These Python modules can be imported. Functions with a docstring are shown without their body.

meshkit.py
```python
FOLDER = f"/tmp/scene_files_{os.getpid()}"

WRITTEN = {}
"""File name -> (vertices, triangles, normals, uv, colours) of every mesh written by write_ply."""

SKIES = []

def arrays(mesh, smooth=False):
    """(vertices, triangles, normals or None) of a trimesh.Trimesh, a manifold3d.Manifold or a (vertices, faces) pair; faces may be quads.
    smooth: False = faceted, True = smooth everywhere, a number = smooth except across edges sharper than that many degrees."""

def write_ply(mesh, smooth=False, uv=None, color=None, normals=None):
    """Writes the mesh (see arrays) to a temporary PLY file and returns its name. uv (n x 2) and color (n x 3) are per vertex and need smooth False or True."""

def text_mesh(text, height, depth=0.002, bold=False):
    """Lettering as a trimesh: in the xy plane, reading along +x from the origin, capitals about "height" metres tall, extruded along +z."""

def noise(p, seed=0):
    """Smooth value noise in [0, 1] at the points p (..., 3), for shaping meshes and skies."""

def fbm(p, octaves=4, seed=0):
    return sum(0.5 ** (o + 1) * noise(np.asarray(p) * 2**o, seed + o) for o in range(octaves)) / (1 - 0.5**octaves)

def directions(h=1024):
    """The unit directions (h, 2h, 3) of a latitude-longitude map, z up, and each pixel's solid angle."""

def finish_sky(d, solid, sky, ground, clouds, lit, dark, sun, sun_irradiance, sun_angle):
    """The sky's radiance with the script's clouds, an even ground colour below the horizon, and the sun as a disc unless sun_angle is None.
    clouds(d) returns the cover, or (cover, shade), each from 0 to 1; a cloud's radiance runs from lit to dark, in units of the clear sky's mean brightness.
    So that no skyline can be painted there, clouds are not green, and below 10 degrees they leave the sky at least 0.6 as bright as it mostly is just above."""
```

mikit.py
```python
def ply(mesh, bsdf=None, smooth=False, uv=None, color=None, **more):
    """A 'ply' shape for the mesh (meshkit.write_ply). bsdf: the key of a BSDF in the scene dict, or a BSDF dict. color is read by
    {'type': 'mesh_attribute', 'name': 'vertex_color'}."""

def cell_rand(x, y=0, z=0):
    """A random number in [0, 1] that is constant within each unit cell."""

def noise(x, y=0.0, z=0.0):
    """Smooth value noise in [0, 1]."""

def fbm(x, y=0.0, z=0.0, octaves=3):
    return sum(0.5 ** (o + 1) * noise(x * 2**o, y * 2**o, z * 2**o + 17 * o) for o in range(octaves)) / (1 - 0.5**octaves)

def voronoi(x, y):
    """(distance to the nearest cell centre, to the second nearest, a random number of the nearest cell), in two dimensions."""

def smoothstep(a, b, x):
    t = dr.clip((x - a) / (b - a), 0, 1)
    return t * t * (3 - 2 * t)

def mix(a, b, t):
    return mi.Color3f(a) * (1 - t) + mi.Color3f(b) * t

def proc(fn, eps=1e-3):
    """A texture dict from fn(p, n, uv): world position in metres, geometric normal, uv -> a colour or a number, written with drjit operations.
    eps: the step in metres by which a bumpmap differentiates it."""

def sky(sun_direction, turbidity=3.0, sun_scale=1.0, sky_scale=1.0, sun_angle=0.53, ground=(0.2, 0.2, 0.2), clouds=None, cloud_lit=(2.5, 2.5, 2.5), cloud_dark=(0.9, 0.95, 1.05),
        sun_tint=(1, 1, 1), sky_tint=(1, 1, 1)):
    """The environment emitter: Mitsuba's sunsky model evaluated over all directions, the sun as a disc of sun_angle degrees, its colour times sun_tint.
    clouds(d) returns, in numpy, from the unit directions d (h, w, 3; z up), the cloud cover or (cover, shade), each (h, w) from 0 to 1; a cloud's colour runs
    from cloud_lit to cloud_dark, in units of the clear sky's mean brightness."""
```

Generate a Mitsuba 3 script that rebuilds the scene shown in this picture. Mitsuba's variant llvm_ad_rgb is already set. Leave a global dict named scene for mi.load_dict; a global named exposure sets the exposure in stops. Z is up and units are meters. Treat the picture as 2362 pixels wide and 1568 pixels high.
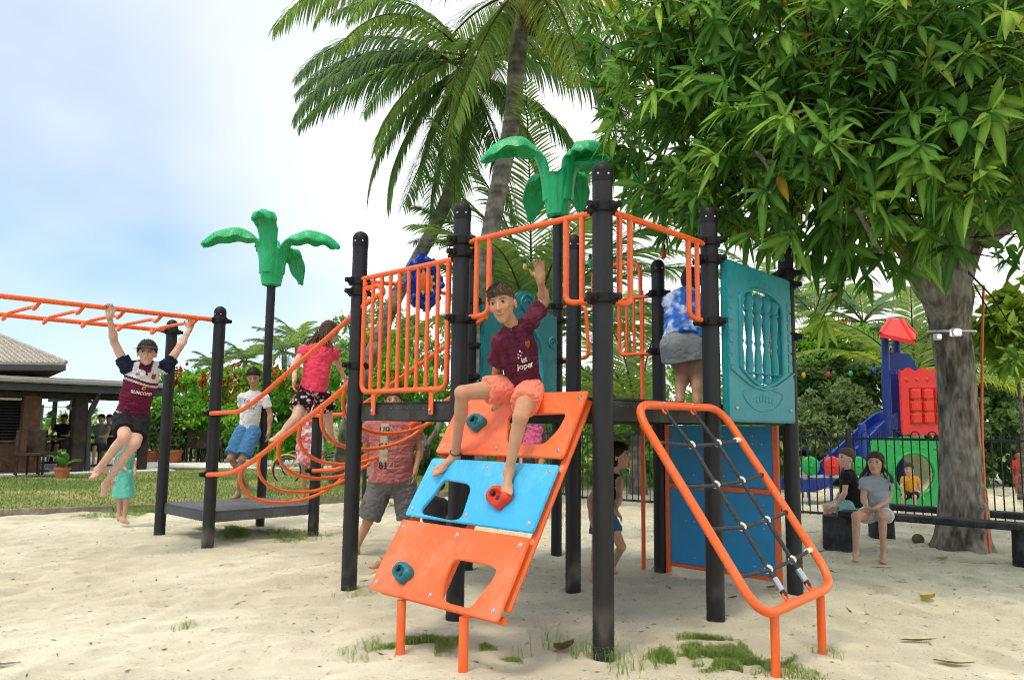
import math, random
import numpy as np, trimesh, mitsuba as mi, drjit as dr, manifold3d
import shapely.geometry as sg
import mikit, meshkit
from mikit import proc, ply, noise, fbm, voronoi, smoothstep, mix

# ---------------------------------------------------------------- camera, sky, exposure
T = mi.ScalarTransform4f
PX, PY, FOC, PITCH, ROLL, EYE = 2361.0, 1568.0, 1767.43, .1139, .0113, 1.1896
_cp, _sp = math.cos(PITCH), math.sin(PITCH)
FWD = np.array([0, _cp, _sp]); _u0 = np.array([0, -_sp, _cp]); _r0 = np.array([1., 0, 0])
RGT = math.cos(ROLL) * _r0 + math.sin(ROLL) * _u0
UPV = -math.sin(ROLL) * _r0 + math.cos(ROLL) * _u0
ORG = np.array([0, 0, EYE])
scene, labels = {}, {}
scene['camera'] = {'type': 'perspective', 'fov': 67.479, 'fov_axis': 'x', 'near_clip': .05, 'far_clip': 2000.,
                   'to_world': T().look_at(origin=ORG.tolist(), target=(ORG + FWD).tolist(), up=UPV.tolist())}


def sky_clouds(d):
    n = meshkit.fbm(d / (np.abs(d[..., 2:3]) + .35) * np.array([1.5, 1.5, 1.5]) + [3.1, 7.7, 0], 5, seed=4)
    n2 = meshkit.fbm(d * np.array([4.0, 4.0, 9.0]), 4, seed=9)
    az = np.arctan2(d[..., 0], d[..., 1])
    el = np.clip(d[..., 2], 0, 1)
    thin = np.clip((-az - .02) / .42, 0, 1) * np.clip((.60 - el) / .42, 0, 1)      # clearer low in the west
    cover = np.clip(1. - .80 * thin + (n - .5) * 1.2 * (.25 + thin) + (n2 - .5) * .55 * thin, .10, 1)
    shade = np.clip((n2 - .42) * .9, 0, .5)
    return cover, shade


scene['sky'] = mikit.sky((-.28, -.42, .86), turbidity=3, sun_scale=.32, sun_angle=16, clouds=sky_clouds,
                         cloud_lit=(2.25, 2.28, 2.26), cloud_dark=(1.5, 1.66, 1.8), sky_tint=(1.12, 1.19, 1.36), ground=(.4, .38, .3), sun_tint=(1, .985, .95))
exposure = 2.0

# ---------------------------------------------------------------- materials
R = lambda c: {'type': 'rgb', 'value': list(c)}


def hexlin(h):
    c = np.array([int(h[i:i + 2], 16) for i in (0, 2, 4)]) / 255.
    return np.where(c <= .04045, c / 12.92, ((c + .055) / 1.055) ** 2.4)


def mat(key, color, rough=.5, spec=.5, bump=None, scale=1., two=True, **more):
    b = {'type': 'principled', 'base_color': color if isinstance(color, dict) else R(color),
         'roughness': rough if isinstance(rough, dict) else float(rough), 'specular': float(spec), **more}
    if bump is not None:
        b = {'type': 'bumpmap', 'arbitrary': bump, 'scale': float(scale), 'nested': b}
    scene[key] = {'type': 'twosided', 'nested': b} if two else b
    return key


VC = {'type': 'mesh_attribute', 'name': 'vertex_color'}


def sand_col(p, n, uv):
    a = fbm(p.x * .9, p.y * .9, 0, 3); g = noise(p.x * 260, p.y * 260, 1.)
    h = fbm(p.x * 7, p.y * 7, 3., 3); sp = noise(p.x * 75, p.y * 75, 9.)
    c = mix((.48, .455, .345), (.56, .54, .425), smoothstep(.3, .7, a))
    c = c * (.86 + .22 * g) * (.9 + .2 * h)
    return mix(c, (.2, .17, .11), smoothstep(.86, .95, sp) * .75)


def sand_bump(p, n, uv):
    return fbm(p.x * 13, p.y * 13, 5., 4) * .6 + noise(p.x * 150, p.y * 150, 2.) * .09


mat('m_sand', proc(sand_col), .95, .1, bump=proc(sand_bump, eps=2e-3), scale=.020)


def lawn_col(p, n, uv):
    a = fbm(p.x * .5 + 7, p.y * .9, 0, 3); g = noise(p.x * 40, p.y * 22, 1.)
    c = mix((.075, .12, .03), (.17, .19, .065), smoothstep(.3, .65, a))
    d = smoothstep(.66, .78, fbm(p.x * .8 + 31, p.y * 1.1, 4., 2))
    return mix(c * (.75 + .5 * g), (.30, .25, .13), d * .6)


mat('m_lawn', proc(lawn_col), .95, .1)


def bark_col(p, n, uv):
    a = fbm(p.x * 15, p.y * 15, p.z * 3.4, 3); w = fbm(p.x * 46, p.y * 46, p.z * 11, 2)
    lich = smoothstep(.56, .68, fbm(p.x * 5 + 3, p.y * 5, p.z * 4, 3))
    c = mix((.10, .082, .065), (.27, .24, .20), smoothstep(.25, .7, a))
    return mix(c * (.25 + 1.35 * w), (.36, .35, .31), lich * .45)


def bark_bump(p, n, uv):
    return fbm(p.x * 24, p.y * 24, p.z * 7, 3)


mat('m_bark', proc(bark_col), .95, .1, bump=proc(bark_bump, eps=3e-3), scale=.03)


def ptrunk_col(p, n, uv):
    rings = noise(0., 0., p.z * 17 + 1.5 * noise(p.x * 4, p.y * 4, p.z * 2))
    a = fbm(p.x * 9, p.y * 9, p.z * 5, 3)
    c = mix((.15, .13, .105), (.33, .30, .255), smoothstep(.25, .75, a))
    return c * (.62 + .55 * rings)


mat('m_palm_trunk', proc(ptrunk_col), .95, .1, bump=proc(lambda p, n, uv: fbm(p.x * 14, p.y * 14, p.z * 22, 2), eps=3e-3), scale=.02)


def post_col(p, n, uv):
    w = noise(p.x * 18, p.y * 18, p.z * 5); s = smoothstep(.0, .35, p.z) 
    c = mix((.011, .012, .0135), (.019, .020, .022), w)
    dust = smoothstep(.5, .8, fbm(p.x * 8, p.y * 8, p.z * 4, 3)) * (1 - s)
    return mix(c, (.33, .29, .21), dust * .5)


mat('m_post', proc(post_col), .45, .36, bump=proc(lambda p, n, uv: noise(p.x * 160, p.y * 160, p.z * 160), eps=1.5e-3), scale=.0012)
mat('m_clamp', (.010, .0105, .0115), .5, .25)


def wear(c0, c1, f=5.):
    def fn(p, n, uv):
        a = fbm(p.x * f, p.y * f, p.z * f, 3); s = noise(p.x * 60, p.y * 60, p.z * 14)
        return mix(c0, c1, smoothstep(.35, .75, a * .75 + s * .25))
    return proc(fn)


mat('m_orange_pipe', wear((.86, .125, .016), (.80, .155, .04)), .33, .5)
mat('m_orange_panel', wear((.88, .125, .022), (.85, .215, .095), 3.), .32, .5)
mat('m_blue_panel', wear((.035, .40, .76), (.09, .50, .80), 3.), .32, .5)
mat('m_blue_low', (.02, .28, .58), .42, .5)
mat('m_teal', wear((.008, .215, .25), (.014, .26, .29), 4.), .38, .5)
mat('m_green_plastic', wear((.008, .39, .13), (.02, .46, .17), 4.), .42, .5)
mat('m_green2', (.012, .40, .08), .4, .5)
mat('m_red_plastic', (.78, .035, .03), .36, .5)
mat('m_navy', (.012, .035, .22), .36, .5)
mat('m_royal', (.008, .045, .33), .36, .5)
mat('m_yellow', (.80, .42, .02), .4, .5)
mat('m_cream', (.62, .60, .40), .5, .4)
mat('m_hold_teal', (.012, .15, .19), .5, .4)
mat('m_hold_red', (.62, .05, .02), .5, .4)
mat('m_deck', wear((.03, .03, .03), (.06, .058, .055), 8.), .7, .3)
mat('m_platform', wear((.075, .08, .088), (.12, .125, .13), 7.), .6, .4)
mat('m_rope', proc(lambda p, n, uv: mix((.02, .022, .024), (.075, .08, .085), noise(p.x * 130, p.y * 130, p.z * 130 + p.x * 90))), .8, .3)
mat('m_white', (.72, .72, .70), .4, .5)
mat('m_steel', (.55, .55, .55), .28, .5, metallic=1.)
mat('m_black', (.018, .018, .019), .45, .5)
mat('m_charred', wear((.018, .019, .022), (.055, .056, .06), 10.), .75, .3)
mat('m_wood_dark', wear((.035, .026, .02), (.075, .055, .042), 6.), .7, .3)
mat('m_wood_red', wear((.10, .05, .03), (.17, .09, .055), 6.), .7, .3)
mat('m_fascia', (.060, .066, .076), .6, .4)
mat('m_roof', (.36, .33, .29), .6, .4)
mat('m_gutter', (.30, .31, .31), .5, .4)
mat('m_concrete', (.62, .61, .58), .9, .2)
mat('m_edging', wear((.19, .16, .12), (.34, .31, .25), 5.), .9, .2)
mat('m_terracotta', (.45, .16, .075), .8, .2)
mat('m_matte', VC, .8, .2)                      # colour per vertex: each piece keeps one colour of its own
mat('m_gloss', VC, .35, .5)
mat('m_skin', VC, .52, .35)
mat('m_cloth', VC, .88, .15, sheen=.35)
mat('m_hair', VC, .62, .3)
scene['m_leaf'] = {'type': 'principledthin', 'base_color': VC, 'roughness': .42, 'spec_trans': 0., 'diff_trans': 1., 'eta': 1.4, 'spec_tint': 0.}
scene['m_frond'] = {'type': 'principledthin', 'base_color': VC, 'roughness': .4, 'spec_trans': 0., 'diff_trans': 1., 'eta': 1.4, 'spec_tint': 0.}
scene['m_lamp_face'] = {'type': 'diffuse', 'reflectance': R((.8, .8, .8))}

# ---------------------------------------------------------------- helpers
CX, CY, YAW, S = .4948, 4.1546, .8013, 1.16
U = np.array([math.cos(YAW), math.sin(YAW), 0]); V = np.array([-math.sin(YAW), math.cos(YAW), 0]); C0 = np.array([CX, CY, 0])
nrm = lambda v: np.asarray(v, float) / (np.linalg.norm(v) + 1e-12)


def ray(x, y): return FWD + RGT * (x - PX / 2) / FOC - UPV * (y - PY / 2) / FOC
def plane(x, y, p, n):
    d = ray(x, y); t = ((np.asarray(p) - ORG) @ np.asarray(n)) / (d @ np.asarray(n)); return ORG + t * d
def onz(x, y, z=0.): return plane(x, y, np.array([0, 0, z]), np.array([0, 0, 1.]))
def onY(x, y, Y): return plane(x, y, np.array([0, Y, 0]), np.array([0, 1., 0]))
def P(a, b, z=0.): return C0 + S * (a * U + b * V) + np.array([0, 0, z])
def dist(y, x=1180.): return onz(x, y)[1]


def key_for(name):
    if name not in scene and name not in labels and not any(k.startswith(name + '__') for k in (scene if name in _roots else ())): return name
    i = _count.get(name, 0) + 1
    while f'{name}_{i:03d}' in scene or f'{name}_{i:03d}' in labels: i += 1
    _count[name] = i
    return f'{name}_{i:03d}'


_count, _roots = {}, set()


def thing(name, label, cat, group=None, kind=None):
    k = key_for(name); _roots.add(k)
    labels[k] = {'label': label, 'category': cat}
    if group: labels[k]['group'] = group
    if kind: labels[k]['kind'] = kind
    return k


def add(parent, name, mesh, m, smooth=35, color=None, label=None, kind=None, **more):
    """one mesh = one entry of the scene, a part (or sub-part) of parent"""
    k = key_for(parent + '__' + name if parent else name)
    if isinstance(mesh, list): mesh = cat(mesh)
    if color is not None:
        v, f = (np.asarray(mesh[0]), np.asarray(mesh[1])) if isinstance(mesh, tuple) else (np.asarray(mesh.vertices), np.asarray(mesh.faces))
        color = np.asarray(color, float)
        if color.ndim == 1: color = np.tile(color, (len(v), 1))
        scene[k] = ply(trimesh.Trimesh(v, f, process=False), m, smooth=bool(smooth), color=color, **more)
    else:
        scene[k] = ply(mesh, m, smooth=smooth, **more)
    if label or kind:
        labels[k] = {}
        if label: labels[k]['label'] = label
        if kind: labels[k]['kind'] = kind
    return k


def solo(name, mesh, m, label, catg, group=None, kind=None, **kw):
    k = add(None, name, mesh, m, **kw)
    labels[k] = {'label': label}
    if catg: labels[k]['category'] = catg
    if group: labels[k]['group'] = group
    if kind: labels[k]['kind'] = kind
    return k


def cat(ms):
    vs, fs, o = [], [], 0
    for m in ms:
        v, f = (m if isinstance(m, tuple) else (np.asarray(m.vertices), np.asarray(m.faces)))
        vs.append(v); fs.append(np.asarray(f) + o); o += len(v)
    return trimesh.Trimesh(np.vstack(vs), np.vstack(fs), process=False)


def tri(q): q = np.asarray(q); return np.vstack([q[:, [0, 1, 2]], q[:, [0, 2, 3]]])


def fillet(pts, r=.08, k=5, closed=False):
    p = [np.asarray(q, float) for q in pts]; n = len(p); out = []
    for i in range(n):
        if not closed and i in (0, n - 1): out.append(p[i]); continue
        a, b, c = p[i - 1], p[i], p[(i + 1) % n]
        la, lc = np.linalg.norm(a - b), np.linalg.norm(c - b); d = min(r, la * .48, lc * .48)
        s, e = b + (a - b) / la * d, b + (c - b) / lc * d
        for t in np.linspace(0, 1, k + 1): out.append((1 - t) ** 2 * s + 2 * t * (1 - t) * b + t * t * e)
    return np.array(out)


def tube(pts, r, n=10, closed=False, cap=True):
    p = np.asarray(pts, float); m = len(p); r = np.broadcast_to(r, (m,))
    t = (np.roll(p, -1, 0) - np.roll(p, 1, 0)) if closed else np.gradient(p, axis=0)
    t /= np.linalg.norm(t, axis=1, keepdims=True) + 1e-12
    a = np.cross(t[0], [0, 0, 1.] if abs(t[0, 2]) < .9 else [1., 0, 0]); a /= np.linalg.norm(a)
    A = []
    for i in range(m):
        a = a - t[i] * (a @ t[i]); a /= np.linalg.norm(a); A.append(a)
    A = np.array(A); B = np.cross(t, A); th = np.arange(n) * 2 * math.pi / n
    v = (p[:, None] + r[:, None, None] * (np.cos(th)[None, :, None] * A[:, None] + np.sin(th)[None, :, None] * B[:, None])).reshape(-1, 3)
    i, j = np.meshgrid(np.arange(m if closed else m - 1), np.arange(n), indexing='ij'); i2, j2 = (i + 1) % m, (j + 1) % n
    f = tri(np.stack([i * n + j, i * n + j2, i2 * n + j2, i2 * n + j], -1).reshape(-1, 4))
    if cap and not closed:
        e = len(v); v = np.vstack([v, p[:1], p[-1:]]); o = (m - 1) * n; jj = np.arange(n)
        f = np.vstack([f, np.stack([np.full(n, e), (jj + 1) % n, jj], -1), np.stack([np.full(n, e + 1), o + jj, o + (jj + 1) % n], -1)])
    return trimesh.Trimesh(v, f, process=False)


def lathe(prof, n=20, at=(0, 0, 0)):
    """profile [(r, z)...] turned about z"""
    pr = np.asarray(prof, float); th = np.arange(n) * 2 * math.pi / n
    v = np.stack([pr[:, 0, None] * np.cos(th), pr[:, 0, None] * np.sin(th), np.repeat(pr[:, 1, None], n, 1)], -1).reshape(-1, 3) + at
    m = len(pr); i, j = np.meshgrid(np.arange(m - 1), np.arange(n), indexing='ij'); j2 = (j + 1) % n
    return trimesh.Trimesh(v, tri(np.stack([i * n + j, i * n + j2, (i + 1) * n + j2, (i + 1) * n + j], -1).reshape(-1, 4)), process=False)


def box(lo, hi, c=.004):
    """box with chamfered edges"""
    lo, hi = np.minimum(lo, hi).astype(float), np.maximum(lo, hi).astype(float)
    c = min(c, (hi - lo).min() * .3); pts = []
    for s in np.ndindex(2, 2, 2):
        q = np.where(s, hi, lo); d = np.where(s, -c, c)
        for k in range(3):
            w = q + d; w[k] = q[k]; pts.append(w)
    return trimesh.convex.convex_hull(np.array(pts))


def obox(cen, size, ax, c=.004):
    """box of a size about a centre, its axes the rows of ax"""
    b = box(-np.asarray(size) / 2, np.asarray(size) / 2, c); b.vertices = b.vertices @ np.asarray(ax) + cen; return b


def beam(a, b, w, h, c=.004, up=(0, 0, 1.)):
    a, b = np.asarray(a, float), np.asarray(b, float); x = nrm(b - a); y = nrm(np.cross(up, x)); z = np.cross(x, y)
    return obox((a + b) / 2, (np.linalg.norm(b - a), w, h), [x, y, z], c)


def frame(o, x, y, z): M = np.eye(4); M[:3, 0], M[:3, 1], M[:3, 2], M[:3, 3] = x, y, z, o; return M
def xf(mesh, M): v = np.asarray(mesh.vertices) @ M[:3, :3].T + M[:3, 3]; return trimesh.Trimesh(v, mesh.faces, process=False)
def ball(c, r, n=2, sc=(1, 1, 1)):
    m = trimesh.creation.icosphere(n, 1.); m.vertices = m.vertices * np.asarray(sc) * r + c; return m


def extrude(poly, d, bevel=.004):
    """polygon in xy (z 0 to d) with a small chamfer"""
    a = trimesh.creation.extrude_polygon(poly, d - 2 * bevel, engine='earcut') if bevel <= 0 else None
    if a is not None: return a
    out = []
    inner = poly.buffer(-bevel, join_style=2)
    body = trimesh.creation.extrude_polygon(poly, d - 2 * bevel, engine='earcut'); body.vertices[:, 2] += bevel; out.append(body)
    for s, e in ((0., bevel), (d - bevel, d)):
        t = trimesh.creation.extrude_polygon(inner, bevel, engine='earcut'); t.vertices[:, 2] += s; out.append(t)
    return cat(out)


LM = frame(C0, U, V, (0, 0, 1.))                       # climbing frame: metres along its two sides
def L(a, b, z): return C0 + S * (a * U + b * V) + np.array([0, 0, z])
rng = np.random.default_rng(7)
def vnoise(v, f, seed=0): return meshkit.fbm(np.asarray(v) * f, 3, seed) - .5
# ---------------------------------------------------------------- the setting
def bed(xs, ys, fn, m, name, label, **kw):
    X, Y = np.meshgrid(xs, ys); v = np.stack([X, Y, fn(X, Y)], -1).reshape(-1, 3); nx = len(xs)
    i, j = np.meshgrid(np.arange(len(ys) - 1), np.arange(nx - 1), indexing='ij'); q = i * nx + j
    f = tri(np.stack([q, q + 1, q + nx + 1, q + nx], -1).reshape(-1, 4))
    solo(name, trimesh.Trimesh(v, f, process=False), m, label, None, kind='structure', smooth=True, **kw)


POSTS = {'C': (0, 0), 'B': (0, 1), 'A': (0, 2), 'D': (1, 0), 'G': (1, 1), 'b2': (1, 2), 'E': (2, 0), 'H': (2, 1), 'F': (2, 2)}
LA, LB = .0834, 4.1848
LOW = {'L2': (LA, LB), 'L1': (LA, LB + 1), 'L3': (LA + 1, LB), 'PL': (LA + 1, LB + 1)}


def sand_z(X, Y):
    p = np.stack([X, Y, 0 * X], -1)
    z = (meshkit.fbm(p * .7, 3, 2) - .5) * .05 + (meshkit.fbm(p * 3.1, 3, 5) - .5) * .026
    z = z + (meshkit.noise(p * 6.5, 8) ** 2 - .3) * .022 + (meshkit.fbm(p * 13, 2, 12) - .5) * .020
    z = z - .035 * np.clip(meshkit.noise(p * 4.3, 21) - .62, 0, 1) / .38 + .02 * np.clip(meshkit.noise(p * 3.7 + 40, 22) - .6, 0, 1) / .4
    for a, b in [*POSTS.values(), *LOW.values()]:
        c = L(a, b, 0); r = np.hypot(X - c[0], Y - c[1]); z = z * (1 - np.exp(-(r / .35) ** 2)) - .014 * np.exp(-(r / .26) ** 2) + .024 * np.exp(-((r - .10) / .055) ** 2) * (.5 + .8 * meshkit.noise(p * 11, 3)) 
    c = L(LA + .5, LB + .5, 0); z = z + .07 * np.exp(-(((X - c[0]) / .5) ** 2 + ((Y - c[1]) / .5) ** 2))
    return z


# the border between sand and lawn runs obliquely from the left foreground into the distance
EDGE = [onz(-420, 1206), onz(0, 1191), onz(264, 1181), onz(560, 1169), onz(806, 1157), onz(968, 1148), onz(1180, 1140)]
solo('ground', trimesh.Trimesh(np.array([[-900, -60, -.06], [900, -60, -.06], [900, 1500, -.06], [-900, 1500, -.06]]), [[0, 1, 2], [0, 2, 3]]),
     'm_lawn', 'green ground beyond the playground, out to the horizon', None, kind='structure', smooth=False)
bed(np.r_[np.arange(-6.4, 7.4, .035), np.linspace(7.4, 14, 60)], np.r_[np.linspace(-3, 1.5, 30), np.arange(1.55, 10, .035), np.arange(10, 15.2, .08)], sand_z, 'm_sand', 'sand', 'pale beige trampled beach sand under the playground')
bed(np.linspace(-40, -6.4, 80), np.linspace(-3, 11, 40), lambda X, Y: sand_z(X, Y), 'm_sand', 'sand', 'pale sand running on past the left of the playground')
bed(np.linspace(6.0, 30, 120), np.linspace(15.1, 24, 40), lambda X, Y: sand_z(X, Y) * .6 + .004, 'm_sand', 'sand', 'pale sand of the fenced toddler play area')
lawn = np.array([[p[0], p[1]] for p in EDGE])
# lawn polygon: from the border back
poly = sg.Polygon([*lawn, (lawn[-1][0] + .5, 40), (-60, 40), (-60, lawn[0][1] - 6)])
lm_ = trimesh.creation.extrude_polygon(poly, .09, engine='earcut'); lm_.vertices[:, 2] -= .03
solo('lawn', lm_, 'm_lawn', 'mown green lawn behind the sand with dry patches', None, kind='structure', smooth=False)
# grass blades over the lawn, denser near the border
def blades(pts, h, w, cols, seed, lean=.5, name='grass', label='', per=1, z0=0.):
    g = np.random.default_rng(seed); n = len(pts)
    a = g.uniform(0, 2 * np.pi, n); hh = h * g.uniform(.35, 1.25, n) if np.isscalar(h) else h * g.uniform(.3, 1.25, n)
    d = np.stack([np.cos(a), np.sin(a), np.zeros(n)], -1); s = np.stack([-np.sin(a), np.cos(a), np.zeros(n)], -1)
    le = g.uniform(.1, 1., n)[:, None] * lean
    b = np.c_[pts[:, :2], np.full(n, z0) if pts.shape[1] == 2 else pts[:, 2]]; up = np.array([0, 0, 1.])
    m1 = b + hh[:, None] * (.55 * up + .2 * le * d); t = b + hh[:, None] * ((.95 - .3 * le) * up + .9 * le * d)
    ww = w * g.uniform(.6, 1.2, n)[:, None]
    v = np.stack([b - s * ww, b + s * ww, m1 - s * ww * .7, m1 + s * ww * .7, t], 1).reshape(-1, 3)
    o = np.arange(n)[:, None] * 5
    f = np.vstack([o + np.array([[0, 1, 3]]), o + np.array([[0, 3, 2]]), o + np.array([[2, 3, 4]])])
    c = np.asarray(cols)[g.integers(0, len(cols), n)] * g.uniform(.75, 1.25, (n, 1))
    return (v, f), np.repeat(c, 5, 0)


g_ = np.random.default_rng(3)
q = np.c_[g_.uniform(-14, 3, 130000), g_.uniform(9.3, 26, 130000)]
import shapely
inside = shapely.contains_xy(poly.buffer(.03), q[:, 0], q[:, 1]); q = q[inside]
keep = g_.uniform(0, 1, len(q)) < np.clip(14 / q[:, 1] - .35, .1, 1); q = q[keep]
(vf, col) = blades(q, .05, .007, [(.19, .33, .08), (.24, .36, .11), (.13, .25, .055), (.36, .38, .17)], 5, z0=.055)
k = solo('lawn_grass', vf, 'm_leaf', 'short mown grass blades of the lawn', 'grass', kind='stuff', color=col, smooth=False)
# timber edging, board by board
ed = thing('timber_edging', 'weathered grey timber board edging between sand and lawn', 'garden edging')
for a, b in zip(EDGE[:-1], EDGE[1:]):
    n = max(1, int(np.linalg.norm(b - a) / 2.2))
    for i in range(n):
        p0, p1 = a + (b - a) * i / n, a + (b - a) * (i + 1) / n; d = nrm(p1 - p0) * .006; s = np.array([0, 0, rng.uniform(-.006, .006)])
        add(ed, 'board', beam(p0 + d + s + [0, -.03, .03], p1 - d + s + [0, -.03, .03], .05, .12, .008), 'm_edging')
pc = [onz(240, 1083), onz(535, 1083), onz(680, 1076), onz(680, 1066), onz(240, 1066)]
pth = trimesh.creation.extrude_polygon(sg.Polygon([(-22, 19.5), (-4.5, 20.0), (-4.5, 24.5), (-22, 25.5)]), .07, engine='earcut'); pth.vertices[:, 2] += .022
solo('terrace', pth, 'm_concrete', 'bright white paved terrace beyond the lawn', None, kind='structure', smooth=False)

# grass tufts in the sand
def tuft(name, centre, rad, n, h, label, seed, ell=1., cols=((.20, .36, .08), (.27, .43, .10), (.40, .44, .18)), w=.004, lean=.8):
    if h < .1: n, w, lean = int(n * 2.6), w * .62, 1.1
    else: w, lean = w * .6, 1.7
    g = np.random.default_rng(seed); r = rad * np.sqrt(g.uniform(0, 1, n)) * g.uniform(.5, 1.15, n); a = g.uniform(0, 2 * np.pi, n)
    x, y = centre[0] + r * np.cos(a), centre[1] + r * np.sin(a) * ell
    nz = meshkit.noise(np.stack([x, y, 0 * x], -1) * 9, seed); k = nz > .46; x, y = x[k], y[k]
    pts = np.stack([x, y, sand_z(x, y) - .004], -1); hh = h * (1 - .5 * (r[k] / rad / 1.15))
    vf, c = blades(pts, hh, w, cols, seed + 50, lean)
    return solo(name, vf, 'm_leaf', label, 'grass', kind='stuff', color=c, smooth=False)


GR = [((965, 1482), .26, 2600, .05, 'flat green grass patch behind the left leg of the climbing wall'), ((1110, 1478), .14, 1300, .05, 'grass patch behind the right leg of the climbing wall'),
      ((1205, 1508), .13, 1100, .04, 'small bright grass patch right of the climbing wall'), ((540, 1246), .16, 800, .16, 'tall green tuft under the low platform'),
      ((500, 1222), .30, 900, .06, 'thin grass under the left of the low platform'), ((672, 1240), .42, 900, .13, 'straggly weeds beside the right post of the low platform'),
      ((1672, 1524), .27, 3300, .06, 'large grass patch by the legs of the rope climber'), ((1640, 1490), .20, 1500, .06, 'grass patch behind the large one by the rope climber'),
      ((1560, 1518), .16, 700, .09, 'ragged grass patch left of the rope climber legs'), ((1905, 1510), .12, 70, .11, 'few grass blades at the far leg of the rope climber'),
      ((1460, 1535), .22, 160, .13, 'long loose grass blades right of the front post'), ((1380, 1515), .16, 90, .22, 'tall dry grass around the front post'),
      ((1260, 1500), .22, 80, .20, 'thin upright grass stems between wall and front post'), ((845, 1500), .18, 130, .10, 'thin weeds left of the climbing wall leg'),
      ((838, 1370), .22, 90, .10, 'weeds beside the left corner of the climbing wall'), ((1820, 1552), .20, 300, .05, 'sparse grass right of the near rope climber leg'),
      ((340, 1180), .45, 1600, .09, 'overgrown grass along the edging behind the left posts'), ((250, 1192), .5, 700, .07, 'grass growing over the edging near the toddler'),
      ((900, 1163), .5, 900, .09, 'overgrown grass along the edging behind the man'), ((1800, 1517), .08, 400, .05, 'little round grass patch between the legs of the rope climber'),
      ((420, 1440), .1, 26, .06, 'tiny grass sprig in the open sand')]
for i, (c, r, n, h, l) in enumerate(GR): tuft('grass_patch', onz(*c), r, n, h, l, 100 + i)
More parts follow.
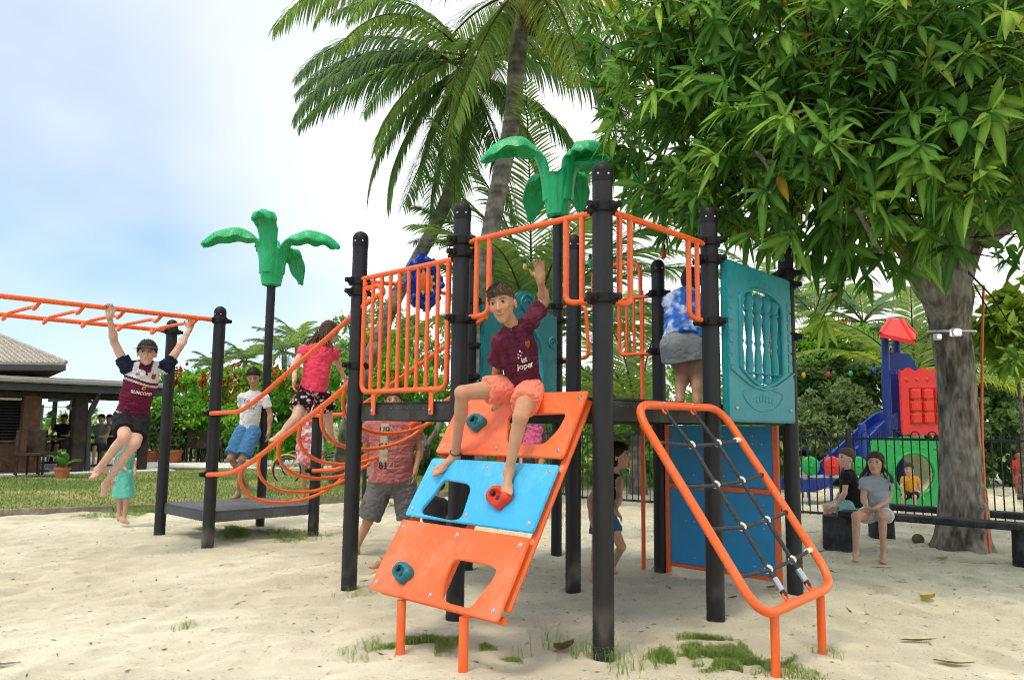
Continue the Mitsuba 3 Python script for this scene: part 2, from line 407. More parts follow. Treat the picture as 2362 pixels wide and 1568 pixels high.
# litter on the sand
def leaf_litter(px, py, ln, wd, colr, label, nm='fallen_leaf', catg='leaf', group=None, ang=0., curl=.25):
    p = onz(px, py); t = np.linspace(0, 1, 9); g = np.random.default_rng(int(px * 7 + py))
    wv = wd * np.sin(np.pi * t ** .8) + .0015; ca, sa = math.cos(ang), math.sin(ang); rows = []
    for s in (-1, 0, 1): rows.append(np.stack([(t - .5) * ln, s * wv * .5 * (1 + .2 * g.uniform(-1, 1, 9)), .012 + curl * ln * (t - .5) ** 2 + abs(s) * curl * wd * .5 + g.uniform(0, .004, 9)], -1))
    v = np.stack(rows, 1).reshape(-1, 3); v = np.c_[v[:, 0] * ca - v[:, 1] * sa, v[:, 0] * sa + v[:, 1] * ca, v[:, 2]]
    v = v + [p[0], p[1], float(sand_z(np.array([p[0]]), np.array([p[1]]))[0])]
    i, j = np.meshgrid(np.arange(8), np.arange(2), indexing='ij'); qd = i * 3 + j
    f = tri(np.stack([qd, qd + 1, qd + 4, qd + 3], -1).reshape(-1, 4))
    solo(nm, (v, f), 'm_leaf', label, catg, group=group, color=np.asarray(colr), smooth=True)


leaf_litter(2117, 1478, .24, .035, (.22, .14, .06), 'long dry brown leaf on open sand right of the rope climber', ang=.1, curl=.15)
leaf_litter(2200, 1522, .2, .04, (.22, .17, .06), 'brown olive leaf with a stalk lowest on the right sand', ang=-.25)
leaf_litter(1868, 1229, .2, .03, (.33, .24, .10), 'dry tan leaf left of the round bench stump', ang=.1)
leaf_litter(1888, 1277, .17, .05, (.28, .17, .06), 'curled brown leaf in front of the round bench stump', ang=.4)
leaf_litter(1835, 1300, .12, .05, (.35, .25, .05), 'small yellow leaf between far right post and bench stump', ang=-.4)
leaf_litter(2140, 1388, .13, .08, (.42, .36, .05), 'curled yellow green leaf on sand below the tree', ang=.3, curl=.5)
leaf_litter(2172, 1293, .12, .06, (.50, .36, .18), 'pale tan leaf in front of the tree trunk', ang=.2, curl=.4)
leaf_litter(2035, 1312, .22, .02, (.13, .09, .05), 'thin dark twig like leaf below the girl on the bench', ang=.05, curl=.1)
leaf_litter(2255, 1311, .3, .022, (.16, .11, .06), 'dry bent twig like leaf right of the tree trunk', ang=-.15, curl=.12)
leaf_litter(1690, 1385, .1, .04, (.25, .17, .08), 'small dry leaf under the rope climber', ang=.7)
leaf_litter(1778, 1357, .1, .05, (.35, .16, .05), 'reddish leaf by the foot of the blue panel', ang=.7)
leaf_litter(1503, 1292, .2, .015, (.12, .09, .06), 'dark twig by the sliding pole', ang=.1, curl=.08)
leaf_litter(795, 1217, .3, .02, (.12, .09, .06), 'dark twig beside the left tower post', ang=.1, curl=.1)
leaf_litter(8, 1525, .16, .04, (.30, .26, .20), 'grey leaf at the lower left corner of the sand', ang=.1)
leaf_litter(1300, 1497, .14, .08, (.20, .12, .07), 'brown crumpled leaf left of the front post', ang=.6, curl=.6)
cn = ball(onz(2117, 1254) + [0, 0, .05], .058, 3, (1.1, 1., 1.)); cn.vertices += cn.vertex_normals * (.01 * vnoise(cn.vertices, 25)[:, None])
solo('coconut', cn, 'm_matte', 'brown coconut husk lying in front of the trunk bench', 'coconut', color=(.16, .13, .075), smooth=True)
# small bits of debris over the sand, far too many to count
gd = np.random.default_rng(21); n = 2000
x, y = gd.uniform(-5.5, 6.5, n), gd.uniform(2.0, 10.5, n); a = gd.uniform(0, 6.3, n); ln = gd.uniform(.006, .03, n) * np.where(gd.uniform(0, 1, n) < .06, 2.2, 1); w_ = gd.uniform(.002, .007, n)
b = np.stack([x, y, sand_z(x, y) + .004], -1); d = np.stack([np.cos(a), np.sin(a), gd.uniform(-.1, .3, n)], -1) * ln[:, None]; s = np.stack([-np.sin(a), np.cos(a), 0 * a], -1) * w_[:, None]
v = np.stack([b - d, b + s, b + d, b - s + [0, 0, .003]], 1).reshape(-1, 3); o = np.arange(n)[:, None] * 4
solo('sand_debris', (v, np.vstack([o + [[0, 1, 2]], o + [[0, 2, 3]]])), 'm_matte', 'tiny bits of bark, leaf and shell strewn over the sand', 'debris', kind='stuff',
     color=np.repeat(np.array([(.10, .075, .05), (.22, .17, .1), (.15, .13, .06)])[gd.integers(0, 3, n)], 4, 0), smooth=False)
# ---------------------------------------------------------------- the climbing frame
pf = thing('playground_climbing_frame', 'large climbing frame of charcoal posts and orange rails with two green plastic palm tops', 'climbing frame')
PR, DZ = .057, 1.362


def post(a, b, top, clamps, palm=False):
    c = L(a, b, 0)
    prof = [(0, -.25), (PR, -.25), (PR, top - .12)] if not palm else [(0, -.25), (PR * .9, -.25), (PR * .9, top), (0, top)]
    body = lathe(prof, 28, c); k = add(pf, 'post', body, 'm_post', smooth=40)
    if not palm:
        cp = [(PR, top - .122), (PR + .003, top - .12), (PR + .003, top - .062)] + [((PR + .003) * math.cos(t), top - .06 + .06 * math.sin(t)) for t in np.linspace(0, math.pi / 2, 8)]
        add(k, 'cap', lathe(cp, 28, c), 'm_clamp', smooth=50)
        add(k, 'bolt', cat([ball(c + [(PR + .002) * math.cos(w), (PR + .002) * math.sin(w), top - .085], .008, 1) for w in (4.2, 5.2, 2.2)]), 'm_steel')
    for z in clamps:
        r = PR + (.0 if not palm else -.006)
        ring = lathe([(r, z - .03), (r + .012, z - .03), (r + .017, z - .024), (r + .017, z + .024), (r + .012, z + .03), (r, z + .03)], 28, c)
        parts = [ring]
        for w in (YAW, YAW + math.pi / 2, YAW + math.pi, YAW - math.pi / 2):
            d = np.array([math.cos(w), math.sin(w), 0]); s = np.array([-d[1], d[0], 0]); zc = c + [0, 0, z]
            parts += [obox(zc + d * (r + .022), (.03, .05, .044), [d, s, [0, 0, 1.]], .006), tube([zc + d * (r + .03), zc + d * (r + .062)], .019, 10)]
            parts += [tube([zc + d * (r + .02) + s * .0265, zc + d * (r + .02) + s * .031], .007, 6)]
        add(k, 'clamp', parts, 'm_clamp', smooth=35)
    return k


CL = {'C': (2.41, 1.90), 'B': (2.41, 2.325, 1.89), 'A': (2.285, 2.20, 1.64), 'D': (2.43, 2.31, 1.895), 'E': (2.39, 2.30, 1.90), 'H': (2.37, 1.865), 'G': (), 'b2': (2.28, 1.89, 1.62), 'F': (2.375, 2.235, 1.84)}
for n, (a, b) in POSTS.items(): post(a, b, 2.675 if n != 'F' else 3.30, CL[n], n == 'F')
for n, (a, b) in LOW.items(): post(a, b, {'L2': 2.365, 'L1': 2.335, 'L3': 1.42, 'PL': 2.93}[n], {'L2': (2.222, 1.295, .705), 'L1': (2.20,), 'L3': (1.30, .705), 'PL': ()}[n], n == 'PL')

# decks: punched black sheet with turned-down edges and ribs beneath
g = PR / S + .012
for a0 in (0, 1):
    for b0 in (0, 1):
        lo, hi = (a0 + .01) * S, (a0 + .99) * S; l2, h2 = (b0 + .01) * S, (b0 + .99) * S; q = PR + .008
        sq = sg.box(lo, l2, hi, h2)
        for ca in (a0, a0 + 1):
            for cb in (b0, b0 + 1): sq = sq.difference(sg.box(ca * S - q, cb * S - q, ca * S + q, cb * S + q))
        top = extrude(sq, .012, .003); top.vertices[:, 2] += DZ - .012
        dk = add(pf, 'deck', xf(top, LM), 'm_deck')
        for (x0, y0, x1, y1) in ((a0, b0, a0 + 1, b0), (a0, b0 + 1, a0 + 1, b0 + 1), (a0, b0, a0, b0 + 1), (a0 + 1, b0, a0 + 1, b0 + 1)):
            A_, B_ = np.array([x0, y0, 0.]) * S, np.array([x1, y1, 0.]) * S; d = nrm(B_ - A_); cen = np.array([a0 + .5, b0 + .5, 0]) * S
            s = nrm(cen - (A_ + B_) / 2) * .022
            add(dk, 'edge_beam', xf(beam(A_ + d * (PR + .004) + s + [0, 0, DZ - .073], B_ - d * (PR + .004) + s + [0, 0, DZ - .073], .014, .115, .003), LM), 'm_deck')
            nn = 14; sl = [obox(A_ + (B_ - A_) * (.16 + .68 * i / (nn - 1)) + s * .6 + [0, 0, DZ - .045], (.022 if i % 3 else .03, .003, .006), [d, nrm(s), [0, 0, 1.]], .001) for i in range(nn)]
            add(dk, 'slots', xf(cat(sl), LM), 'm_platform')
        add(dk, 'ribs', xf(cat([beam(np.array([a0 + t, b0 + .06, 0]) * S + [0, 0, DZ - .05], np.array([a0 + t, b0 + .94, 0]) * S + [0, 0, DZ - .05], .02, .07, .003) for t in np.linspace(.12, .88, 8)]), LM), 'm_deck')
# low platform
sq = sg.box(LA * S + .01, LB * S + .01, (LA + 1) * S - .01, (LB + 1) * S - .01)
for a, b in LOW.values(): sq = sq.difference(sg.box(a * S - PR - .006, b * S - PR - .006, a * S + PR + .006, b * S + PR + .006))
tp = extrude(sq, .014, .003); tp.vertices[:, 2] += .345 - .014
dk = add(pf, 'platform', xf(tp, LM), 'm_platform')
for i, (da, db) in enumerate((((0, 0), (1, 0)), ((0, 1), (1, 1)), ((0, 0), (0, 1)), ((1, 0), (1, 1)))):
    A_, B_ = (np.array([LA + x[0], LB + x[1], 0.]) * S for x in (da, db)); d = nrm(B_ - A_); s = nrm(np.array([LA + .5, LB + .5, 0]) * S - (A_ + B_) / 2) * .018
    add(dk, 'edge_beam', xf(beam(A_ + d * (PR + .004) + s + [0, 0, .284], B_ - d * (PR + .004) + s + [0, 0, .284], .014, .092, .003), LM), 'm_platform')

# ---- climbing wall
wo, wn = L(-.012, 0, 1.385), None
dn = nrm(-U * S * .615 + np.array([0, 0, -1.143])); wnv = nrm(np.cross(dn, V)); wnv = wnv if wnv @ np.array([0, -1., 0]) > 0 else -wnv
WL = 1.143 / -dn[2]
# panel frame: x along V, y down the slope (from the top edge), z out of the wall
def WP(bb, t, z=0.): return wo + V * S * bb + dn * t + wnv * z
WM = frame(wo, V, dn, np.cross(V, dn))
sgn = 1 if np.cross(V, dn) @ wnv > 0 else -1
b0, b1 = .064 * S, .936 * S; Wd = b1 - b0
def rpoly(pts, r=.05, k=6):
    q = fillet([(x, y, 0) for x, y in pts], r, k, True)[:, :2]; return sg.Polygon(q)


cw = add(pf, 'climbing_wall', [tube([WP(bb, .03, -.045), WP(bb, WL - .12, -.045)], .022, 8) for bb in (.085, .5, .915)], 'm_orange_pipe', label='sloping climbing wall of orange and blue panels')
pan = [(0, .422, 'm_orange_panel', 'orange top panel', [(.10 * Wd, .10), (.40 * Wd, .085), (.42 * Wd, .27), (.22 * Wd, .33), (.06 * Wd, .30)]),
       (.462, .845, 'm_blue_panel', 'bright blue middle panel', [(.93 * Wd, .09), (.69 * Wd, .075), (.60 * Wd, .115), (.61 * Wd, .275), (.69 * Wd, .31), (.90 * Wd, .30), (.96 * Wd, .26)]),
       (.872, 1.298, 'm_orange_panel', 'orange bottom panel', [(.44 * Wd, .075), (.13 * Wd, .10), (.10 * Wd, .17), (.20 * Wd, .345), (.30 * Wd, .365), (.42 * Wd, .33), (.50 * Wd, .27)])]
# holes as seen in the photograph: measured along the wall
holes = {0: [(1150, 940), ]}
def wl(px, py):                                        # pixel on the wall plane -> (metres along V, metres down)
    p = plane(px, py, wo, wnv) - wo; return np.array([p @ V, p @ dn])


HP = [[(1178, 960), (1311, 956), (1291, 994), (1264, 1022), (1250, 1029), (1172, 1026)],
      [(1058, 1113), (1028, 1108), (1003, 1145), (975, 1178), (978, 1188), (1046, 1203), (1068, 1198), (1090, 1128), (1080, 1117)],
      [(1062, 1292), (1046, 1300), (1026, 1350), (1024, 1385), (1062, 1403), (1088, 1405), (1140, 1340), (1152, 1315), (1130, 1305)]]
for i, (t0, t1, m, lb, _) in enumerate(pan):
    out = rpoly([(b0, t0), (b1, t0), (b1, t1), (b0, t1)], .018, 3)
    hole = rpoly([wl(*h) for h in HP[i]], .035, 4)
    pl = extrude(out.difference(hole), .019, .004)
    if sgn < 0: pl.vertices[:, 2] *= -1; pl.invert()
    add(cw, 'panel', xf(pl, WM), m, label=lb)
    for bb in (.10, .5, .90):
        for tt in (t0 + .045, t1 - .045):
            if not hole.buffer(.03).contains(sg.Point(bb * S, tt)):
                add(cw, 'bolt', [ball(WP(bb, tt, .019), .0095, 1), lathe([(.0, 0), (.014, 0), (.014, .002), (0, .002)], 10, (0, 0, 0)).apply_transform(frame(WP(bb, tt, .0192), V, dn, wnv * 1.))], 'm_steel')
def hold(px, py, m, lb, sc=1.):
    o = wl(px, py); g = []
    c = WP(o[0] / S, o[1], .018); Mh = frame(c, V, dn, wnv)
    pts = []
    for w in np.linspace(0, 2 * math.pi, 30, endpoint=False):
        r = .064 * (1 + .20 * math.cos(2 * w + .6) - .34 * math.exp(-((w - 2.6) / .35) ** 2) - .16 * math.exp(-((w - .9) / .4) ** 2))
        pts.append((r * math.cos(w), r * math.sin(w)))
    pts = np.array(pts) * sc; rows = []
    for s_, z_ in ((1., 0), (1.05, .014), (1.0, .032), (.86, .046), (.58, .050), (.44, .036), (.2, .026), (.02, .026)): rows.append(np.c_[pts * s_ + (0, .004 * (1 - s_)), np.full(30, z_ * sc)])
    v = np.vstack(rows); m_, n_ = len(rows), 30; i, j = np.meshgrid(np.arange(m_ - 1), np.arange(n_), indexing='ij'); j2 = (j + 1) % n_
    f = tri(np.stack([i * n_ + j, i * n_ + j2, (i + 1) * n_ + j2, (i + 1) * n_ + j], -1).reshape(-1, 4))
    k = add(cw, 'hand_hold', xf(trimesh.Trimesh(v, f, process=False), Mh), m, smooth=60, label=lb)
    add(k, 'bolt', xf(cat([tube([[x, y, .03 * sc], [x, y, .051 * sc]], .012 * sc, 10) for x, y in ((.028 * sc, -.012), (-.026 * sc, .018))]), Mh), 'm_black')


hold(1107, 982, 'm_hold_teal', 'teal hand hold on the top panel'); hold(1160, 1155, 'm_hold_red', 'red hand hold under a bare foot', 1.12); hold(939, 1327, 'm_hold_teal', 'teal hand hold on the bottom panel', 1.0)
for px, py, bb in ((914, 1505, .71), (1076, 1550, .285)):
    g0 = L(-.592, bb, 0); tpp = WP(bb, 1.275, -.03)
    add(cw, 'leg', tube([[g0[0], g0[1], -.2], [g0[0], g0[1], tpp[2] - .02]], .024, 12), 'm_orange_pipe')
add(cw, 'cross_bar', tube([WP(.085, 1.27, -.06), WP(.915, 1.27, -.06)], .02, 8), 'm_orange_pipe')

# ---- rope climber
rc_t, rc_b = np.array([0, 0, 1.325]), None
loop = [L(.16, -.055, 1.325), L(.99, -.055, 1.33), L(.975, -.66, .335), L(.20, -.66, .30)]
lp = fillet(loop, .16, 7, True)
rc = add(pf, 'rope_climber', tube(lp, .024, 14, closed=True), 'm_orange_pipe', smooth=60, label='sloping rope net in an orange tube frame')
for a in (.33, .81): add(rc, 'leg', tube([L(a, -.655, -.2), L(a, -.655, .30)], .0225, 12), 'm_orange_pipe')
def onrc(s, t):                                        # s across, t down
    return (1 - t) * ((1 - s) * loop[0] + s * loop[1]) + t * ((1 - s) * loop[3] + s * loop[2])


def rope(pts, r=.0115, sag=.0):
    p = np.array(pts); n = 14 * (len(p) - 1) + 1; t = np.linspace(0, len(p) - 1, n); i = np.minimum(t.astype(int), len(p) - 2); q = p[i] + (p[i + 1] - p[i]) * (t - i)[:, None]
    q[:, 2] -= sag * np.sin(np.pi * t / (len(p) - 1)); return tube(q, r, 8)


fn_ = nrm(np.cross(loop[1] - loop[0], loop[3] - loop[0])); fn_ = fn_ if fn_[1] < 0 else -fn_
cols = (.36, .68)
for s in cols:
    add(rc, 'rope', rope([onrc(s - .06, .03), onrc(s, .24), onrc(s, .48), onrc(s, .70), onrc(s, .925)]), 'm_rope')
    for t, d in ((.03, 1), (.965, -1)):
        ctr = onrc(s - (.06 if t < .1 else 0), t); ax = nrm(onrc(s, .9) - onrc(s, .1))
        tor = np.array([ctr + ax * .02 * math.cos(w) + nrm(U) * .02 * math.sin(w) for w in np.linspace(0, 2 * math.pi, 15)[:-1]])
        add(rc, 'eye', tube(tor, .007, 6, closed=True), 'm_orange_pipe')
    e = onrc(s, .925); ax = nrm(onrc(s, .9) - onrc(s, .1))
    add(rc, 'ferrule', tube([e - ax * .055, e + ax * .012], .017, 10), 'm_steel')
    add(rc, 'thimble', tube([e + ax * .016, e + ax * .045], .016, 8), 'm_black')
for i, t in enumerate((.20, .41, .62, .82)):
    sl, sr = 0.02, .98
    add(rc, 'rope', rope([onrc(sl, t + .012 * (i % 2)), onrc(cols[0], t + .02), onrc(cols[1], t + .015), onrc(sr, t)], .0105, .006), 'm_rope')
    for s in (*cols, *((.95,) if i in (0, 3) else ())):
        ct = onrc(s, t + (.02 if s < .5 else .015 if s < .9 else 0)); ax = nrm(onrc(1, .5) - onrc(0, .5))
        tor = np.array([ct + fn_ * .016 * math.cos(w) + nrm(onrc(s, 1) - onrc(s, 0)) * .016 * math.sin(w) + ax * .004 * math.sin(2 * w) for w in np.linspace(0, 2 * math.pi, 13)[:-1]])
        add(rc, 'connector', tube(tor, .0085, 7, closed=True) if s < .9 else tube([ct - ax * .03, ct + ax * .03], .015, 8), 'm_white')
    for s in (0, 1): add(rc, 'rope_end', tube([onrc(s, t), onrc(s + (.035 if s == 0 else -.035), t)], .014, 8), 'm_black')
for s in (.3, .62): add(rc, 'bolt', ball(onrc(s, 0) + fn_ * .024, .009, 1), 'm_steel')

# ---- grab rails and barriers
TR = .0185
def grab(A0, d, n, ztop, zb, w0=.10, w1=.2, lbl=None):
    """top rail across with a hanging loop at each end; A0 = start, d = unit*span; n = outward"""
    q = lambda t, z: A0 + d * t + np.array([0, 0, z])
    k = add(pf, 'grab_rail', tube([q(.07, ztop), q(.93, ztop)], TR, 12), 'm_orange_pipe', label=lbl)
    for a, b in ((w0, w1), (1 - w0, 1 - w1)):
        e = .07 if a < .5 else .93
        add(k, 'loop', tube(fillet([q(b, ztop), q(b, zb + .02), q((a + b) / 2, zb), q(e, zb)], .07, 5), TR * .93, 12), 'm_orange_pipe')
        add(k, 'upright', tube([q(a, ztop), q(a, zb)], TR * .9, 12), 'm_orange_pipe')
    return k


grab(L(0, 1, 0), L(0, 0, 0) - L(0, 1, 0), -U, 2.395, 1.895, .125, .225, 'orange grab rail over the climbing wall')
grab(L(0, 0, 0), L(1, 0, 0) - L(0, 0, 0), -V, 2.405, 1.895, .135, .225, 'orange grab rail over the rope climber')
def barrier(A0, d, zt, zb, n=8, x0=.10, x1=.90, lbl=None, feet=True):
    q = lambda t, z: A0 + d * t + np.array([0, 0, z])
    fr = fillet([q(x0 - .0, zt), q(x0, zb), q(x1, zb), q(x1, zt)], .07, 6)
    k = add(pf, 'barrier', [tube(np.vstack([fr]), TR, 12), tube([q(.06, zt), q(.94, zt)], TR, 12)], 'm_orange_pipe', label=lbl)
    for t in np.linspace(x0, x1, n + 2)[1:-1]: add(k, 'bar', tube([q(t, zt), q(t, zb)], .0145, 10), 'm_orange_pipe')
    if feet:
        for t in (x0 + .13, x1 - .13):
            c = q(t, 0); dd = nrm(d); nn = nrm(np.cross(dd, [0, 0, 1.]))
            add(k, 'bracket', [obox(c + np.array([0, 0, (zb + 1.28) / 2]) , (.045, .012, zb - 1.28 + .02), [dd, nn, [0, 0, 1.]], .004)], 'm_orange_pipe')
            add(k, 'bolt', [ball(c - U * .012 + np.array([0, 0, 1.30]), .011, 1)], 'm_steel')
    return k


barrier(L(-.012, 2, 0), L(0, 1, 0) - L(0, 2, 0), 2.295, 1.44, 8, .085, .905, 'orange barrier of upright bars')
# far side: barrier with pole opening between H and F
q = lambda b, z: L(2.0, b, z)
gk = add(pf, 'pole_gate', [tube(fillet([q(1.06, 2.36), q(1.36, 2.36), q(1.36, 1.85), q(1.06, 1.85)], .08, 6), TR, 12),
      tube(fillet([q(1.94, 2.36), q(1.70, 2.36), q(1.66, 1.85), q(1.94, 1.85)], .08, 6), TR, 12),
      tube(fillet([q(1.62, 2.3), q(1.62, 2.70), q(1.16, 2.68), q(1.16, 2.36)], .12, 6), TR, 12),
      *[tube([q(b, 2.36), q(b, 1.85)], .014, 8) for b in (1.14, 1.22, 1.29)]], 'm_orange_pipe', label='orange gate round the sliding pole')
add(pf, 'sliding_pole', tube([L(2.02, 1.163, -.2), L(2.02, 1.163, 2.42)], .019, 12), 'm_orange_pipe', label='upright orange sliding pole')

# ---- teal balcony panel between D and E
def relief(nx, ny, fn, w, h): 
    X, Y = np.meshgrid(np.linspace(0, w, nx), np.linspace(0, h, ny)); return X, Y, fn(X, Y)


tw, th = .84 * S, 1.07
TM = frame(L(1.03, -.045, 1.245), U, (0, 0, 1.), np.cross(U, [0, 0, 1.]))   # z out of the face = U x up = -V
edge_r = [(tw + .008 * math.sin(y * 44) - (.0), y) for y in np.linspace(th, .0, 40)]
wavy = sg.Polygon([(0, 0), (tw + .02, 0), (tw + .025, .33), (tw - .005, .35), *[(tw - .012 + .011 * math.cos(y * 42), y) for y in np.linspace(.36, .86, 40)], (tw, .88), (tw - .012, 1.06), (0, th)])
arch = [(tw * .20, .345)] + [(tw * .5 - tw * .33 * math.cos(w) * (1 if True else 0), .80 + .12 * math.sin(w)) for w in np.linspace(0, math.pi, 14)] + [(tw * .83, .345)] + [(tw * (.83 - .63 * t), .345 - .10 * math.sin(math.pi * t)) for t in np.linspace(.04, .96, 12)]
hole = sg.Polygon([(tw * .17, .36), *arch[1:-13], (tw * .83, .36), *arch[-12:]]).buffer(0)
tp = add(pf, 'balcony_panel', xf(extrude(wavy.difference(hole), .05, .012), TM), 'm_teal', smooth=40, label='teal moulded balcony panel with balusters')
add(tp, 'rim', xf(tube(np.array([[x, y, .05] for x, y in np.array(hole.exterior.coords)[:-1]]), .014, 8, closed=True), TM), 'm_teal', smooth=60)
for i in range(5):
    x = tw * (.235 + .132 * i); prof = [(0, .27), (.034, .27), (.034, .30), (.026, .32), (.040, .335), (.030, .35), (.034, .39), (.030, .46), (.020, .52), (.032, .545), (.022, .565), (.028, .62), (.036, .69), (.036, .72), (.026, .75), (.042, .765), (.030, .785), (.045, .83), (.03, .89), (0, .9)]
    b_ = lathe(prof, 14); b_.vertices = np.c_[b_.vertices[:, 0] + x, b_.vertices[:, 2], b_.vertices[:, 1] * .8 + .018]; b_.invert()
    add(tp, 'baluster', xf(b_, TM), 'm_teal', smooth=60)
apron = fillet([(tw * .16, .20, .05), (tw * .3, .10, .05), (tw * .5, .065, .05), (tw * .7, .10, .05), (tw * .84, .20, .05), (tw * .5, .245, .05)], .14, 5, True)
for piece_ in ([tube(apron, .006, 6, closed=True), tube([[0.03, .35, .05], [tw * .3, .25, .05], [tw * .5, .225, .05], [tw * .7, .25, .05], [tw, .36, .05]], .012, 6)]
    + [obox([tw * .5 + .045 * i, .165 - .006 * abs(i), .05], (.03, .05 - .005 * abs(i), .008), np.eye(3), .003) for i in (-3, -2, -1, 0, 1, 2, 3)] + [obox([tw * .5 + .07 * i, .985 - .012 * abs(i), .05], (.05, .022, .01), [[math.cos(.16 * i), -math.sin(.16 * i), 0], [math.sin(.16 * i), math.cos(.16 * i), 0], [0, 0, 1.]], .004) for i in (-2, -1, 0, 1, 2)]
    + [obox([.045, .395 + .075 * i, .05], (.055, .06, .012), np.eye(3), .005) for i in range(7)] + [obox([tw - .05, .395 + .075 * i, .05], (.055, .06, .012), np.eye(3), .005) for i in range(7)]): add(tp, 'carving', xf(piece_, TM), 'm_teal', smooth=40)
for x in (.1, tw - .07): add(tp, 'bolt', xf(ball([x, .09, .052], .013, 1), TM), 'm_steel')
# ---- blue panel below the deck between H and E
bm = frame(L(2.0, .095, .065), V, (0, 0, 1.), np.cross(V, [0, 0, 1.]))
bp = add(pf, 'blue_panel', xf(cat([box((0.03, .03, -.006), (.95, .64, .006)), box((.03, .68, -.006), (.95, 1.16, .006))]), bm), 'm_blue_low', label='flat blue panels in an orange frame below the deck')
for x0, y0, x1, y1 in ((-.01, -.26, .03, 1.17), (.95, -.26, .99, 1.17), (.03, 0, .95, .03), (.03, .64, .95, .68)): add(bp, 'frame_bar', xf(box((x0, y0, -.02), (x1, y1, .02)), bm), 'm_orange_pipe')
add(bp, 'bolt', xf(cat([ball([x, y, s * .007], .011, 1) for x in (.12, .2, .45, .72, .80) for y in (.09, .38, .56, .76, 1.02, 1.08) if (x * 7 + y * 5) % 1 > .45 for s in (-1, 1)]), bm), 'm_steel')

# ---- sun gear plaque over the stair, slide entrance
gm = frame(L(.48, 1.94, 2.345), U, (0, 0, 1.), np.cross(U, [0, 0, 1.]))
ptsg = []
for w in np.linspace(0, 2 * math.pi, 96, endpoint=False):
    r = .205 * (1 + .10 * (math.sin(8 * w) > .1)) ; ptsg.append((r * math.cos(w) * .86, r * math.sin(w) * 1.05))
gp = add(pf, 'plaque', xf(extrude(sg.Polygon(ptsg).difference(sg.Point(0, 0).buffer(.085)), .05, .01), gm), 'm_royal', smooth=40, label='blue moulded gear shaped plaque')
add(gp, 'ring', xf(cat([tube(np.array([[.115 * math.cos(w), .13 * math.sin(w), .05] for w in np.linspace(0, 6.28, 25)[:-1]]), .012, 6, closed=True)] + [ball([.165 * math.cos(w), .185 * math.sin(w), .05], .03, 1) for w in np.arange(8) * math.pi / 4]), gm), 'm_royal', smooth=60)
add(gp, 'face', xf(cat([ball([0, 0, .03], .09, 2, (1, 1.05, .35))]), gm), 'm_orange_panel', smooth=60, label='orange round boss in the middle')
add(gp, 'face_rays', xf(cat([obox([.085 * math.cos(w), .09 * math.sin(w), .04], (.045, .03, .02), [[math.cos(w), math.sin(w), 0], [-math.sin(w), math.cos(w), 0], [0, 0, 1.]], .005) for w in np.arange(10) * 2 * math.pi / 10]), gm), 'm_yellow')
add(gp, 'hanger', tube([L(.0, 1.99, 2.285), L(.48, 1.99, 2.33), L(1., 1.99, 2.28)], .016, 8), 'm_orange_pipe')
sm = frame(L(1.06, 1.97, 1.37), U, (0, 0, 1.), np.cross(U, [0, 0, 1.])); sw = .86 * S
so = sg.Polygon([(0, 0), (sw, 0), (sw, .88), (sw * .82, .93), *[(sw * .56 + .17 * math.cos(w), .93 + .15 * math.sin(w)) for w in np.linspace(.2, math.pi - .2, 12)], (sw * .25, .90), (0, .88)])
sh = sg.Polygon([(sw * .22, 0.02), (sw * .78, .02), *[(sw * .5 + .28 * sw * math.cos(w), .42 + .34 * math.sin(w)) for w in np.linspace(0, math.pi, 18)]])
se = add(pf, 'slide_entrance', xf(extrude(so.difference(sh), .05, .014), sm), 'm_teal', smooth=40, label='teal arched slide entrance')
add(se, 'rim', xf(tube(np.array([[x, y, .05] for x, y in np.array(sh.exterior.coords)[:-1]]), .03, 8, closed=True), sm), 'm_teal', smooth=60)
for piece_ in (tube(np.array([[sw * .56 + .1 * math.cos(w) * (1 - w / 14), .95 + .1 * math.sin(w) * (1 - w / 14), .05] for w in np.linspace(0, 9, 30)]), .012, 6), tube(np.array([[sw * .92 + .06 * math.cos(w) * (1 - w / 14), .62 + .06 * math.sin(w) * (1 - w / 14), .05] for w in np.linspace(0, 9, 30)]), .012, 6)): add(se, 'scroll', xf(piece_, sm), 'm_teal', smooth=60)

# ---- arch ladder from the low platform to the tower
al = None
prof_low = [(4.14, .705), (3.70, .74), (3.35, .88), (2.2, 1.46), (2.0, 1.60)]
prof_top = [(4.14, 1.295), (3.62, 1.31), (3.3, 1.44), (1.86, 2.13), (1.72, 2.16), (1.78, 2.23), (1.95, 2.21)]
lowc = lambda a: fillet([L(a, b, z) for b, z in prof_low], .22, 6)
for i, a in enumerate((.03, 1.03)):
    tpth = fillet([L(a + (-.03 if i == 0 else 0) * (j > 2), b if (i == 0 or j < 4) else 2.06, z if (i == 0 or j < 4) else 2.05) for j, (b, z) in enumerate(prof_top[:7 if i == 0 else 4])], .12, 6)
    if al is None: al = add(pf, 'arch_ladder', tube(lowc(a), .0225, 12), 'm_orange_pipe', smooth=60, label='orange ladder of hanging arches between two tube rails')
    else: add(al, 'rail', tube(lowc(a), .0225, 12), 'm_orange_pipe', smooth=60)
    add(al, 'handrail', tube(tpth, .021, 12), 'm_orange_pipe', smooth=60)
def railz(b): pr = np.array(prof_low)[::-1]; return float(np.interp(b, pr[:, 0], pr[:, 1]))
for b in (3.55, 3.27, 2.98, 2.70, 2.42, 2.16):
    z0 = railz(b); n = 22; pts = []
    for w in np.linspace(0, math.pi, n): pts.append(L(.53 - .50 * math.cos(w), b + .20 * math.sin(w), z0 - .36 * math.sin(w) ** .9))
    add(al, 'arch', tube(pts, .0165, 10), 'm_orange_pipe', smooth=60)

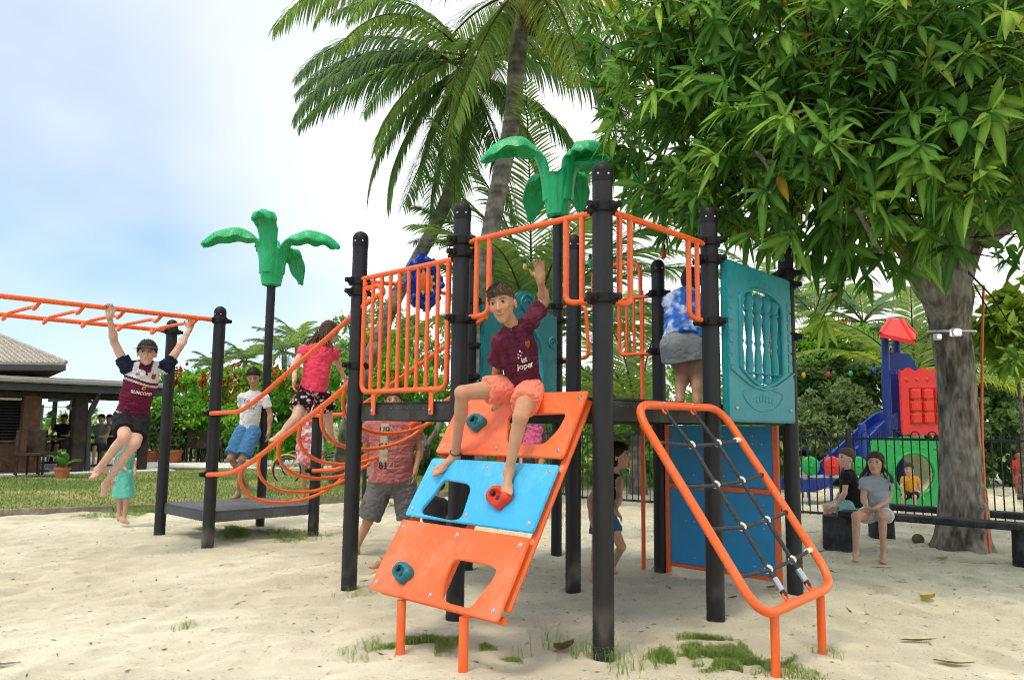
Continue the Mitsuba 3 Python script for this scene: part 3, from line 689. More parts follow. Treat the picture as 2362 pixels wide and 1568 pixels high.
# ---- monkey bars
mz = 2.222
A1, B1 = L(LA, LB, mz), L(LA, LB + 1, mz - .015)
mk = add(pf, 'monkey_bars', tube([A1 - U * .07, A1 - U * 4.2], .0225, 12), 'm_orange_pipe', smooth=60, label='orange monkey bar ladder running out of the picture')
add(mk, 'rail', tube([B1 - U * .07, B1 - U * 4.2], .0225, 12), 'm_orange_pipe', smooth=60)
for t in np.arange(.22, 4.2, .34):
    pts = fillet([A1 - U * t, A1 - U * (t + .02) + V * .12 + [0, 0, -.075], A1 - U * (t - .02) + V * .27 + [0, 0, -.02], B1 - U * (t + .05) - V * .30 + [0, 0, -.02], B1 - U * (t + .05) - V * .14 + [0, 0, -.075], B1 - U * t], .09, 5)
    add(mk, 'rung', tube(pts, .0165, 10), 'm_orange_pipe', smooth=60)
for ab in ((LA - 3.55, LB), (LA - 3.55, LB + 1)): post(ab[0], ab[1], 2.36, (2.22,))

# ---- green plastic palm tops
from scipy.interpolate import PchipInterpolator as spline_


def smooth01(t): t = min(1, max(0, t)); return t * t * (3 - 2 * t)
def palm_top(c, z0, leaves, lbl, seed):
    """fluted trumpet whose rim runs out into broad thick leaves; leaves: (azimuth, reach, peak height, tip height, half width)"""
    n = 72; nz = 30; V_ = []; H_ = .50
    for t in np.linspace(0, 1, nz):
        for w in np.linspace(0, 2 * math.pi, n, endpoint=False):
            lb = max(math.cos((w - a[0] + math.pi) % (2 * math.pi) - math.pi) for a in leaves); lb = max(0, (lb - .55) / .45)
            r = (.070 if t == 0 else .112) + .075 * t ** 1.1; r *= 1 + .05 * min(1, t * 5) * (abs(math.sin(6 * w)) - .5)
            V_.append(c + [r * math.cos(w), r * math.sin(w), z0 + H_ * t - .09 * max(0, t - .75) * 4 * (1 - lb)])
    i, j = np.meshgrid(np.arange(nz - 1), np.arange(n), indexing='ij'); j2 = (j + 1) % n
    f = tri(np.stack([i * n + j, i * n + j2, (i + 1) * n + j2, (i + 1) * n + j], -1).reshape(-1, 4))
    k = add(pf, 'palm_top', trimesh.Trimesh(np.array(V_), f, process=False), 'm_green_plastic', smooth=50, label=lbl)
    for az, ln, pk, tip, wd in leaves:
        d = np.array([math.cos(az), math.sin(az), 0]); s = np.array([-d[1], d[0], 0]); nt, nw = 36, 21; V_ = []
        kt = [0, .16, .34, .54, .78, 1.]; cr = spline_(kt, [.128, .165, .165 + (ln - .165) * .16, .165 + (ln - .165) * .42, .165 + (ln - .165) * .74, ln]); cz = spline_(kt, [.16, .46, .46 + (pk - .46) * .72, pk, pk - (pk - tip) * .28, tip]); cw_ = spline_(kt, [.075, .10, .125, wd, wd * .82, .028])
        for t in np.linspace(0, 1, nt):
            cen = c + d * float(cr(t)) + np.array([0, 0, z0 + float(cz(t))]); wdt = float(cw_(t)) * (1 + .06 * math.sin(23 * t + seed) * smooth01(t * 3))
            for u in np.linspace(-1, 1, nw):
                q0 = 1 - smooth01((t - .15) / .3); drop = -.42 * (1 - q0) * wdt * u * u - .25 * (1 - q0) * wdt * u ** 4
                V_.append(cen + s * u * wdt - d * (q0 * .55 * wdt * u * u) + np.array([0, 0, drop + .008 * math.cos(u * 9) * (1 - q0) + .014 * math.sin(25 * t + seed + u) * u * u * (1 - q0)]))
        V_ = np.array(V_); i, j = np.meshgrid(np.arange(nt - 1), np.arange(nw - 1), indexing='ij'); q_ = i * nw + j
        f = tri(np.stack([q_, q_ + 1, q_ + nw + 1, q_ + nw], -1).reshape(-1, 4))
        sh = trimesh.Trimesh(V_, f, process=False); nn = sh.vertex_normals; N = len(V_); uu = np.tile(np.linspace(-1, 1, nw), nt)[:, None]; th_ = .009 + .016 * (1 - np.abs(uu) ** 4)
        bd = np.r_[np.arange(nw), np.arange(1, nt) * nw + nw - 1, (nt - 1) * nw + np.arange(nw - 2, -1, -1), np.arange(nt - 2, 0, -1) * nw]
        b2 = np.roll(bd, -1); side = np.vstack([np.c_[bd, bd + N, b2], np.c_[b2, bd + N, b2 + N]])
        add(k, 'leaf', trimesh.Trimesh(np.vstack([V_ + nn * th_, V_ - nn * th_]), np.vstack([f, f[:, ::-1] + N, side]), process=False), 'm_green_plastic', smooth=60)


rd = math.radians
palm_top(L(*LOW['PL'], 0), 2.87, [(rd(182), .86, .70, .50, .16), (rd(262), .40, .86, .80, .15), (rd(2), .80, .68, .50, .16), (rd(62), .50, .52, .12, .15), (rd(120), .45, .66, .5, .15)], 'green plastic palm top over the low platform', 1.)
palm_top(L(2, 2, 0), 3.27, [(rd(186), .76, .78, .54, .17), (rd(320), .54, .68, .58, .17), (rd(354), .82, .62, .30, .16), (rd(122), .50, .50, .08, .17), (rd(56), .48, .55, .15, .16)], 'green plastic palm top over the tower', 2.)
# ---------------------------------------------------------------- people: one smooth surface from a skeleton of tapered limbs
def smin(a, b, k): h = np.clip(.5 + .5 * (b - a) / k, 0, 1); return b * (1 - h) + a * h - k * h * (1 - h)
class Sdf:
    """a list of rounded cones and ellipsoids, blended one after the other; clip = planes (point, outward normal)"""
    def __init__(s): s.p = []
    def cone(s, a, b, ra, rb, k=.012, clip=None, sub=False): s.p.append(('c', np.asarray(a, float), np.asarray(b, float), ra, rb, k, clip, sub)); return s
    def ell(s, c, r, ax=None, k=.015, clip=None, sub=False): s.p.append(('e', np.asarray(c, float), np.eye(3) if ax is None else np.asarray(ax, float), np.asarray(r, float), 0, k, clip, sub)); return s
    def one(s, p, x):
        if p[0] == 'c':
            ab = p[2] - p[1]; L2 = ab @ ab + 1e-12; q = x - p[1]; t = np.clip(q @ ab / L2, 0, 1)
            d = np.sqrt(((q - t[:, None] * ab) ** 2).sum(1)) - (p[3] + (p[4] - p[3]) * t)
        else:
            q = (x - p[1]) @ p[2].T; k0 = np.sqrt(((q / p[3]) ** 2).sum(1)); k1 = np.sqrt(((q / p[3] ** 2) ** 2).sum(1)) + 1e-9; d = k0 * (k0 - 1) / k1
            d = np.where(k0 < 1e-6, -p[3].min(), d)
        for c in (p[6] or ()): d = np.maximum(d, (x - c[0]) @ c[1])
        return d
    def ev(s, x, use=None):
        d = np.full(len(x), 1.)
        for i, p in enumerate(s.p):
            if use is not None and not use[i]: continue
            e = s.one(p, x); d = np.maximum(d, -e) if p[7] else smin(d, e, p[5])
        return d
    def bounds(s):
        lo, hi = np.full(3, 1e9), np.full(3, -1e9)
        for p in s.p:
            if p[7]: continue
            if p[0] == 'c': r = max(p[3], p[4]); lo = np.minimum(lo, np.minimum(p[1], p[2]) - r); hi = np.maximum(hi, np.maximum(p[1], p[2]) + r)
            else: r = np.sqrt(((p[2] * p[3][:, None]) ** 2).sum(0)); lo = np.minimum(lo, p[1] - r); hi = np.maximum(hi, p[1] + r)
        return lo, hi
    def mesh(s, h, smooth=2):
        lo, hi = s.bounds(); lo = lo - 3 * h; Bn = 10; n = np.ceil((hi + 3 * h - lo) / h / Bn).astype(int); F = np.full(n * Bn + 1, 1., np.float32)
        bi = np.stack(np.meshgrid(*[np.arange(k) for k in n], indexing='ij'), -1).reshape(-1, 3); cen = lo + (bi * Bn + Bn / 2) * h
        D = np.array([s.one(p, cen) for p in s.p]); d = np.array([D[i] if not s.p[i][7] else np.full(len(cen), 9.) for i in range(len(s.p))]).min(0)
        R_ = Bn * h * .866 * 1.03; act = np.abs(d) < R_ + .010; F_in = d <= -(R_ + .010)
        o = np.arange(Bn + 1); g = np.stack(np.meshgrid(o, o, o, indexing='ij'), -1).reshape(-1, 3)
        Ff = F
        for b in np.nonzero(F_in)[0]:
            i, j, k = bi[b] * Bn; Ff[i:i + Bn + 1, j:j + Bn + 1, k:k + Bn + 1] = -1
        for b in np.nonzero(act)[0]:
            i, j, k = bi[b] * Bn; use = D[:, b] < max(d[b], -R_) + 2 * R_ + .02
            for q, p in enumerate(s.p):
                if p[7]: use[q] = D[q, b] < 2 * R_
            Ff[i:i + Bn + 1, j:j + Bn + 1, k:k + Bn + 1] = s.ev(lo + (g + bi[b] * Bn) * h, use).reshape(Bn + 1, Bn + 1, Bn + 1)
        v, f = nets(Ff); m = trimesh.Trimesh(v * h + lo, f, process=False)
        relax(m, smooth); return m


def relax(m, n):
    e = m.edges_unique; v = np.array(m.vertices); N = len(v); c = np.bincount(e.ravel(), minlength=N)[:, None] + 1e-9
    for _ in range(n):
        a = np.stack([np.bincount(e[:, 0], v[e[:, 1], k], N) + np.bincount(e[:, 1], v[e[:, 0], k], N) for k in range(3)], -1); v = np.where(c > .5, .5 * v + .5 * a / c, v)
    m.vertices = v


def nets(F):
    neg = F < 0; c = [neg[i:neg.shape[0] - 1 + i, j:neg.shape[1] - 1 + j, k:neg.shape[2] - 1 + k] for i in (0, 1) for j in (0, 1) for k in (0, 1)]
    su = sum(x.astype(np.int8) for x in c); cell = (su > 0) & (su < 8); idx = np.argwhere(cell); ids = np.full(cell.shape, -1, np.int64); ids[tuple(idx.T)] = np.arange(len(idx))
    acc, cnt = np.zeros((len(idx), 3)), np.zeros(len(idx)); cr = [(i, j, k) for i in (0, 1) for j in (0, 1) for k in (0, 1)]
    for a in range(8):
        for b in range(a + 1, 8):
            if sum(abs(x - y) for x, y in zip(cr[a], cr[b])) != 1: continue
            fa, fb = F[tuple((idx + cr[a]).T)], F[tuple((idx + cr[b]).T)]; m = (fa < 0) != (fb < 0); t = np.where(m, fa / np.where(m, fa - fb, 1), 0)
            pnt = idx + np.array(cr[a]) + (np.array(cr[b]) - np.array(cr[a])) * t[:, None]; acc += pnt * m[:, None]; cnt += m
    v = acc / cnt[:, None]; fs = []
    for ax in range(3):
        o = [k for k in range(3) if k != ax]; a_, b_ = F.take(range(F.shape[ax] - 1), ax) < 0, F.take(range(1, F.shape[ax]), ax) < 0
        e = np.argwhere(a_ != b_); e = e[(e[:, o[0]] > 0) & (e[:, o[1]] > 0) & (e[:, o[0]] < F.shape[o[0]] - 1) & (e[:, o[1]] < F.shape[o[1]] - 1)]
        u, w = np.eye(3, dtype=int)[o[0]], np.eye(3, dtype=int)[o[1]]; q = np.stack([ids[tuple((e - u - w).T)], ids[tuple((e - w).T)], ids[tuple(e.T)], ids[tuple((e - u).T)]], -1)
        fl = a_[tuple(e.T)]; fl = fl if ax != 1 else ~fl; q[~fl] = q[~fl][:, ::-1]; fs.append(q)
    return v, tri(np.vstack(fs))


def hand(s, wr, to, nrm_, thumb, sz, curl=.35, spread=.12):
    """palm, four bent fingers of unequal length and a thumb from the side of the palm; nrm_ = where the palm faces; thumb = to which side"""
    d = nrm(to); n = nrm(nrm_ - d * (nrm_ @ d)); t = nrm(np.cross(n, d)); t = t if t @ thumb > 0 else -t
    k = .006; c = wr + d * .045 * sz
    s.cone(wr - d * .01, wr + d * .02 * sz, .024 * sz, .025 * sz, .012)
    s.ell(c, np.array([.050, .040, .0155]) * sz, np.array([d, t, n]), .014)
    for off, ln, sp in ((.027, .066, 1.), (.009, .076, .3), (-.010, .070, -.4), (-.027, .054, -1.1)):
        p = wr + d * .085 * sz + t * off * sz; a = 0.; dd = nrm(d + t * sp * spread)
        for i, (q, r0, r1) in enumerate(((.45, .0095, .0088), (.32, .0088, .0080), (.25, .0080, .0065))):
            a += curl * (1. if i else .7); v = dd * math.cos(a) + n * math.sin(a); e = p + v * ln * q * sz; s.cone(p, e, r0 * sz, r1 * sz, k if i == 0 else .003); p = e
    p = wr + d * .03 * sz + t * .028 * sz; v = nrm(d * .65 + t * .75 + n * .25); e = p + v * .036 * sz; s.cone(p, e, .0135 * sz, .0105 * sz, .010)
    v = nrm(d * .85 + t * (.45 - curl * .5) + n * curl * .6); s.cone(e, e + v * .030 * sz, .0102 * sz, .0078 * sz, .003)


def foot(s, an, toe, up, sz, toes=True):
    d = nrm(toe - an - up * ((toe - an) @ up)); L_ = .135 * sz; side = np.cross(d, up); fl = an - up * .058 * sz
    tip = fl + nrm(toe - fl) * np.linalg.norm(toe - fl); d = nrm(toe - fl); u2 = nrm(up - d * (up @ d)); side = np.cross(d, u2); ln = min(np.linalg.norm(toe - fl), .20 * sz)
    s.cone(an, fl - d * .022 * sz + u2 * .012 * sz, .030 * sz, .027 * sz, .02)
    s.cone(an + d * .012 * sz - u2 * .008 * sz, fl + d * ln * .62 + u2 * .010 * sz, .031 * sz, .022 * sz, .02)
    s.ell(fl + d * ln * .62 + u2 * .0 * sz, np.array([.05, .040, .018]) * sz, np.array([d, side, u2]), .02)
    if toes:
        for i, o in enumerate((-.030, -.014, .001, .015, .028)):
            r = (.0135, .0098, .0092, .0088, .0082)[i] * sz; b = fl + d * (ln * .80) + side * o * sz - u2 * .004 * sz
            s.cone(b, b + d * (.038 - .006 * i) * sz, r, r * .85, .005)


SKIN = {'tan': (.50, .27, .165), 'fair': (.62, .39, .29), 'brown': (.34, .175, .10), 'olive': (.52, .31, .21)}


def person(J, label, skin='tan', size=1., hs=1., front=(0, -1, 0), face=(0, -1, 0), hup=(0, 0, 1), h=.007, shirt=None, shorts=None, hair=None, girth=1., hands=(), feet=(), detail=True, group=None, extra=None, name='person', headless=False, cat_='person', fcol=True):
    """J: the joints. The body is one continuous surface; clothing and hair are its children."""
    J = {k: np.asarray(v, float) for k, v in J.items()}; B = Sdf(); s = size
    nk, pv = J['neck'], J['pelvis']; up = nrm(nk - pv); tl = np.linalg.norm(nk - pv); sw = np.linalg.norm(J['shR'] - J['shL']); sw0 = max(sw, .30 * s)
    rt = J['shR'] - J['shL']; rt = nrm(rt - up * (rt @ up)); fr = np.cross(rt, up); f0 = np.asarray(front, float); fr = fr if fr @ f0 > 0 else -fr
    if np.linalg.norm(rt) < .5: fr = nrm(f0 - up * (f0 @ up)); rt = np.cross(up, fr)
    A3 = np.array([rt, up, fr]); gw = girth
    hd = J['head']; hf = nrm(face); hu = nrm(np.asarray(hup, float) - hf * (np.asarray(hup, float) @ hf)); hr = np.cross(hf, hu); H3 = np.array([hr, hu, hf])
    def tors(X, o=0., drop=0., straight=0., k=.03, clip=None, lo=1.):
        X.ell(nk - up * tl * .30, (sw0 * .40 * gw + o, tl * .36 + o, sw0 * .27 * gw + o), A3, k, clip)
        X.ell(nk - up * tl * .62, (sw0 * (.335 + .05 * straight) * gw + o, tl * .34 + o, sw0 * (.25 + .03 * straight) * gw + o), A3, k, clip)
        X.ell(nk - up * tl * (.93 + drop), (sw0 * .375 * gw + o, tl * .24 + o, sw0 * .275 * gw + o), A3, k, clip)
        for q in ('shL', 'shR'): X.cone(nk - up * tl * .07, J[q], .046 * s + o, .042 * s + o, k, clip[:1] if clip else clip)
    tors(B)
    if not headless:
        B.cone(nk - up * .02 * s, hd - hu * .045 * hs - hf * .022 * hs, .046 * s, .040 * hs, .016)
        B.ell(hd + hu * .022 * hs - hf * .012 * hs, np.array([.073, .088, .091]) * hs, H3, .01)
        B.ell(hd - hu * .042 * hs + hf * .020 * hs, np.array([.053, .066, .060]) * hs, H3, .028)
        B.ell(hd - hu * .094 * hs + hf * .050 * hs, np.array([.024, .018, .022]) * hs, H3, .022)
        for q in (-1, 1):
            B.ell(hd + hr * q * .034 * hs - hu * .022 * hs + hf * .066 * hs, np.array([.022, .02, .014]) * hs, H3, .02)
            B.ell(hd + hr * q * .075 * hs - hu * .014 * hs - hf * .012 * hs, np.array([.008, .031, .019]) * hs, H3, .006)
            B.ell(hd + hr * q * .031 * hs + hu * .004 * hs + hf * .092 * hs, np.array([.019, .013, .014]) * hs, H3, .012, None, True) if h < .0055 else 0
        B.cone(hd + hu * .004 * hs + hf * .082 * hs, hd - hu * .030 * hs + hf * .100 * hs, .0085 * hs, .0125 * hs, .014)
        for q in (-1, 1): B.ell(hd + hr * q * .012 * hs - hu * .033 * hs + hf * .092 * hs, np.array([.009, .007, .010]) * hs, H3, .006)
        B.ell(hd - hu * .058 * hs + hf * .083 * hs, np.array([.024, .009, .010]) * hs, H3, .010)
    for q in 'LR':
        if 'el' + q in J:
            B.cone(J['sh' + q], J['el' + q], .044 * s, .034 * s, .022); B.cone(J['el' + q], J['wr' + q], .0345 * s, .0235 * s, .012)
            m = J['el' + q] * .72 + J['wr' + q] * .28; B.ell(m, (.037 * s, .037 * s, .05 * s), None, .02)
        if 'kn' + q in J:
            hp, kn = J['hip' + q], J['kn' + q]; B.cone(hp, kn, .078 * s * gw, .051 * s, .03)
            if 'an' + q in J:
                an = J['an' + q]; B.cone(kn, an, .047 * s, .030 * s, .014); cx = nrm(an - kn); bk = -(fr - cx * (fr @ cx)); tf = hp - kn; tf = tf - cx * (tf @ cx)
                bk = nrm(tf) if np.linalg.norm(tf) > .06 else nrm(bk); B.ell(kn * .70 + an * .30 + bk * .018 * s, (.038 * s, .038 * s, .095 * s), np.array([nrm(np.cross(cx, bk)), bk, cx]), .02)
                B.ell(kn - bk * .012 * s, (.036 * s,) * 3, None, .02)
    for q, to, n, th, cu in hands: hand(B, J['wr' + q], np.asarray(to, float), np.asarray(n, float), np.asarray(th, float), s * 1.02, cu)
    for q, toe, fu in feet: foot(B, J['an' + q], np.asarray(toe, float), nrm(fu), s, h < .0065)
    m = B.mesh(h); v = m.vertices; c = np.array(SKIN[skin] if isinstance(skin, str) else skin); col = np.tile(c, (len(v), 1))
    t = vnoise(v, 22, 3)[:, None]; col = col * (1 + .22 * t)
    red = np.array([1.12, .88, .86])
    spots = [J[a + b] for a in ('kn', 'el') for b in 'LR' if a + b in J] + [np.asarray(x[1], float) for x in feet]
    if not headless: spots += [hd + hr * q * .042 * hs - hu * .03 * hs + hf * .07 * hs for q in (-1, 1)]
    for p in spots: w = np.exp(-(((v - p) ** 2).sum(1) / (.045 * s) ** 2))[:, None] * .75; col = col * (1 - w + w * red)
    root = thing(name, label, cat_, group); add(root, 'body', m, 'm_skin', smooth=True, color=col)
    if not headless and detail:
        for q in (-1, 1):
            e = hd + hr * q * .0315 * hs + hu * .004 * hs + hf * .0745 * hs
            ek = add(root, 'eye', xf(ball((0, 0, 0), .0125 * hs, 2, (1.12, .50, .60)), frame(e, hr, hu, hf)), 'm_gloss', color=(.50, .47, .44), smooth=True)
            add(ek, 'iris', xf(ball((0, 0, 0), .0070 * hs, 1, (1, .9, .5)), frame(e + hf * .0058 * hs, hr, hu, hf)), 'm_gloss', color=(.028, .015, .009), smooth=True)
            bp_ = [e + hr * q * x * hs + hu * (.0185 + y) * hs + hf * z * hs for x, y, z in ((-.018, -.002, .013), (-.006, .002, .0135), (.008, .003, .009), (.02, -.002, -.001))]
            add(root, 'eyebrow', tube(bp_, np.array([.0018, .0027, .0026, .0013]) * hs, 6), 'm_hair', color=np.array(hair['c'] if hair else (.03, .02, .015)) * .5 + np.array(c) * .14, smooth=True)
            lid = [e + hr * q * x * hs + hu * (y) * hs + hf * z * hs for x, y, z in ((-.0145, .001, .004), (-.007, .0070, .0085), (.004, .0078, .0085), (.0145, .002, .003))]
            add(root, 'eyelid', tube(lid, np.array([.0016, .0022, .0022, .0014]) * hs, 6), 'm_hair', color=np.array(c) * .35, smooth=True)
        lips = []
        for yo, rr in ((-.0545, .0034), (-.0625, .0044)):
            lips.append(tube([hd + hr * x * hs + hu * (yo + (.002 if abs(x) < .002 and yo > -.06 else 0)) * hs + hf * z * hs for x, z in ((-.021, .0735), (-.011, .0835), (0, .0870), (.011, .0835), (.021, .0735))], np.array([.0012, rr, rr, rr, .0012]) * hs, 8))
        add(root, 'mouth', lips, 'm_skin', color=np.array(c) * [.92, .58, .58], smooth=True)
        add(root, 'mouth_line', tube([hd + hr * x * hs - hu * .058 * hs + hf * z * hs for x, z in ((-.02, .0765), (0, .0895), (.02, .0765))], .0016 * hs, 6), 'm_skin', color=np.array(c) * .12, smooth=True)
    out = {'root': root, 'rt': rt, 'up': up, 'fr': fr, 'hr': hr, 'hu': hu, 'hf': hf, 'hd': hd, 'A3': A3}
    # clothing -----------------------------------------------------------------
    if shirt:
        X = Sdf(); o = shirt.get('o', .013) * s; hem = nk - up * tl * shirt.get('hem', 1.05); cl = [(hem, -up), (nk + up * shirt.get('collar', .018) * s + fr * .0, nrm(up + fr * .25))]
        tors(X, o, shirt.get('drop', .05), 1., .035, cl)
        X.cone(nk - up * tl * .55, nk - up * tl * (shirt.get('hem', 1.05) + .1), sw0 * .30 * gw + o, sw0 * (.31 + shirt.get('flare', 0)) * gw + o, .04, cl) if shirt.get('loose', 1) else 0
        fs = shirt.get('sleeve', .55)
        for q in 'LR':
            if fs and 'el' + q in J:
                a, b = J['sh' + q], J['el' + q]; d = nrm(b - a); e = a + (b - a) * fs
                X.cone(a - d * .01, e + d * .05, .047 * s + o * .5, (.050 + shirt.get('wide', .010)) * s + o * .5, .03, [(e, d), (a - d * .08 * s, -d)])
        m = X.mesh(h * 1.1, 2); fold(m, shirt.get('fold', .010) * s, 9 / s, up); vs = m.vertices
        col = np.tile(np.asarray(shirt['c'], float), (len(vs), 1))
        if h < .0088 and fs and not headless:
            e_ = nrm(up + fr * .30); a_ = nrm(rt - e_ * (rt @ e_)); b_ = np.cross(e_, a_); rg = [nk + up * .016 * s + fr * .012 * s + (a_ * math.cos(w) * .062 + b_ * math.sin(w) * .056) * s for w in np.linspace(0, 6.283, 25)[:-1]]
            add(root, 'collar', tube(np.array(rg), .0065 * s, 6, closed=True), 'm_cloth', color=np.asarray(shirt.get('trim', np.asarray(shirt['c']) * .75), float), smooth=True)
        if 'paint' in shirt:
            loc_ = np.stack([(vs - nk) @ rt / sw0, (vs - nk) @ up / tl, (vs - nk) @ fr / sw0], -1); sd = np.stack([(vs - J['sh' + q]) @ nrm(J['el' + q] - J['sh' + q]) / s if 'el' + q in J else np.full(len(vs), -1.) for q in 'LR'], -1)
            col = shirt['paint'](loc_, vs, col, sd)
        out['shirt'] = add(root, shirt.get('name', 'shirt'), m, 'm_cloth', smooth=True, color=col); out['X'] = X
        kd_ = (sp_tree(m.vertices), np.asarray(m.vertices), np.asarray(m.vertex_normals))
        for it_, tx in enumerate(shirt.get('text', ())): print_on(out['shirt'], X, kd_, nk, rt, up, fr, sw0, tl, *tx, lift=.0015 * it_)
    if shorts:
        X = Sdf(); o = shorts.get('o', .014) * s; wz = nk - up * tl * (max(shorts.get('waist', .80), shirt.get('hem', 1.05) - .07) if shirt and shirt.get('over', 1) else shorts.get('waist', .80))
        X.ell(nk - up * tl * .95, (sw0 * .385 * gw + o, tl * .26 + o, sw0 * .285 * gw + o), A3, .03, [(wz, up)])
        for q in 'LR':
            if 'kn' + q in J:
                a, b = J['hip' + q], J['kn' + q]; fl_ = shorts.get('len', .62); e = a + (b - a) * fl_; d = nrm(b - a); w0 = .086 * s * gw + o; w1 = (shorts.get('w', .084) * s * gw + o)
                ed = nrm(d + np.asarray(shorts.get('tilt', (0, 0, 0)), float)); X.cone(a, e + d * .06, w0, w1, .016 if not shorts.get('skirt') else .09, [(e, ed)])
        m = X.mesh(h * 1.1, 2); fold(m, shorts.get('fold', .011) * s, 10 / s, up); vs = m.vertices; col = np.tile(np.asarray(shorts['c'], float), (len(vs), 1))
        if 'paint' in shorts: col = shorts['paint'](np.stack([(vs - nk) @ rt / sw0, (vs - nk) @ up / tl, (vs - nk) @ fr / sw0], -1), vs, col, None)
        out['shorts'] = add(root, shorts.get('name', 'shorts'), m, 'm_cloth', smooth=True, color=col); out['XS'] = X
    if hair and not headless: out['hair'] = do_hair(root, hd, hr, hu, hf, hs, h, nk, up, **hair)
    return out


def fold(m, amp, f, up, lim=.009):
    """cloth folds: stretched noise along the surface, stronger low on the piece"""
    v = np.asarray(m.vertices); n = np.asarray(m.vertex_normals); w = v * f; w = w - np.outer(w @ up, up) * .55
    a = np.abs(meshkit.fbm(w * .8, 3, 31) - .5) * 2; b = meshkit.fbm(v * f * 2.2, 2, 17) - .5
    w2 = v * f * 1.7; w2 = w2 + np.outer(w2 @ up, up) * .9; cr = np.abs(meshkit.fbm(w2, 2, 53) - .5) * 2
    d = amp * (.45 - a * 1.4) + amp * .6 * b - amp * .9 * np.clip(.22 - cr, 0, 1) / .22 * .7; m.vertices = v + n * np.maximum(d, -lim)[:, None]


from scipy.spatial import cKDTree as sp_tree


def print_on(parent, X, kd, nk, rt, up, fr, sw, tl, text, x, y, hgt, colr, back=False, lift=0.):
    """lettering laid on the cloth: each letter follows the surface"""
    tm = meshkit.text_mesh(text, hgt, .002, True) if isinstance(text, str) else text; v = np.asarray(tm.vertices); w = v[:, 0].max() + v[:, 0].min(); dr_ = fr if not back else -fr; rx = rt if not back else -rt
    if np.cross(rx, up) @ dr_ < 0: rx = -rx
    p0 = nk + up * y * tl + rx * x * sw + np.outer(v[:, 0] - w / 2, rx) + np.outer(v[:, 1], up) + dr_ * .30; t = np.zeros(len(v))
    for _ in range(40): t = t + np.clip(X.ev(p0 - dr_ * t[:, None]) * .8, -.05, .1)
    q = p0 - dr_ * t[:, None]; _, ii = kd[0].query(q, k=5); up_ = ((kd[1][ii] - q[:, None]) @ dr_).mean(1); q = q + dr_ * (up_[:, None] + .004 + lift + v[:, 2:3] * .8)
    add(parent, 'lettering', trimesh.Trimesh(q, tm.faces, process=False), 'm_cloth', color=colr, smooth=False)


def do_hair(root, hd, hr, hu, hf, hs, h, nk, up, c=(.03, .02, .012), style='short', fl=.05, spike=.006, nape=-.055, strands=0, **kw):
    H3 = np.array([hr, hu, hf]); X = Sdf(); g = np.random.default_rng(int(abs(hd[0]) * 1000) % 997)
    a = hd + hf * .075 * hs + hu * fl * hs; b = hd - hf * .07 * hs + hu * nape * hs; d = nrm(a - b); n = nrm(hu - d * (hu @ d)); cl = [(a, -n)]
    th = kw.get('th', .010)
    X.ell(hd + hu * .024 * hs - hf * .014 * hs, (np.array([.073, .088, .091]) + th) * hs, H3, .01, cl)
    if kw.get('top'): X.ell(hd + hu * .066 * hs + hf * .022 * hs, np.array([.062, kw['top'] + .012, .068]) * hs, H3, .02)
    if style in ('long', 'braids', 'bun'): X.ell(hd - hu * .012 * hs - hf * .040 * hs, np.array([.074, .10, .062]) * hs, H3, .02)
    m = X.mesh(h * .9, 1); v = m.vertices; nn = m.vertex_normals
    dl = meshkit.fbm(v * 48 / hs, 2, 5) - .42; m.vertices = v + nn * (spike * hs * 2.2 * dl)[:, None]
    col = np.tile(np.asarray(c, float), (len(v), 1)) * (.65 + .8 * meshkit.noise(v * 75 / hs, 3))[:, None]
    k = add(root, 'hair', m, 'm_hair', smooth=True, color=col)
    strands = strands or (1100 if h < .0088 else 0)
    if strands:                                                # short locks standing out of the cap
        ln = kw.get('ln', .022); vs, fs = [], []
        pick = g.integers(0, len(m.vertices), strands); P0 = m.vertices[pick]; N0 = m.vertex_normals[pick]; dirn = np.asarray(kw.get('comb', hf * .5 - hu * .35), float)
        D0 = N0 * .40 + dirn * .8 + g.normal(0, .25, (strands, 3)); D0 /= np.linalg.norm(D0, axis=1, keepdims=True); S0 = np.cross(D0, N0 + .01); S0 /= np.linalg.norm(S0, axis=1, keepdims=True) + 1e-9
        w = .0016 * hs * g.uniform(.6, 1.5, (strands, 1)); l_ = ln * hs * g.uniform(.5, 1.2, (strands, 1)); P0 = P0 - N0 * .003 * hs
        v = np.stack([P0 - S0 * w, P0 + S0 * w, P0 + D0 * l_ * .6 - S0 * w * .8, P0 + D0 * l_ * .6 + S0 * w * .8, P0 + D0 * l_ - N0 * l_ * .25], 1).reshape(-1, 3); o = np.arange(strands)[:, None] * 5
        add(k, 'locks', (v, np.vstack([o + [[0, 1, 3]], o + [[0, 3, 2]], o + [[2, 3, 4]]])), 'm_hair', color=np.repeat(np.asarray(c)[None] * g.uniform(.5, 1.7, (strands, 1)), 5, 0), smooth=False)
    if style == 'braids':
        for i, (x, y, z, ln, lx) in enumerate(kw['braids']):
            p = hd + hr * x * hs + hu * y * hs + hf * z * hs; q = [p + hu * .02 * hs - hf * .0, p + hr * np.sign(x) * .012 * hs - hu * .05 * hs, p + hr * lx * hs + np.array([0, 0, -1.]) * ln * .6, p + hr * lx * 1.1 * hs + np.array([0, 0, -1.]) * ln]
            pts = fillet(q, .05, 6); n_ = 40; tt = np.linspace(0, len(pts) - 1, n_); ii = np.minimum(tt.astype(int), len(pts) - 2); pp = pts[ii] + (pts[ii + 1] - pts[ii]) * (tt - ii)[:, None]
            add(k, 'braid', tube(pp, (.0085 + .0022 * np.sin(np.arange(n_) * 2.1)) * kw.get('bw', 1.) * np.linspace(1.1, .7, n_), 7), 'm_hair', color=np.asarray(c) * g.uniform(.8, 1.5), smooth=True)
    return k


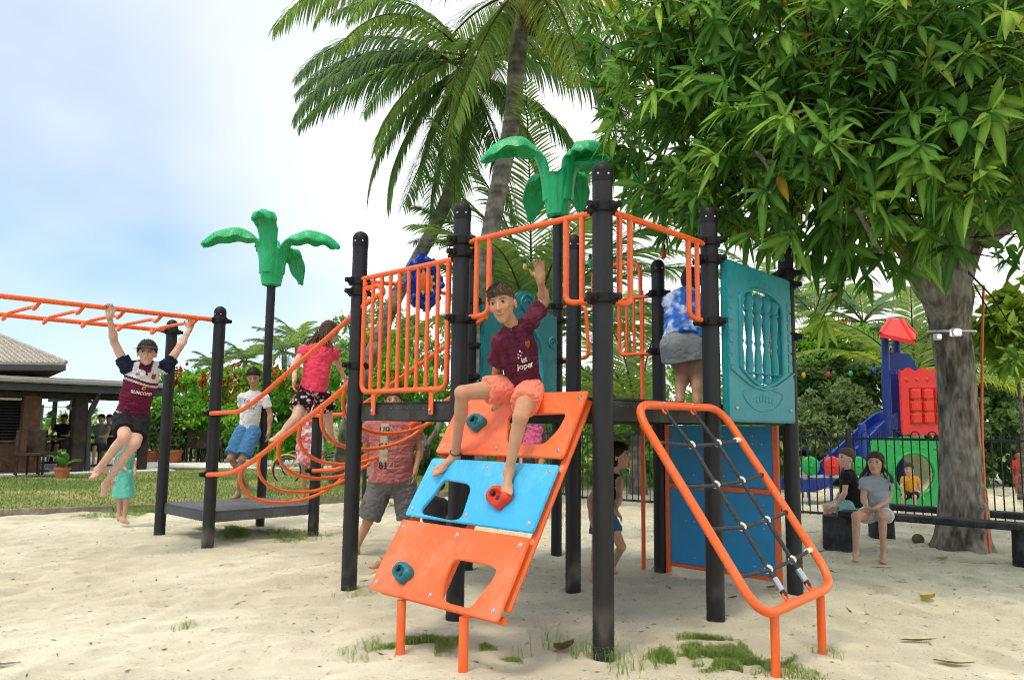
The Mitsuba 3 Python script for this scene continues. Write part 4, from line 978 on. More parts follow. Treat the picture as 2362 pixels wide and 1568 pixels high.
def JJ(d, **k):
    """joints from where each is seen and how far away it is"""
    return {n: onY(*q) for n, q in k.items()}


# ---- the boy on the wall
ft1, ft2 = plane(1030, 1083, wo + wnv * .02, wnv), plane(1158, 1128, wo + wnv * .03, wnv)
Yb = 4.50
j = dict(head=onY(1158, 700, 4.28), neck=onY(1187, 757, 4.36), pelvis=onY(1208, 889, Yb), shL=onY(1150, 790, 4.33), shR=onY(1224, 741, 4.36),
         elL=onY(1146, 862, 4.52), wrL=onY(1150, 905, 4.62), elR=onY(1255, 693, 4.48), wrR=onY(1246, 647, 4.36),
         hipL=onY(1180, 893, 4.50), hipR=onY(1222, 900, 4.46), knL=onY(1066, 906, 4.36), knR=onY(1200, 962, 4.12), anL=onY(1050, 1050, ft1[1] + .03), anR=onY(1173, 1088, 4.16))
toeL, toeR = onY(995, 1091, ft1[1] - .02), onY(1167, 1136, 4.06)
def jersey_maroon(l, v, c, sd):
    st = meshkit.fbm(l * np.array([9, 3, 9]), 3, 8)[:, None]; c = np.array([.105, .020, .042]) * (.45 + 1.1 * st); return c


crest = trimesh.creation.extrude_polygon(sg.Polygon([(-.014, .018), (.014, .018), (.015, -.004), (0, -.022), (-.015, -.004)]), .002, engine='earcut')
crest_in = trimesh.creation.extrude_polygon(sg.Polygon([(-.010, .014), (.010, .014), (.011, -.003), (0, -.016), (-.011, -.003)]), .003, engine='earcut')
W1 = (.72, .70, .70)
dots = cat([xf(trimesh.creation.extrude_polygon(sg.Point(0, 0).buffer(.0045 if i else .006), .002, engine='earcut'), frame(np.array(p), (1, 0, 0), (0, 1, 0), (0, 0, 1))) for i, p in enumerate(((0, .030, 0), (.011, .018, 0), (-.012, .014, 0), (-.001, .004, 0), (-.014, -.006, 0)))])
pb = person(j, 'boy in maroon jersey and coral shorts sitting on the climbing wall, one arm raised', 'tan', .84, .98, front=(-.25, -1, 0), face=nrm(np.array([-.30, -1, -.16])), hup=(-.16, 0, 1), h=.0052,
            shirt=dict(c=(.07, .014, .028), trim=(.45, .25, .12), paint=jersey_maroon, hem=1.06, sleeve=.62, o=.014, wide=.016, fold=.020, text=[('ist', -.03, -.50, .024, W1), ('joper', -.03, -.61, .028, W1), (dots, -.10, -.40, 0, W1), (crest, .12, -.24, 0, (.5, .16, .06)), (crest_in, .12, -.24, 0, (.30, .06, .05))]),
            shorts=dict(c=(.84, .25, .165), len=.53, o=.010, w=.088, fold=.012, waist=.84), hair=dict(c=(.125, .085, .055), fl=.060, spike=.006, nape=-.035, strands=5200, ln=.022, th=.002, top=.028, comb=(-.55, -.9, .30)),
            hands=(('R', (-.10, -.35, .93), (-.15, -1, .05), (-1, 0, 0), .34), ('L', (-.1, -.2, -.6), (0, .3, -1), (1, 0, 0), .3)), feet=(('L', toeL, (.1, -.35, 1)), ('R', toeR, (0, -.75, .75))), fcol=True)
ank = j['anL'] + (j['knL'] - j['anL']) * .05; ax_ = nrm(j['knL'] - j['anL']); e1 = nrm(np.cross(ax_, (0, 1, 0))); e2 = np.cross(ax_, e1)
add(pb['root'], 'anklet', tube([ank + .033 * (e1 * math.cos(w) + e2 * math.sin(w)) for w in np.linspace(0, 6.283, 19)[:-1]], .0038, 6, closed=True), 'm_black', smooth=True)
# ---- the other people
def pj(Y, **k): return {n: onY(q[0], q[1], Y + (q[2] if len(q) > 2 else 0)) for n, q in k.items()}
def cols3(*c): return [np.array(x, float) for x in c]


# boy hanging from the monkey bars
railA = lambda t: A1 - U * t
gl, gr = railA(1.02), railA(.27) + V * .18
j = dict(**pj(7.12, head=(339, 813, -.05), neck=(337, 840), pelvis=(302, 962, .05), shL=(292, 848, -.06), shR=(384, 845, .08), elL=(264, 790, -.10), elR=(416, 797, .14), hipL=(284, 966), hipR=(322, 973, .05),
                  knL=(287, 1008, -.32), knR=(310, 1023, -.27), anL=(227, 1082, -.18), anR=(243, 1117, -.08)), wrL=gl + [-.0, -.02, -.075], wrR=onY(437, 760, gr[1]))
def rugby(l, v, c, sd):
    y = l[:, 1] + .02 * np.sin(l[:, 0] * 5); c = np.tile((.125, .014, .038), (len(v), 1)); w = np.array((.62, .60, .62))
    c[y > -.27] = w; c[(y > -.355) & (y < -.315)] = w * .9; c[(y < -.27) & (y > -.315)] = (.12, .015, .04); c[y < -1.0] = w; c[(y < -.93) & (y > -.965)] = w * .85
    c[(y > -.16) & (np.abs(l[:, 0] * 2 + y * 1.2 + .02) < .06)] = (.12, .015, .04); c[(y > -.10) & (np.abs(l[:, 0]) < .16)] = (.10, .014, .035)
    c[(sd.max(1) > -.055) & ~((np.abs(l[:, 0]) < .30) | (y < -.40))] = (.012, .018, .035); c[sd.max(1) > .015] = (.012, .018, .035); return c


sun_ = trimesh.creation.extrude_polygon(sg.Point(0, 0).buffer(.017).difference(sg.Point(.004, -.004).buffer(.007)), .002, engine='earcut')
crs = trimesh.creation.extrude_polygon(sg.Polygon([(-.018, .022), (.018, .022), (.017, -.012), (0, -.026), (-.017, -.012)]), .002, engine='earcut')
p = person(j, 'boy in maroon and white rugby jersey and dark cap hanging from the monkey bars', 'fair', 1.0, 1.03, face=(.38, -.92, -.05), hup=(0, 0, 1), h=.0065,
           shirt=dict(c=(.12, .015, .04), paint=rugby, hem=1.0, sleeve=.42, o=.014, fold=.016, flare=.03, text=[('SUNCORP', .07, -.52, .027, W1), (sun_, .10, -.40, 0, (.75, .22, .02)), (crs, .26, -.17, 0, (.30, .05, .05)), ('BRC', -.14, -.19, .014, (.05, .05, .05))]),
           shorts=dict(c=(.016, .016, .018), len=.74, o=.010, w=.080, fold=.014, waist=.85), hair=dict(c=(.03, .02, .014), fl=.05, spike=.003),
           hands=(('L', (.05, -.1, 1), (0, -.6, .1), (1, 0, 0), 1.1), ('R', (.15, -.1, 1), (0, -.6, .1), (-1, 0, 0), 1.1)), feet=(('L', onY(205, 1104, 6.86), (-.5, -.6, .5)), ('R', onY(230, 1148, 6.96), (-.6, -.6, .2))))
hd, hr, hu, hf = p['hd'], p['hr'], p['hu'], p['hf']; H3 = np.array([hr, hu, hf])
X = Sdf(); X.ell(hd + hu * .030 - hf * .012, (.081, .089, .100), H3, .01, [(hd + hu * .050 + hf * .05, -nrm(hu * 1. + hf * .06))])
cm = X.mesh(.006, 1); cc = np.where(meshkit.noise(cm.vertices * 60, 4)[:, None] > .62, (.16, .22, .22), (.018, .034, .045)); cap_ = add(p['root'], 'cap', cm, 'm_cloth', color=cc, smooth=True, label='dark patterned cap')
vis = [];  nt, nu = 8, 13
for i in range(nt):
    for k_ in range(nu):
        w = (k_ / (nu - 1) - .5) * 2.2; r = .085 + .078 * i / (nt - 1) * math.cos(w * .6); vis.append(hd + hu * (.056 - .020 * (i / (nt - 1)) - .012 * w * w) + hr * math.sin(w) * r * .92 + hf * math.cos(w) * r)
vis = np.array(vis); i, k_ = np.meshgrid(np.arange(nt - 1), np.arange(nu - 1), indexing='ij'); q_ = i * nu + k_; f = tri(np.stack([q_, q_ + 1, q_ + nu + 1, q_ + nu], -1).reshape(-1, 4)); n0 = len(vis)
add(cap_, 'brim', (np.vstack([vis, vis + hu * .004]), np.vstack([f, f[:, ::-1] + n0])), 'm_cloth', color=(.03, .045, .055), smooth=True)

# boy in white on the low platform
Yw = onz(545, 1147, .345)[1]
j = pj(Yw, head=(584, 869, -.05), neck=(586, 905), pelvis=(572, 990, .05), shL=(558, 917), shR=(611, 919), elR=(623, 957, .02), wrR=(620, 994, -.02), elL=(558, 953, .16), wrL=(572, 985, .22), hipL=(558, 994), hipR=(585, 996), knL=(532, 1056, -.14), anL=(574, 1128, .08), knR=(558, 1058, -.12), anR=(549, 1137, -.02))
def scribble(l, v, c, sd): return c


out_l = lambda t, hh: t
p = person(j, 'boy in white t-shirt and blue shorts leaning on the post of the low platform', (.40, .225, .14), .84, .97, front=(-.1, -1, 0), face=(.22, -.95, -.40), hup=(0, -.2, 1), h=.0075,
           shirt=dict(c=(.70, .71, .72), hem=1.0, sleeve=.55, o=.014, fold=.012, text=[('CGEC', -.0, -.30, .045, (.10, .11, .13)), ('CGEC', .0, -.298, .036, (.66, .67, .68)), ('SUMMER', .0, -.42, .022, (.16, .17, .19))]), shorts=dict(c=(.07, .21, .42), len=.86, o=.016, w=.095, fold=.014, waist=.82),
           hair=dict(c=(.012, .010, .009), fl=.048, spike=.004, nape=-.03, strands=500, ln=.016), hands=(('R', (-.05, -.1, -1), (-1, 0, 0), (0, -1, 0), .3), ('L', (.6, .1, -1), (0, -1, 0), (1, 0, 0), .3)), feet=(('R', onz(509, 1151, .365), (0, 0, 1)), ('L', onz(560, 1150, .365), (.2, -.3, 1))))

# girl in pink on the arches, from behind
j = pj(7.15, head=(759, 768, .05), neck=(741, 799), pelvis=(722, 900), shL=(699, 811, -.05), shR=(768, 813, .05), elL=(679, 840, -.18), wrL=(679, 872, -.30), elR=(780, 838, .28), wrR=(791, 865, .52), hipL=(703, 915, -.05), hipR=(745, 917, .05), knL=(681, 966, -.24), anL=(646, 1003, -.34), knR=(757, 963, .15), anR=(764, 1008, .28))
def florals(a, b, c3, f=38, th=.66):
    def fn(l, v, c, sd):
        n1, n2 = meshkit.noise(v * f, 3), meshkit.noise(v * f + 50, 9); c = np.tile(np.array(a, float), (len(v), 1)); c[n1 > th] = b; c[n2 > th + .06] = c3; return c
    return fn


p = person(j, 'girl in pink t-shirt and black floral shorts climbing the arch ladder, seen from behind', 'fair', .84, .97, front=(.15, 1, 0), face=nrm(np.array([.35, .8, -.45])), hup=(.1, .3, 1), h=.0078, girth=1.08,
           shirt=dict(c=(.84, .075, .145), hem=1.0, sleeve=.36, o=.014, fold=.014, flare=.03), shorts=dict(c=(.015, .014, .015), paint=florals((.014, .013, .014), (.62, .58, .55), (.60, .12, .16)), len=.56, o=.016, w=.098, fold=.012, waist=.80),
           hair=dict(c=(.055, .032, .022), fl=.05, spike=.006, nape=-.09, style='braids', braids=[(.03 * a_ - .02, -.03 - .02 * (i_ % 3), -.075 - .01 * (i_ % 2), .10 + .03 * (i_ % 4), .05 * a_ - .03) for i_, a_ in enumerate((-2.2, -1.6, -1, -.4, .2, .8, 1.4, 2, -1.3, -.1, 1.1))]), detail=False,
           hands=(('L', (0, -.2, -1), (1, 0, 0), (0, -1, 0), .4), ('R', (.3, .5, -.6), (0, -.3, -1), (-1, 0, 0), .9)), feet=(('L', onY(620, 1015, 6.72), (.1, 0, 1)), ('R', onY(779, 1021, 7.5), (0, 0, 1))))

# woman in floral dress beyond the ladder
j = pj(11.9, head=(716, 893), neck=(715, 919), pelvis=(714, 1000), shL=(693, 926), shR=(740, 926), elL=(687, 962, -.05), wrL=(692, 996, -.12), elR=(747, 962), wrR=(746, 998, -.1), hipL=(704, 1004), hipR=(727, 1004), knL=(703, 1072, -.05), knR=(724, 1072), anL=(700, 1143), anR=(719, 1141, .15))
p = person(j, 'woman in red and white floral dress standing behind the arch ladder', 'brown', 1., 1., h=.013, shirt=dict(c=(.6, .1, .1), paint=florals((.66, .10, .13), (.68, .60, .60), (.62, .30, .34), 18, .52), hem=1.0, sleeve=.35, fold=.02), shorts=dict(c=(.6, .1, .1), paint=florals((.66, .10, .13), (.68, .60, .60), (.62, .30, .34), 18, .52), len=.95, o=.03, w=.115, skirt=True, fold=.03, waist=.75, name='dress_skirt'),
           hair=dict(c=(.02, .014, .01), style='long'), detail=False, feet=(('L', onY(692, 1154, 11.75), (0, 0, 1)), ('R', onY(716, 1151, 11.9), (0, 0, 1))))
for q, tx in (('anL', (692, 1154, 11.75)), ('anR', (716, 1151, 11.9))):
    t = onY(*tx); a_ = j[q]; d = nrm((t - a_) * [1, 1, 0]); c_ = (a_ * [1, 1, 0] + t * [1, 1, 0]) / 2 + [0, 0, max(.02, t[2] - .035)]
    add(p['root'], 'sandal', cat([obox(c_, (.25, .095, .02), [d, np.cross([0, 0, 1.], d), [0, 0, 1.]], .006), tube(fillet([c_ + d * .03 + np.cross([0, 0, 1.], d) * .045, c_ + d * .06 + [0, 0, .055], c_ + d * .03 - np.cross([0, 0, 1.], d) * .045], .05, 5), .007, 6)]), 'm_matte', color=(.25, .15, .09), smooth=False)

# man in the faded red t-shirt behind the deck
j = pj(7.3, head=(908, 922, -.03), neck=(906, 964), pelvis=(902, 1106), shL=(853, 986, .02), shR=(957, 986), elL=(843, 1035, .15), wrL=(873, 1058, .22), elR=(968, 1038, .04), wrR=(958, 1082, -.04), hipL=(880, 1116), hipR=(932, 1116), knL=(849, 1200, .02), anL=(822, 1262, .05), knR=(944, 1200, .05), anR=(950, 1270, .2))
def faded(l, v, c, sd): return c * (.8 + .5 * meshkit.fbm(v * np.array([14, 14, 5]), 3, 6))[:, None]


patch = trimesh.creation.extrude_polygon(sg.box(-.04, -.19, .04, .19), .001, engine='earcut'); patch = patch.subdivide_to_size(.03)
gp_ = (.40, .36, .26); dk_ = (.03, .035, .035); lt_ = (.52, .26, .25)
pm = person(j, 'man in faded red printed t-shirt and grey cargo shorts standing behind the deck', 'tan', .98, 1., face=(.05, -1, -.1), h=.0075, girth=1.12,
            shirt=dict(c=(.42, .15, .145), paint=faded, hem=1.02, sleeve=.55, o=.026, fold=.016, flare=.03, text=[(patch, -.10, -.42, 0, gp_), ('UP', -.10, -.24, .055, dk_), ('EA', -.10, -.50, .055, dk_), ('81', -.10, -.80, .055, dk_), ('N', .08, -.24, .06, lt_), ('ST', .10, -.50, .06, lt_), ('ZL', .10, -.80, .06, lt_), ('CULT', .09, -.33, .03, (.14, .04, .04))]),
            shorts=dict(c=(.17, .165, .165), len=.92, o=.02, w=.088, fold=.016, waist=.8), hair=dict(c=(.06, .045, .03)), detail=True, hands=(('R', (-.1, -.1, -1), (-1, 0, 0), (0, -1, 0), .35), ('L', (.8, .1, -.3), (.2, .6, -.6), (0, 0, -1), .4)), feet=(('L', onY(806, 1278, 7.25), (0, 0, 1)), ('R', onY(945, 1285, 7.35), (0, 0, 1))))
for q in (-1, 1): add(pm['shorts'], 'pocket', obox((j['hipL'] + j['knL']) / 2 + [-.095, -.03, -.06] if q < 0 else (j['hipR'] + j['knR']) / 2 + [.10, -.03, -.06], (.03, .12, .15), np.eye(3), .008), 'm_cloth', color=(.16, .155, .155), smooth=False)

# child resting on the sand behind the wall
j = pj(7.0, head=(1000, 1118, .1), neck=(996, 1150), pelvis=(1006, 1248), shL=(968, 1162), shR=(1022, 1162, .1), elL=(960, 1205, .05), wrL=(965, 1245, .1), elR=(1030, 1210, .1), wrR=(1028, 1255, .1), hipL=(988, 1250), hipR=(1015, 1255, -.1), knL=(935, 1262, .05), knR=(950, 1280, -.25), anL=(893, 1287, .0), anR=(872, 1300, -.38))
p = person(j, 'child in grey shirt and shorts sitting on the sand behind the climbing wall', 'tan', .80, .95, front=(-1, -.3, 0), face=(-1, -.2, -.1), h=.010, shirt=dict(c=(.035, .036, .042), hem=.98, sleeve=.5), shorts=dict(c=(.20, .20, .20), len=.75, o=.015, waist=.8), hair=dict(c=(.03, .02, .015)), detail=False,
           feet=(('L', onY(876, 1283, 6.98), (0, 0, 1)), ('R', onY(847, 1305, 6.58), (-.5, -.1, 1))), hands=(('L', (-.2, 0, -1), (0, -1, 0), (0, -1, 0), .3),))
# person in pink bending down, seen through the wall opening
j = pj(10.3, head=(1219, 1068, -.15), neck=(1222, 1045, -.1), pelvis=(1232, 990), shL=(1206, 1040), shR=(1246, 1036, -.05), elL=(1203, 1066, -.1), wrL=(1206, 1092, -.15), elR=(1247, 1066, -.1), wrR=(1243, 1092, -.15), hipL=(1222, 990, .05), hipR=(1243, 990, .05), knL=(1224, 1065, .1), knR=(1246, 1065, .1), anL=(1224, 1140, .1), anR=(1246, 1140, .1))
p = person(j, 'person in pink top bending down, seen through the climbing wall opening', 'tan', .95, 1., front=(0, -.5, -1), face=(0, -.3, -1), hup=(0, -1, 0), h=.010, shirt=dict(c=(.62, .13, .26), hem=1.12, sleeve=.5, fold=.04, loose=0), shorts=dict(c=(.10, .08, .09), len=.6, o=.015), hair=dict(c=(.03, .02, .015), style='long'), detail=False)

# girl behind the front post
j = pj(6.2, head=(1427, 1050), neck=(1417, 1090), pelvis=(1396, 1196), shL=(1386, 1108, .06), shR=(1428, 1108, -.06), elL=(1360, 1152, .05), wrL=(1362, 1192, -.02), elR=(1428, 1150, -.22), wrR=(1418, 1178, -.34), hipL=(1380, 1206, .05), hipR=(1408, 1206, -.03), knL=(1374, 1270, .0), knR=(1433, 1260, -.12), anL=(1366, 1326, .1), anR=(1412, 1308, .12))
def suit(l, v, c, sd): return np.where((l[:, 1] > -.72)[:, None], (.010, .013, .03), np.where(meshkit.noise(v * 40, 2)[:, None] > .5, (.22, .14, .30), (.42, .30, .40)))


p = person(j, 'small girl in navy swim top and denim shorts half hidden behind the front post', (.52, .31, .21), .68, .92, front=(.75, -.5, 0), face=(.9, -.3, .05), h=.0075, shirt=dict(c=(.01, .013, .03), paint=suit, hem=1.02, sleeve=0, o=.008, collar=-.05, flare=.10, fold=.02, name='swim_top', over=0), shorts=dict(c=(.045, .13, .24), len=.42, o=.012, w=.09), hair=dict(c=(.014, .010, .008), style='bun', spike=.006, nape=-.08),
           feet=(('L', onY(1363, 1337, 6.1), (0, 0, 1)), ('R', onY(1422, 1320, 6.25), (0, 0, 1))), hands=(('L', (.1, -.3, -1), (1, 0, 0), (0, -1, 0), .4), ('R', (.3, -.2, -.3), (-1, 0, 0), (0, 0, 1), .5)))
# woman on the deck, from behind
j = pj(5.85, head=(1594, 652, .36), neck=(1582, 676, .24), pelvis=(1578, 792), shL=(1545, 694, .2), shR=(1616, 694, .2), elL=(1541, 728, .42), wrL=(1552, 752, .62), elR=(1622, 730, .42), wrR=(1612, 756, .62), hipL=(1560, 800), hipR=(1598, 800), knL=(1574, 868, .06), knR=(1608, 868, .02), anL=(1567, 919, .0), anR=(1607, 921, -.05))
def tiedye(l, v, c, sd):
    n = meshkit.fbm(v * np.array([13, 13, 9]), 4, 5)[:, None]; n2 = meshkit.fbm(v * 22, 3, 8)[:, None]
    w = np.clip((n - .46) / .16, 0, 1); return (np.array((.04, .15, .55)) * (1 - w) + np.array((.50, .62, .78)) * w) * (.55 + .9 * n2)


p = person(j, 'woman in blue tie-dye top and grey shorts bending over on the deck, seen from behind', 'tan', 1.02, 1., front=(.1, 1, -.2), face=(.2, 1, -.5), h=.0075, girth=1.22, shirt=dict(c=(.1, .2, .6), paint=tiedye, hem=.97, sleeve=0, o=.016, collar=-.03, flare=.09, fold=.022, name='top', over=0), shorts=dict(c=(.22, .25, .27), len=.44, o=.02, w=.094, fold=.006, waist=.72),
           hair=dict(c=(.03, .02, .015), style='long'), detail=False, feet=(('L', onY(1569, 930, 6.08), (0, 0, 1)), ('R', onY(1611, 931, 6.0), (0, 0, 1))), hands=(('L', (0, 1, -.2), (0, 0, -1), (1, 0, 0), .5), ('R', (0, 1, -.2), (0, 0, -1), (-1, 0, 0), .5)))

# children on the bench
j = pj(8.4, head=(1950, 1056), neck=(1955, 1086), pelvis=(1965, 1164, .02), shL=(1952, 1099, -.13), shR=(1950, 1097, .15), elL=(1947, 1138, -.17), wrL=(1929, 1164, -.12), elR=(1940, 1136, .2), wrR=(1922, 1160, .12), hipL=(1955, 1168, -.07), hipR=(1955, 1166, .09), knL=(1908, 1171, -.09), knR=(1906, 1168, .11), anL=(1909, 1238, -.04), anR=(1905, 1236, .12))
p = person(j, 'boy in black t-shirt and pale teal shorts sitting on the bench looking left', 'fair', .76, .95, front=(-1, -.1, 0), face=(-1, -.28, .08), h=.0085, shirt=dict(c=(.014, .014, .015), hem=1.02, sleeve=.5, o=.014), shorts=dict(c=(.22, .48, .50), len=.60, o=.009, w=.078, waist=.8), hair=dict(c=(.085, .055, .033), spike=.006, nape=-.03, strands=500, ln=.018),
           feet=(('L', onY(1893, 1250, 8.34), (0, 0, 1)), ('R', onY(1890, 1247, 8.5), (0, 0, 1))), hands=(('L', (-1, 0, -.3), (0, 0, -1), (0, -1, 0), .5), ('R', (-1, 0, -.3), (0, 0, -1), (0, -1, 0), .5)))
j = pj(7.45, head=(2018, 1068, -.02), neck=(2020, 1101), pelvis=(2024, 1182, .06), shL=(1994, 1113), shR=(2048, 1113), elL=(1991, 1148, .0), wrL=(1998, 1172, -.17), elR=(2050, 1150, .02), wrR=(2012, 1176, -.15), hipL=(2003, 1188, .02), hipR=(2042, 1188, .02), knL=(1974, 1190, -.30), knR=(2035, 1190, -.30), anL=(1973, 1278, -.24), anR=(2036, 1281, -.24))
p = person(j, 'girl with long braids in grey t-shirt and white shorts sitting at the bench end', 'olive', .80, .97, face=(-.60, -.85, .08), h=.0075, shirt=dict(c=(.30, .34, .38), hem=1.0, sleeve=.45, o=.014, fold=.012), shorts=dict(c=(.50, .51, .53), len=.42, o=.008, w=.080, waist=.8), hair=dict(c=(.05, .032, .024), fl=.055, spike=.003, nape=-.08, style='braids', bw=1.15, braids=[(.06, .02, .02, .26, .078), (-.06, .02, .02, .2, -.07), (.058, -.05, -.04, .28, .06), (-.05, -.05, -.05, .2, -.06), (.062, .0, -.01, .27, .085), (.066, -.02, -.03, .24, .10), (-.062, .0, -.01, .18, -.075), (.05, -.03, -.05, .26, .07), (.06, .02, .0, .25, .092), (-.064, -.02, -.03, .16, -.08), (0, -.04, -.09, .2, 0)]),
           feet=(('L', onY(1972, 1294, 7.06), (0, 0, 1)), ('R', onY(2037, 1297, 7.06), (0, 0, 1))), hands=(('L', (.5, -.6, -.1), (.5, 0, .8), (0, 0, 1), .5), ('R', (-.8, -.4, -.2), (0, .2, 1), (0, -1, 0), .5)))
# small children in the fenced play area
j = pj(11.5, head=(2095, 1082), neck=(2097, 1099), pelvis=(2101, 1137), shL=(2083, 1104), shR=(2113, 1104), elL=(2078, 1120, -.05), wrL=(2081, 1136, -.12), elR=(2121, 1120, -.02), wrR=(2124, 1139, -.05), hipL=(2092, 1140), hipR=(2110, 1140), knL=(2083, 1146, -.18), knR=(2108, 1146, -.18), anL=(2083, 1178, -.2), anR=(2108, 1178, -.2))
p = person(j, 'toddler in yellow shirt sitting in the green tunnel opening', 'fair', .58, .86, face=(-.5, -1, -.05), h=.009, shirt=dict(c=(.70, .34, .03), hem=1.0, sleeve=.6), shorts=dict(c=(.015, .016, .02), len=.75, o=.014), hair=dict(c=(.05, .03, .02)), feet=(('L', onY(2081, 1186, 11.15), (0, 0, 1)), ('R', onY(2108, 1187, 11.15), (0, 0, 1))), hands=(('L', (0, -1, -.4), (0, 0, -1), (1, 0, 0), .3), ('R', (.2, -.6, -1), (0, 0, -1), (-1, 0, 0), .3)))
j = pj(13.2, head=(1852, 1065), neck=(1853, 1079), pelvis=(1856, 1109), shL=(1842, 1082), shR=(1866, 1082), elL=(1838, 1095), wrL=(1840, 1108, -.1), elR=(1871, 1095), wrR=(1874, 1082, -.2), hipL=(1850, 1112), hipR=(1862, 1112), knL=(1851, 1126), knR=(1862, 1126), anL=(1852, 1142), anR=(1863, 1143))
p = person(j, 'toddler in pale top standing by the coloured discs behind the fence', 'fair', .52, .84, face=(.6, -1, 0), h=.012, shirt=dict(c=(.55, .40, .42), hem=1.0, sleeve=.6), shorts=dict(c=(.6, .58, .58), len=1.0, o=.012), hair=dict(c=(.12, .08, .05)), detail=False, feet=(('L', onY(1851, 1148, 13.1), (0, 0, 1)), ('R', onY(1864, 1149, 13.1), (0, 0, 1))))
j = pj(15.5, head=(2346, 1048), neck=(2347, 1062), pelvis=(2350, 1098), shL=(2336, 1067), shR=(2358, 1067), elL=(2332, 1083), wrL=(2335, 1098), elR=(2362, 1083), wrR=(2360, 1098), hipL=(2345, 1101), hipR=(2355, 1101), knL=(2345, 1120), knR=(2355, 1120), anL=(2345, 1140), anR=(2356, 1140))
p = person(j, 'child in red shirt far behind the fence at the right edge', 'brown', .78, .95, h=.016, shirt=dict(c=(.55, .06, .06), hem=1.0, sleeve=.5), shorts=dict(c=(.5, .1, .1), len=.8, o=.012), hair=dict(c=(.02, .015, .01)), detail=False, feet=(('L', onY(2344, 1147, 15.4), (0, 0, 1)), ('R', onY(2357, 1147, 15.4), (0, 0, 1))))
# toddler in turquoise by the lawn
j = pj(9.05, head=(291, 1003), neck=(288, 1028), pelvis=(285, 1088), shL=(273, 1038, -.02), shR=(300, 1036, .05), elL=(276, 1065, -.14), wrL=(292, 1085, -.2), elR=(308, 1062, .08), wrR=(312, 1090, -.02), hipL=(278, 1094), hipR=(293, 1094), knL=(276, 1150), knR=(292, 1150), anL=(275, 1193), anR=(286, 1195))
p = person(j, 'toddler in turquoise shirt and shorts standing at the edge of the lawn', 'olive', .66, .88, front=(.8, -.5, 0), face=(.8, -.3, -.1), h=.009, girth=1.05, shirt=dict(c=(.12, .50, .42), hem=1.0, sleeve=.6, o=.014), shorts=dict(c=(.14, .52, .43), len=.95, o=.022, w=.10), hair=dict(c=(.03, .02, .015)), detail=False,
           feet=(('L', onY(288, 1205, 8.95), (0, 0, 1)), ('R', onY(300, 1207, 9.0), (0, 0, 1))), hands=(('R', (.2, -.2, -1), (-1, 0, 0), (0, -1, 0), .5),))
# ---------------------------------------------------------------- trees and plants
def grid_tpl(nx, prof, fold_=.25, droop=.0):
    """leaf lying along +x: (t, half width) profile, folded along the midrib"""
    t = np.linspace(0, 1, nx); w = prof(t); v = []
    for s in (-1, 0, 1): v.append(np.stack([t, s * w, abs(s) * w * fold_ - droop * t * t], -1))
    v = np.stack(v, 1).reshape(-1, 3); i, j = np.meshgrid(np.arange(nx - 1), np.arange(2), indexing='ij'); q = i * 3 + j
    return v, tri(np.stack([q, q + 3, q + 4, q + 1], -1).reshape(-1, 4))


def place_leaves(tpl, P0, D, Nn, ln, wd, droop):
    """copies of the leaf template: base points, directions, upper-side normals, lengths, widths, droops -> vertices (n, k, 3)"""
    v, f = tpl; D = D / np.linalg.norm(D, axis=1, keepdims=True); Sd = np.cross(Nn, D); Sd /= np.linalg.norm(Sd, axis=1, keepdims=True) + 1e-9; Nn = np.cross(D, Sd)
    x = v[None, :, 0, None] * ln[:, None, None]
    return P0[:, None] + x * D[:, None] + v[None, :, 1, None] * wd[:, None, None] * Sd[:, None] + v[None, :, 2, None] * wd[:, None, None] * Nn[:, None] - np.array([0, 0, 1.]) * (droop * ln)[:, None, None] * v[None, :, 0, None] ** 2


def join(V_, f, col, pat=None):
    n, k, _ = V_.shape; c = np.repeat(col, k, 0); c = c if pat is None else c * np.tile(pat, n)[:, None]
    return (V_.reshape(-1, 3), (f[None] + (np.arange(n) * k)[:, None, None]).reshape(-1, 3)), c


def rand_dirs(g, n): d = g.normal(0, 1, (n, 3)); return d / np.linalg.norm(d, axis=1, keepdims=True)


# ---- the mango tree over the right half
gm_ = np.random.default_rng(12)
mt = thing('mango_tree', 'big mango tree with grey trunk and broad dark green crown over the right side', 'tree')
tb = onz(2223, 1268)
TX, TY = tb[0], tb[1]
def limb(pts, r0, r1, n=14, k=8, wob=.0):
    p = fillet(pts, .5, 4); s = np.r_[0, np.cumsum(np.linalg.norm(np.diff(p, axis=0), axis=1))]; m = max(6, int(s[-1] / .12)); t = np.linspace(0, s[-1], m)
    q = np.stack([np.interp(t, s, p[:, i]) for i in range(3)], -1); q[1:-1] += wob * (np.stack([meshkit.noise(q[1:-1] * 1.7 + 10 * i, 5) for i in range(3)], -1) - .5)
    return tube(q, r0 + (r1 - r0) * (t / s[-1]), n)


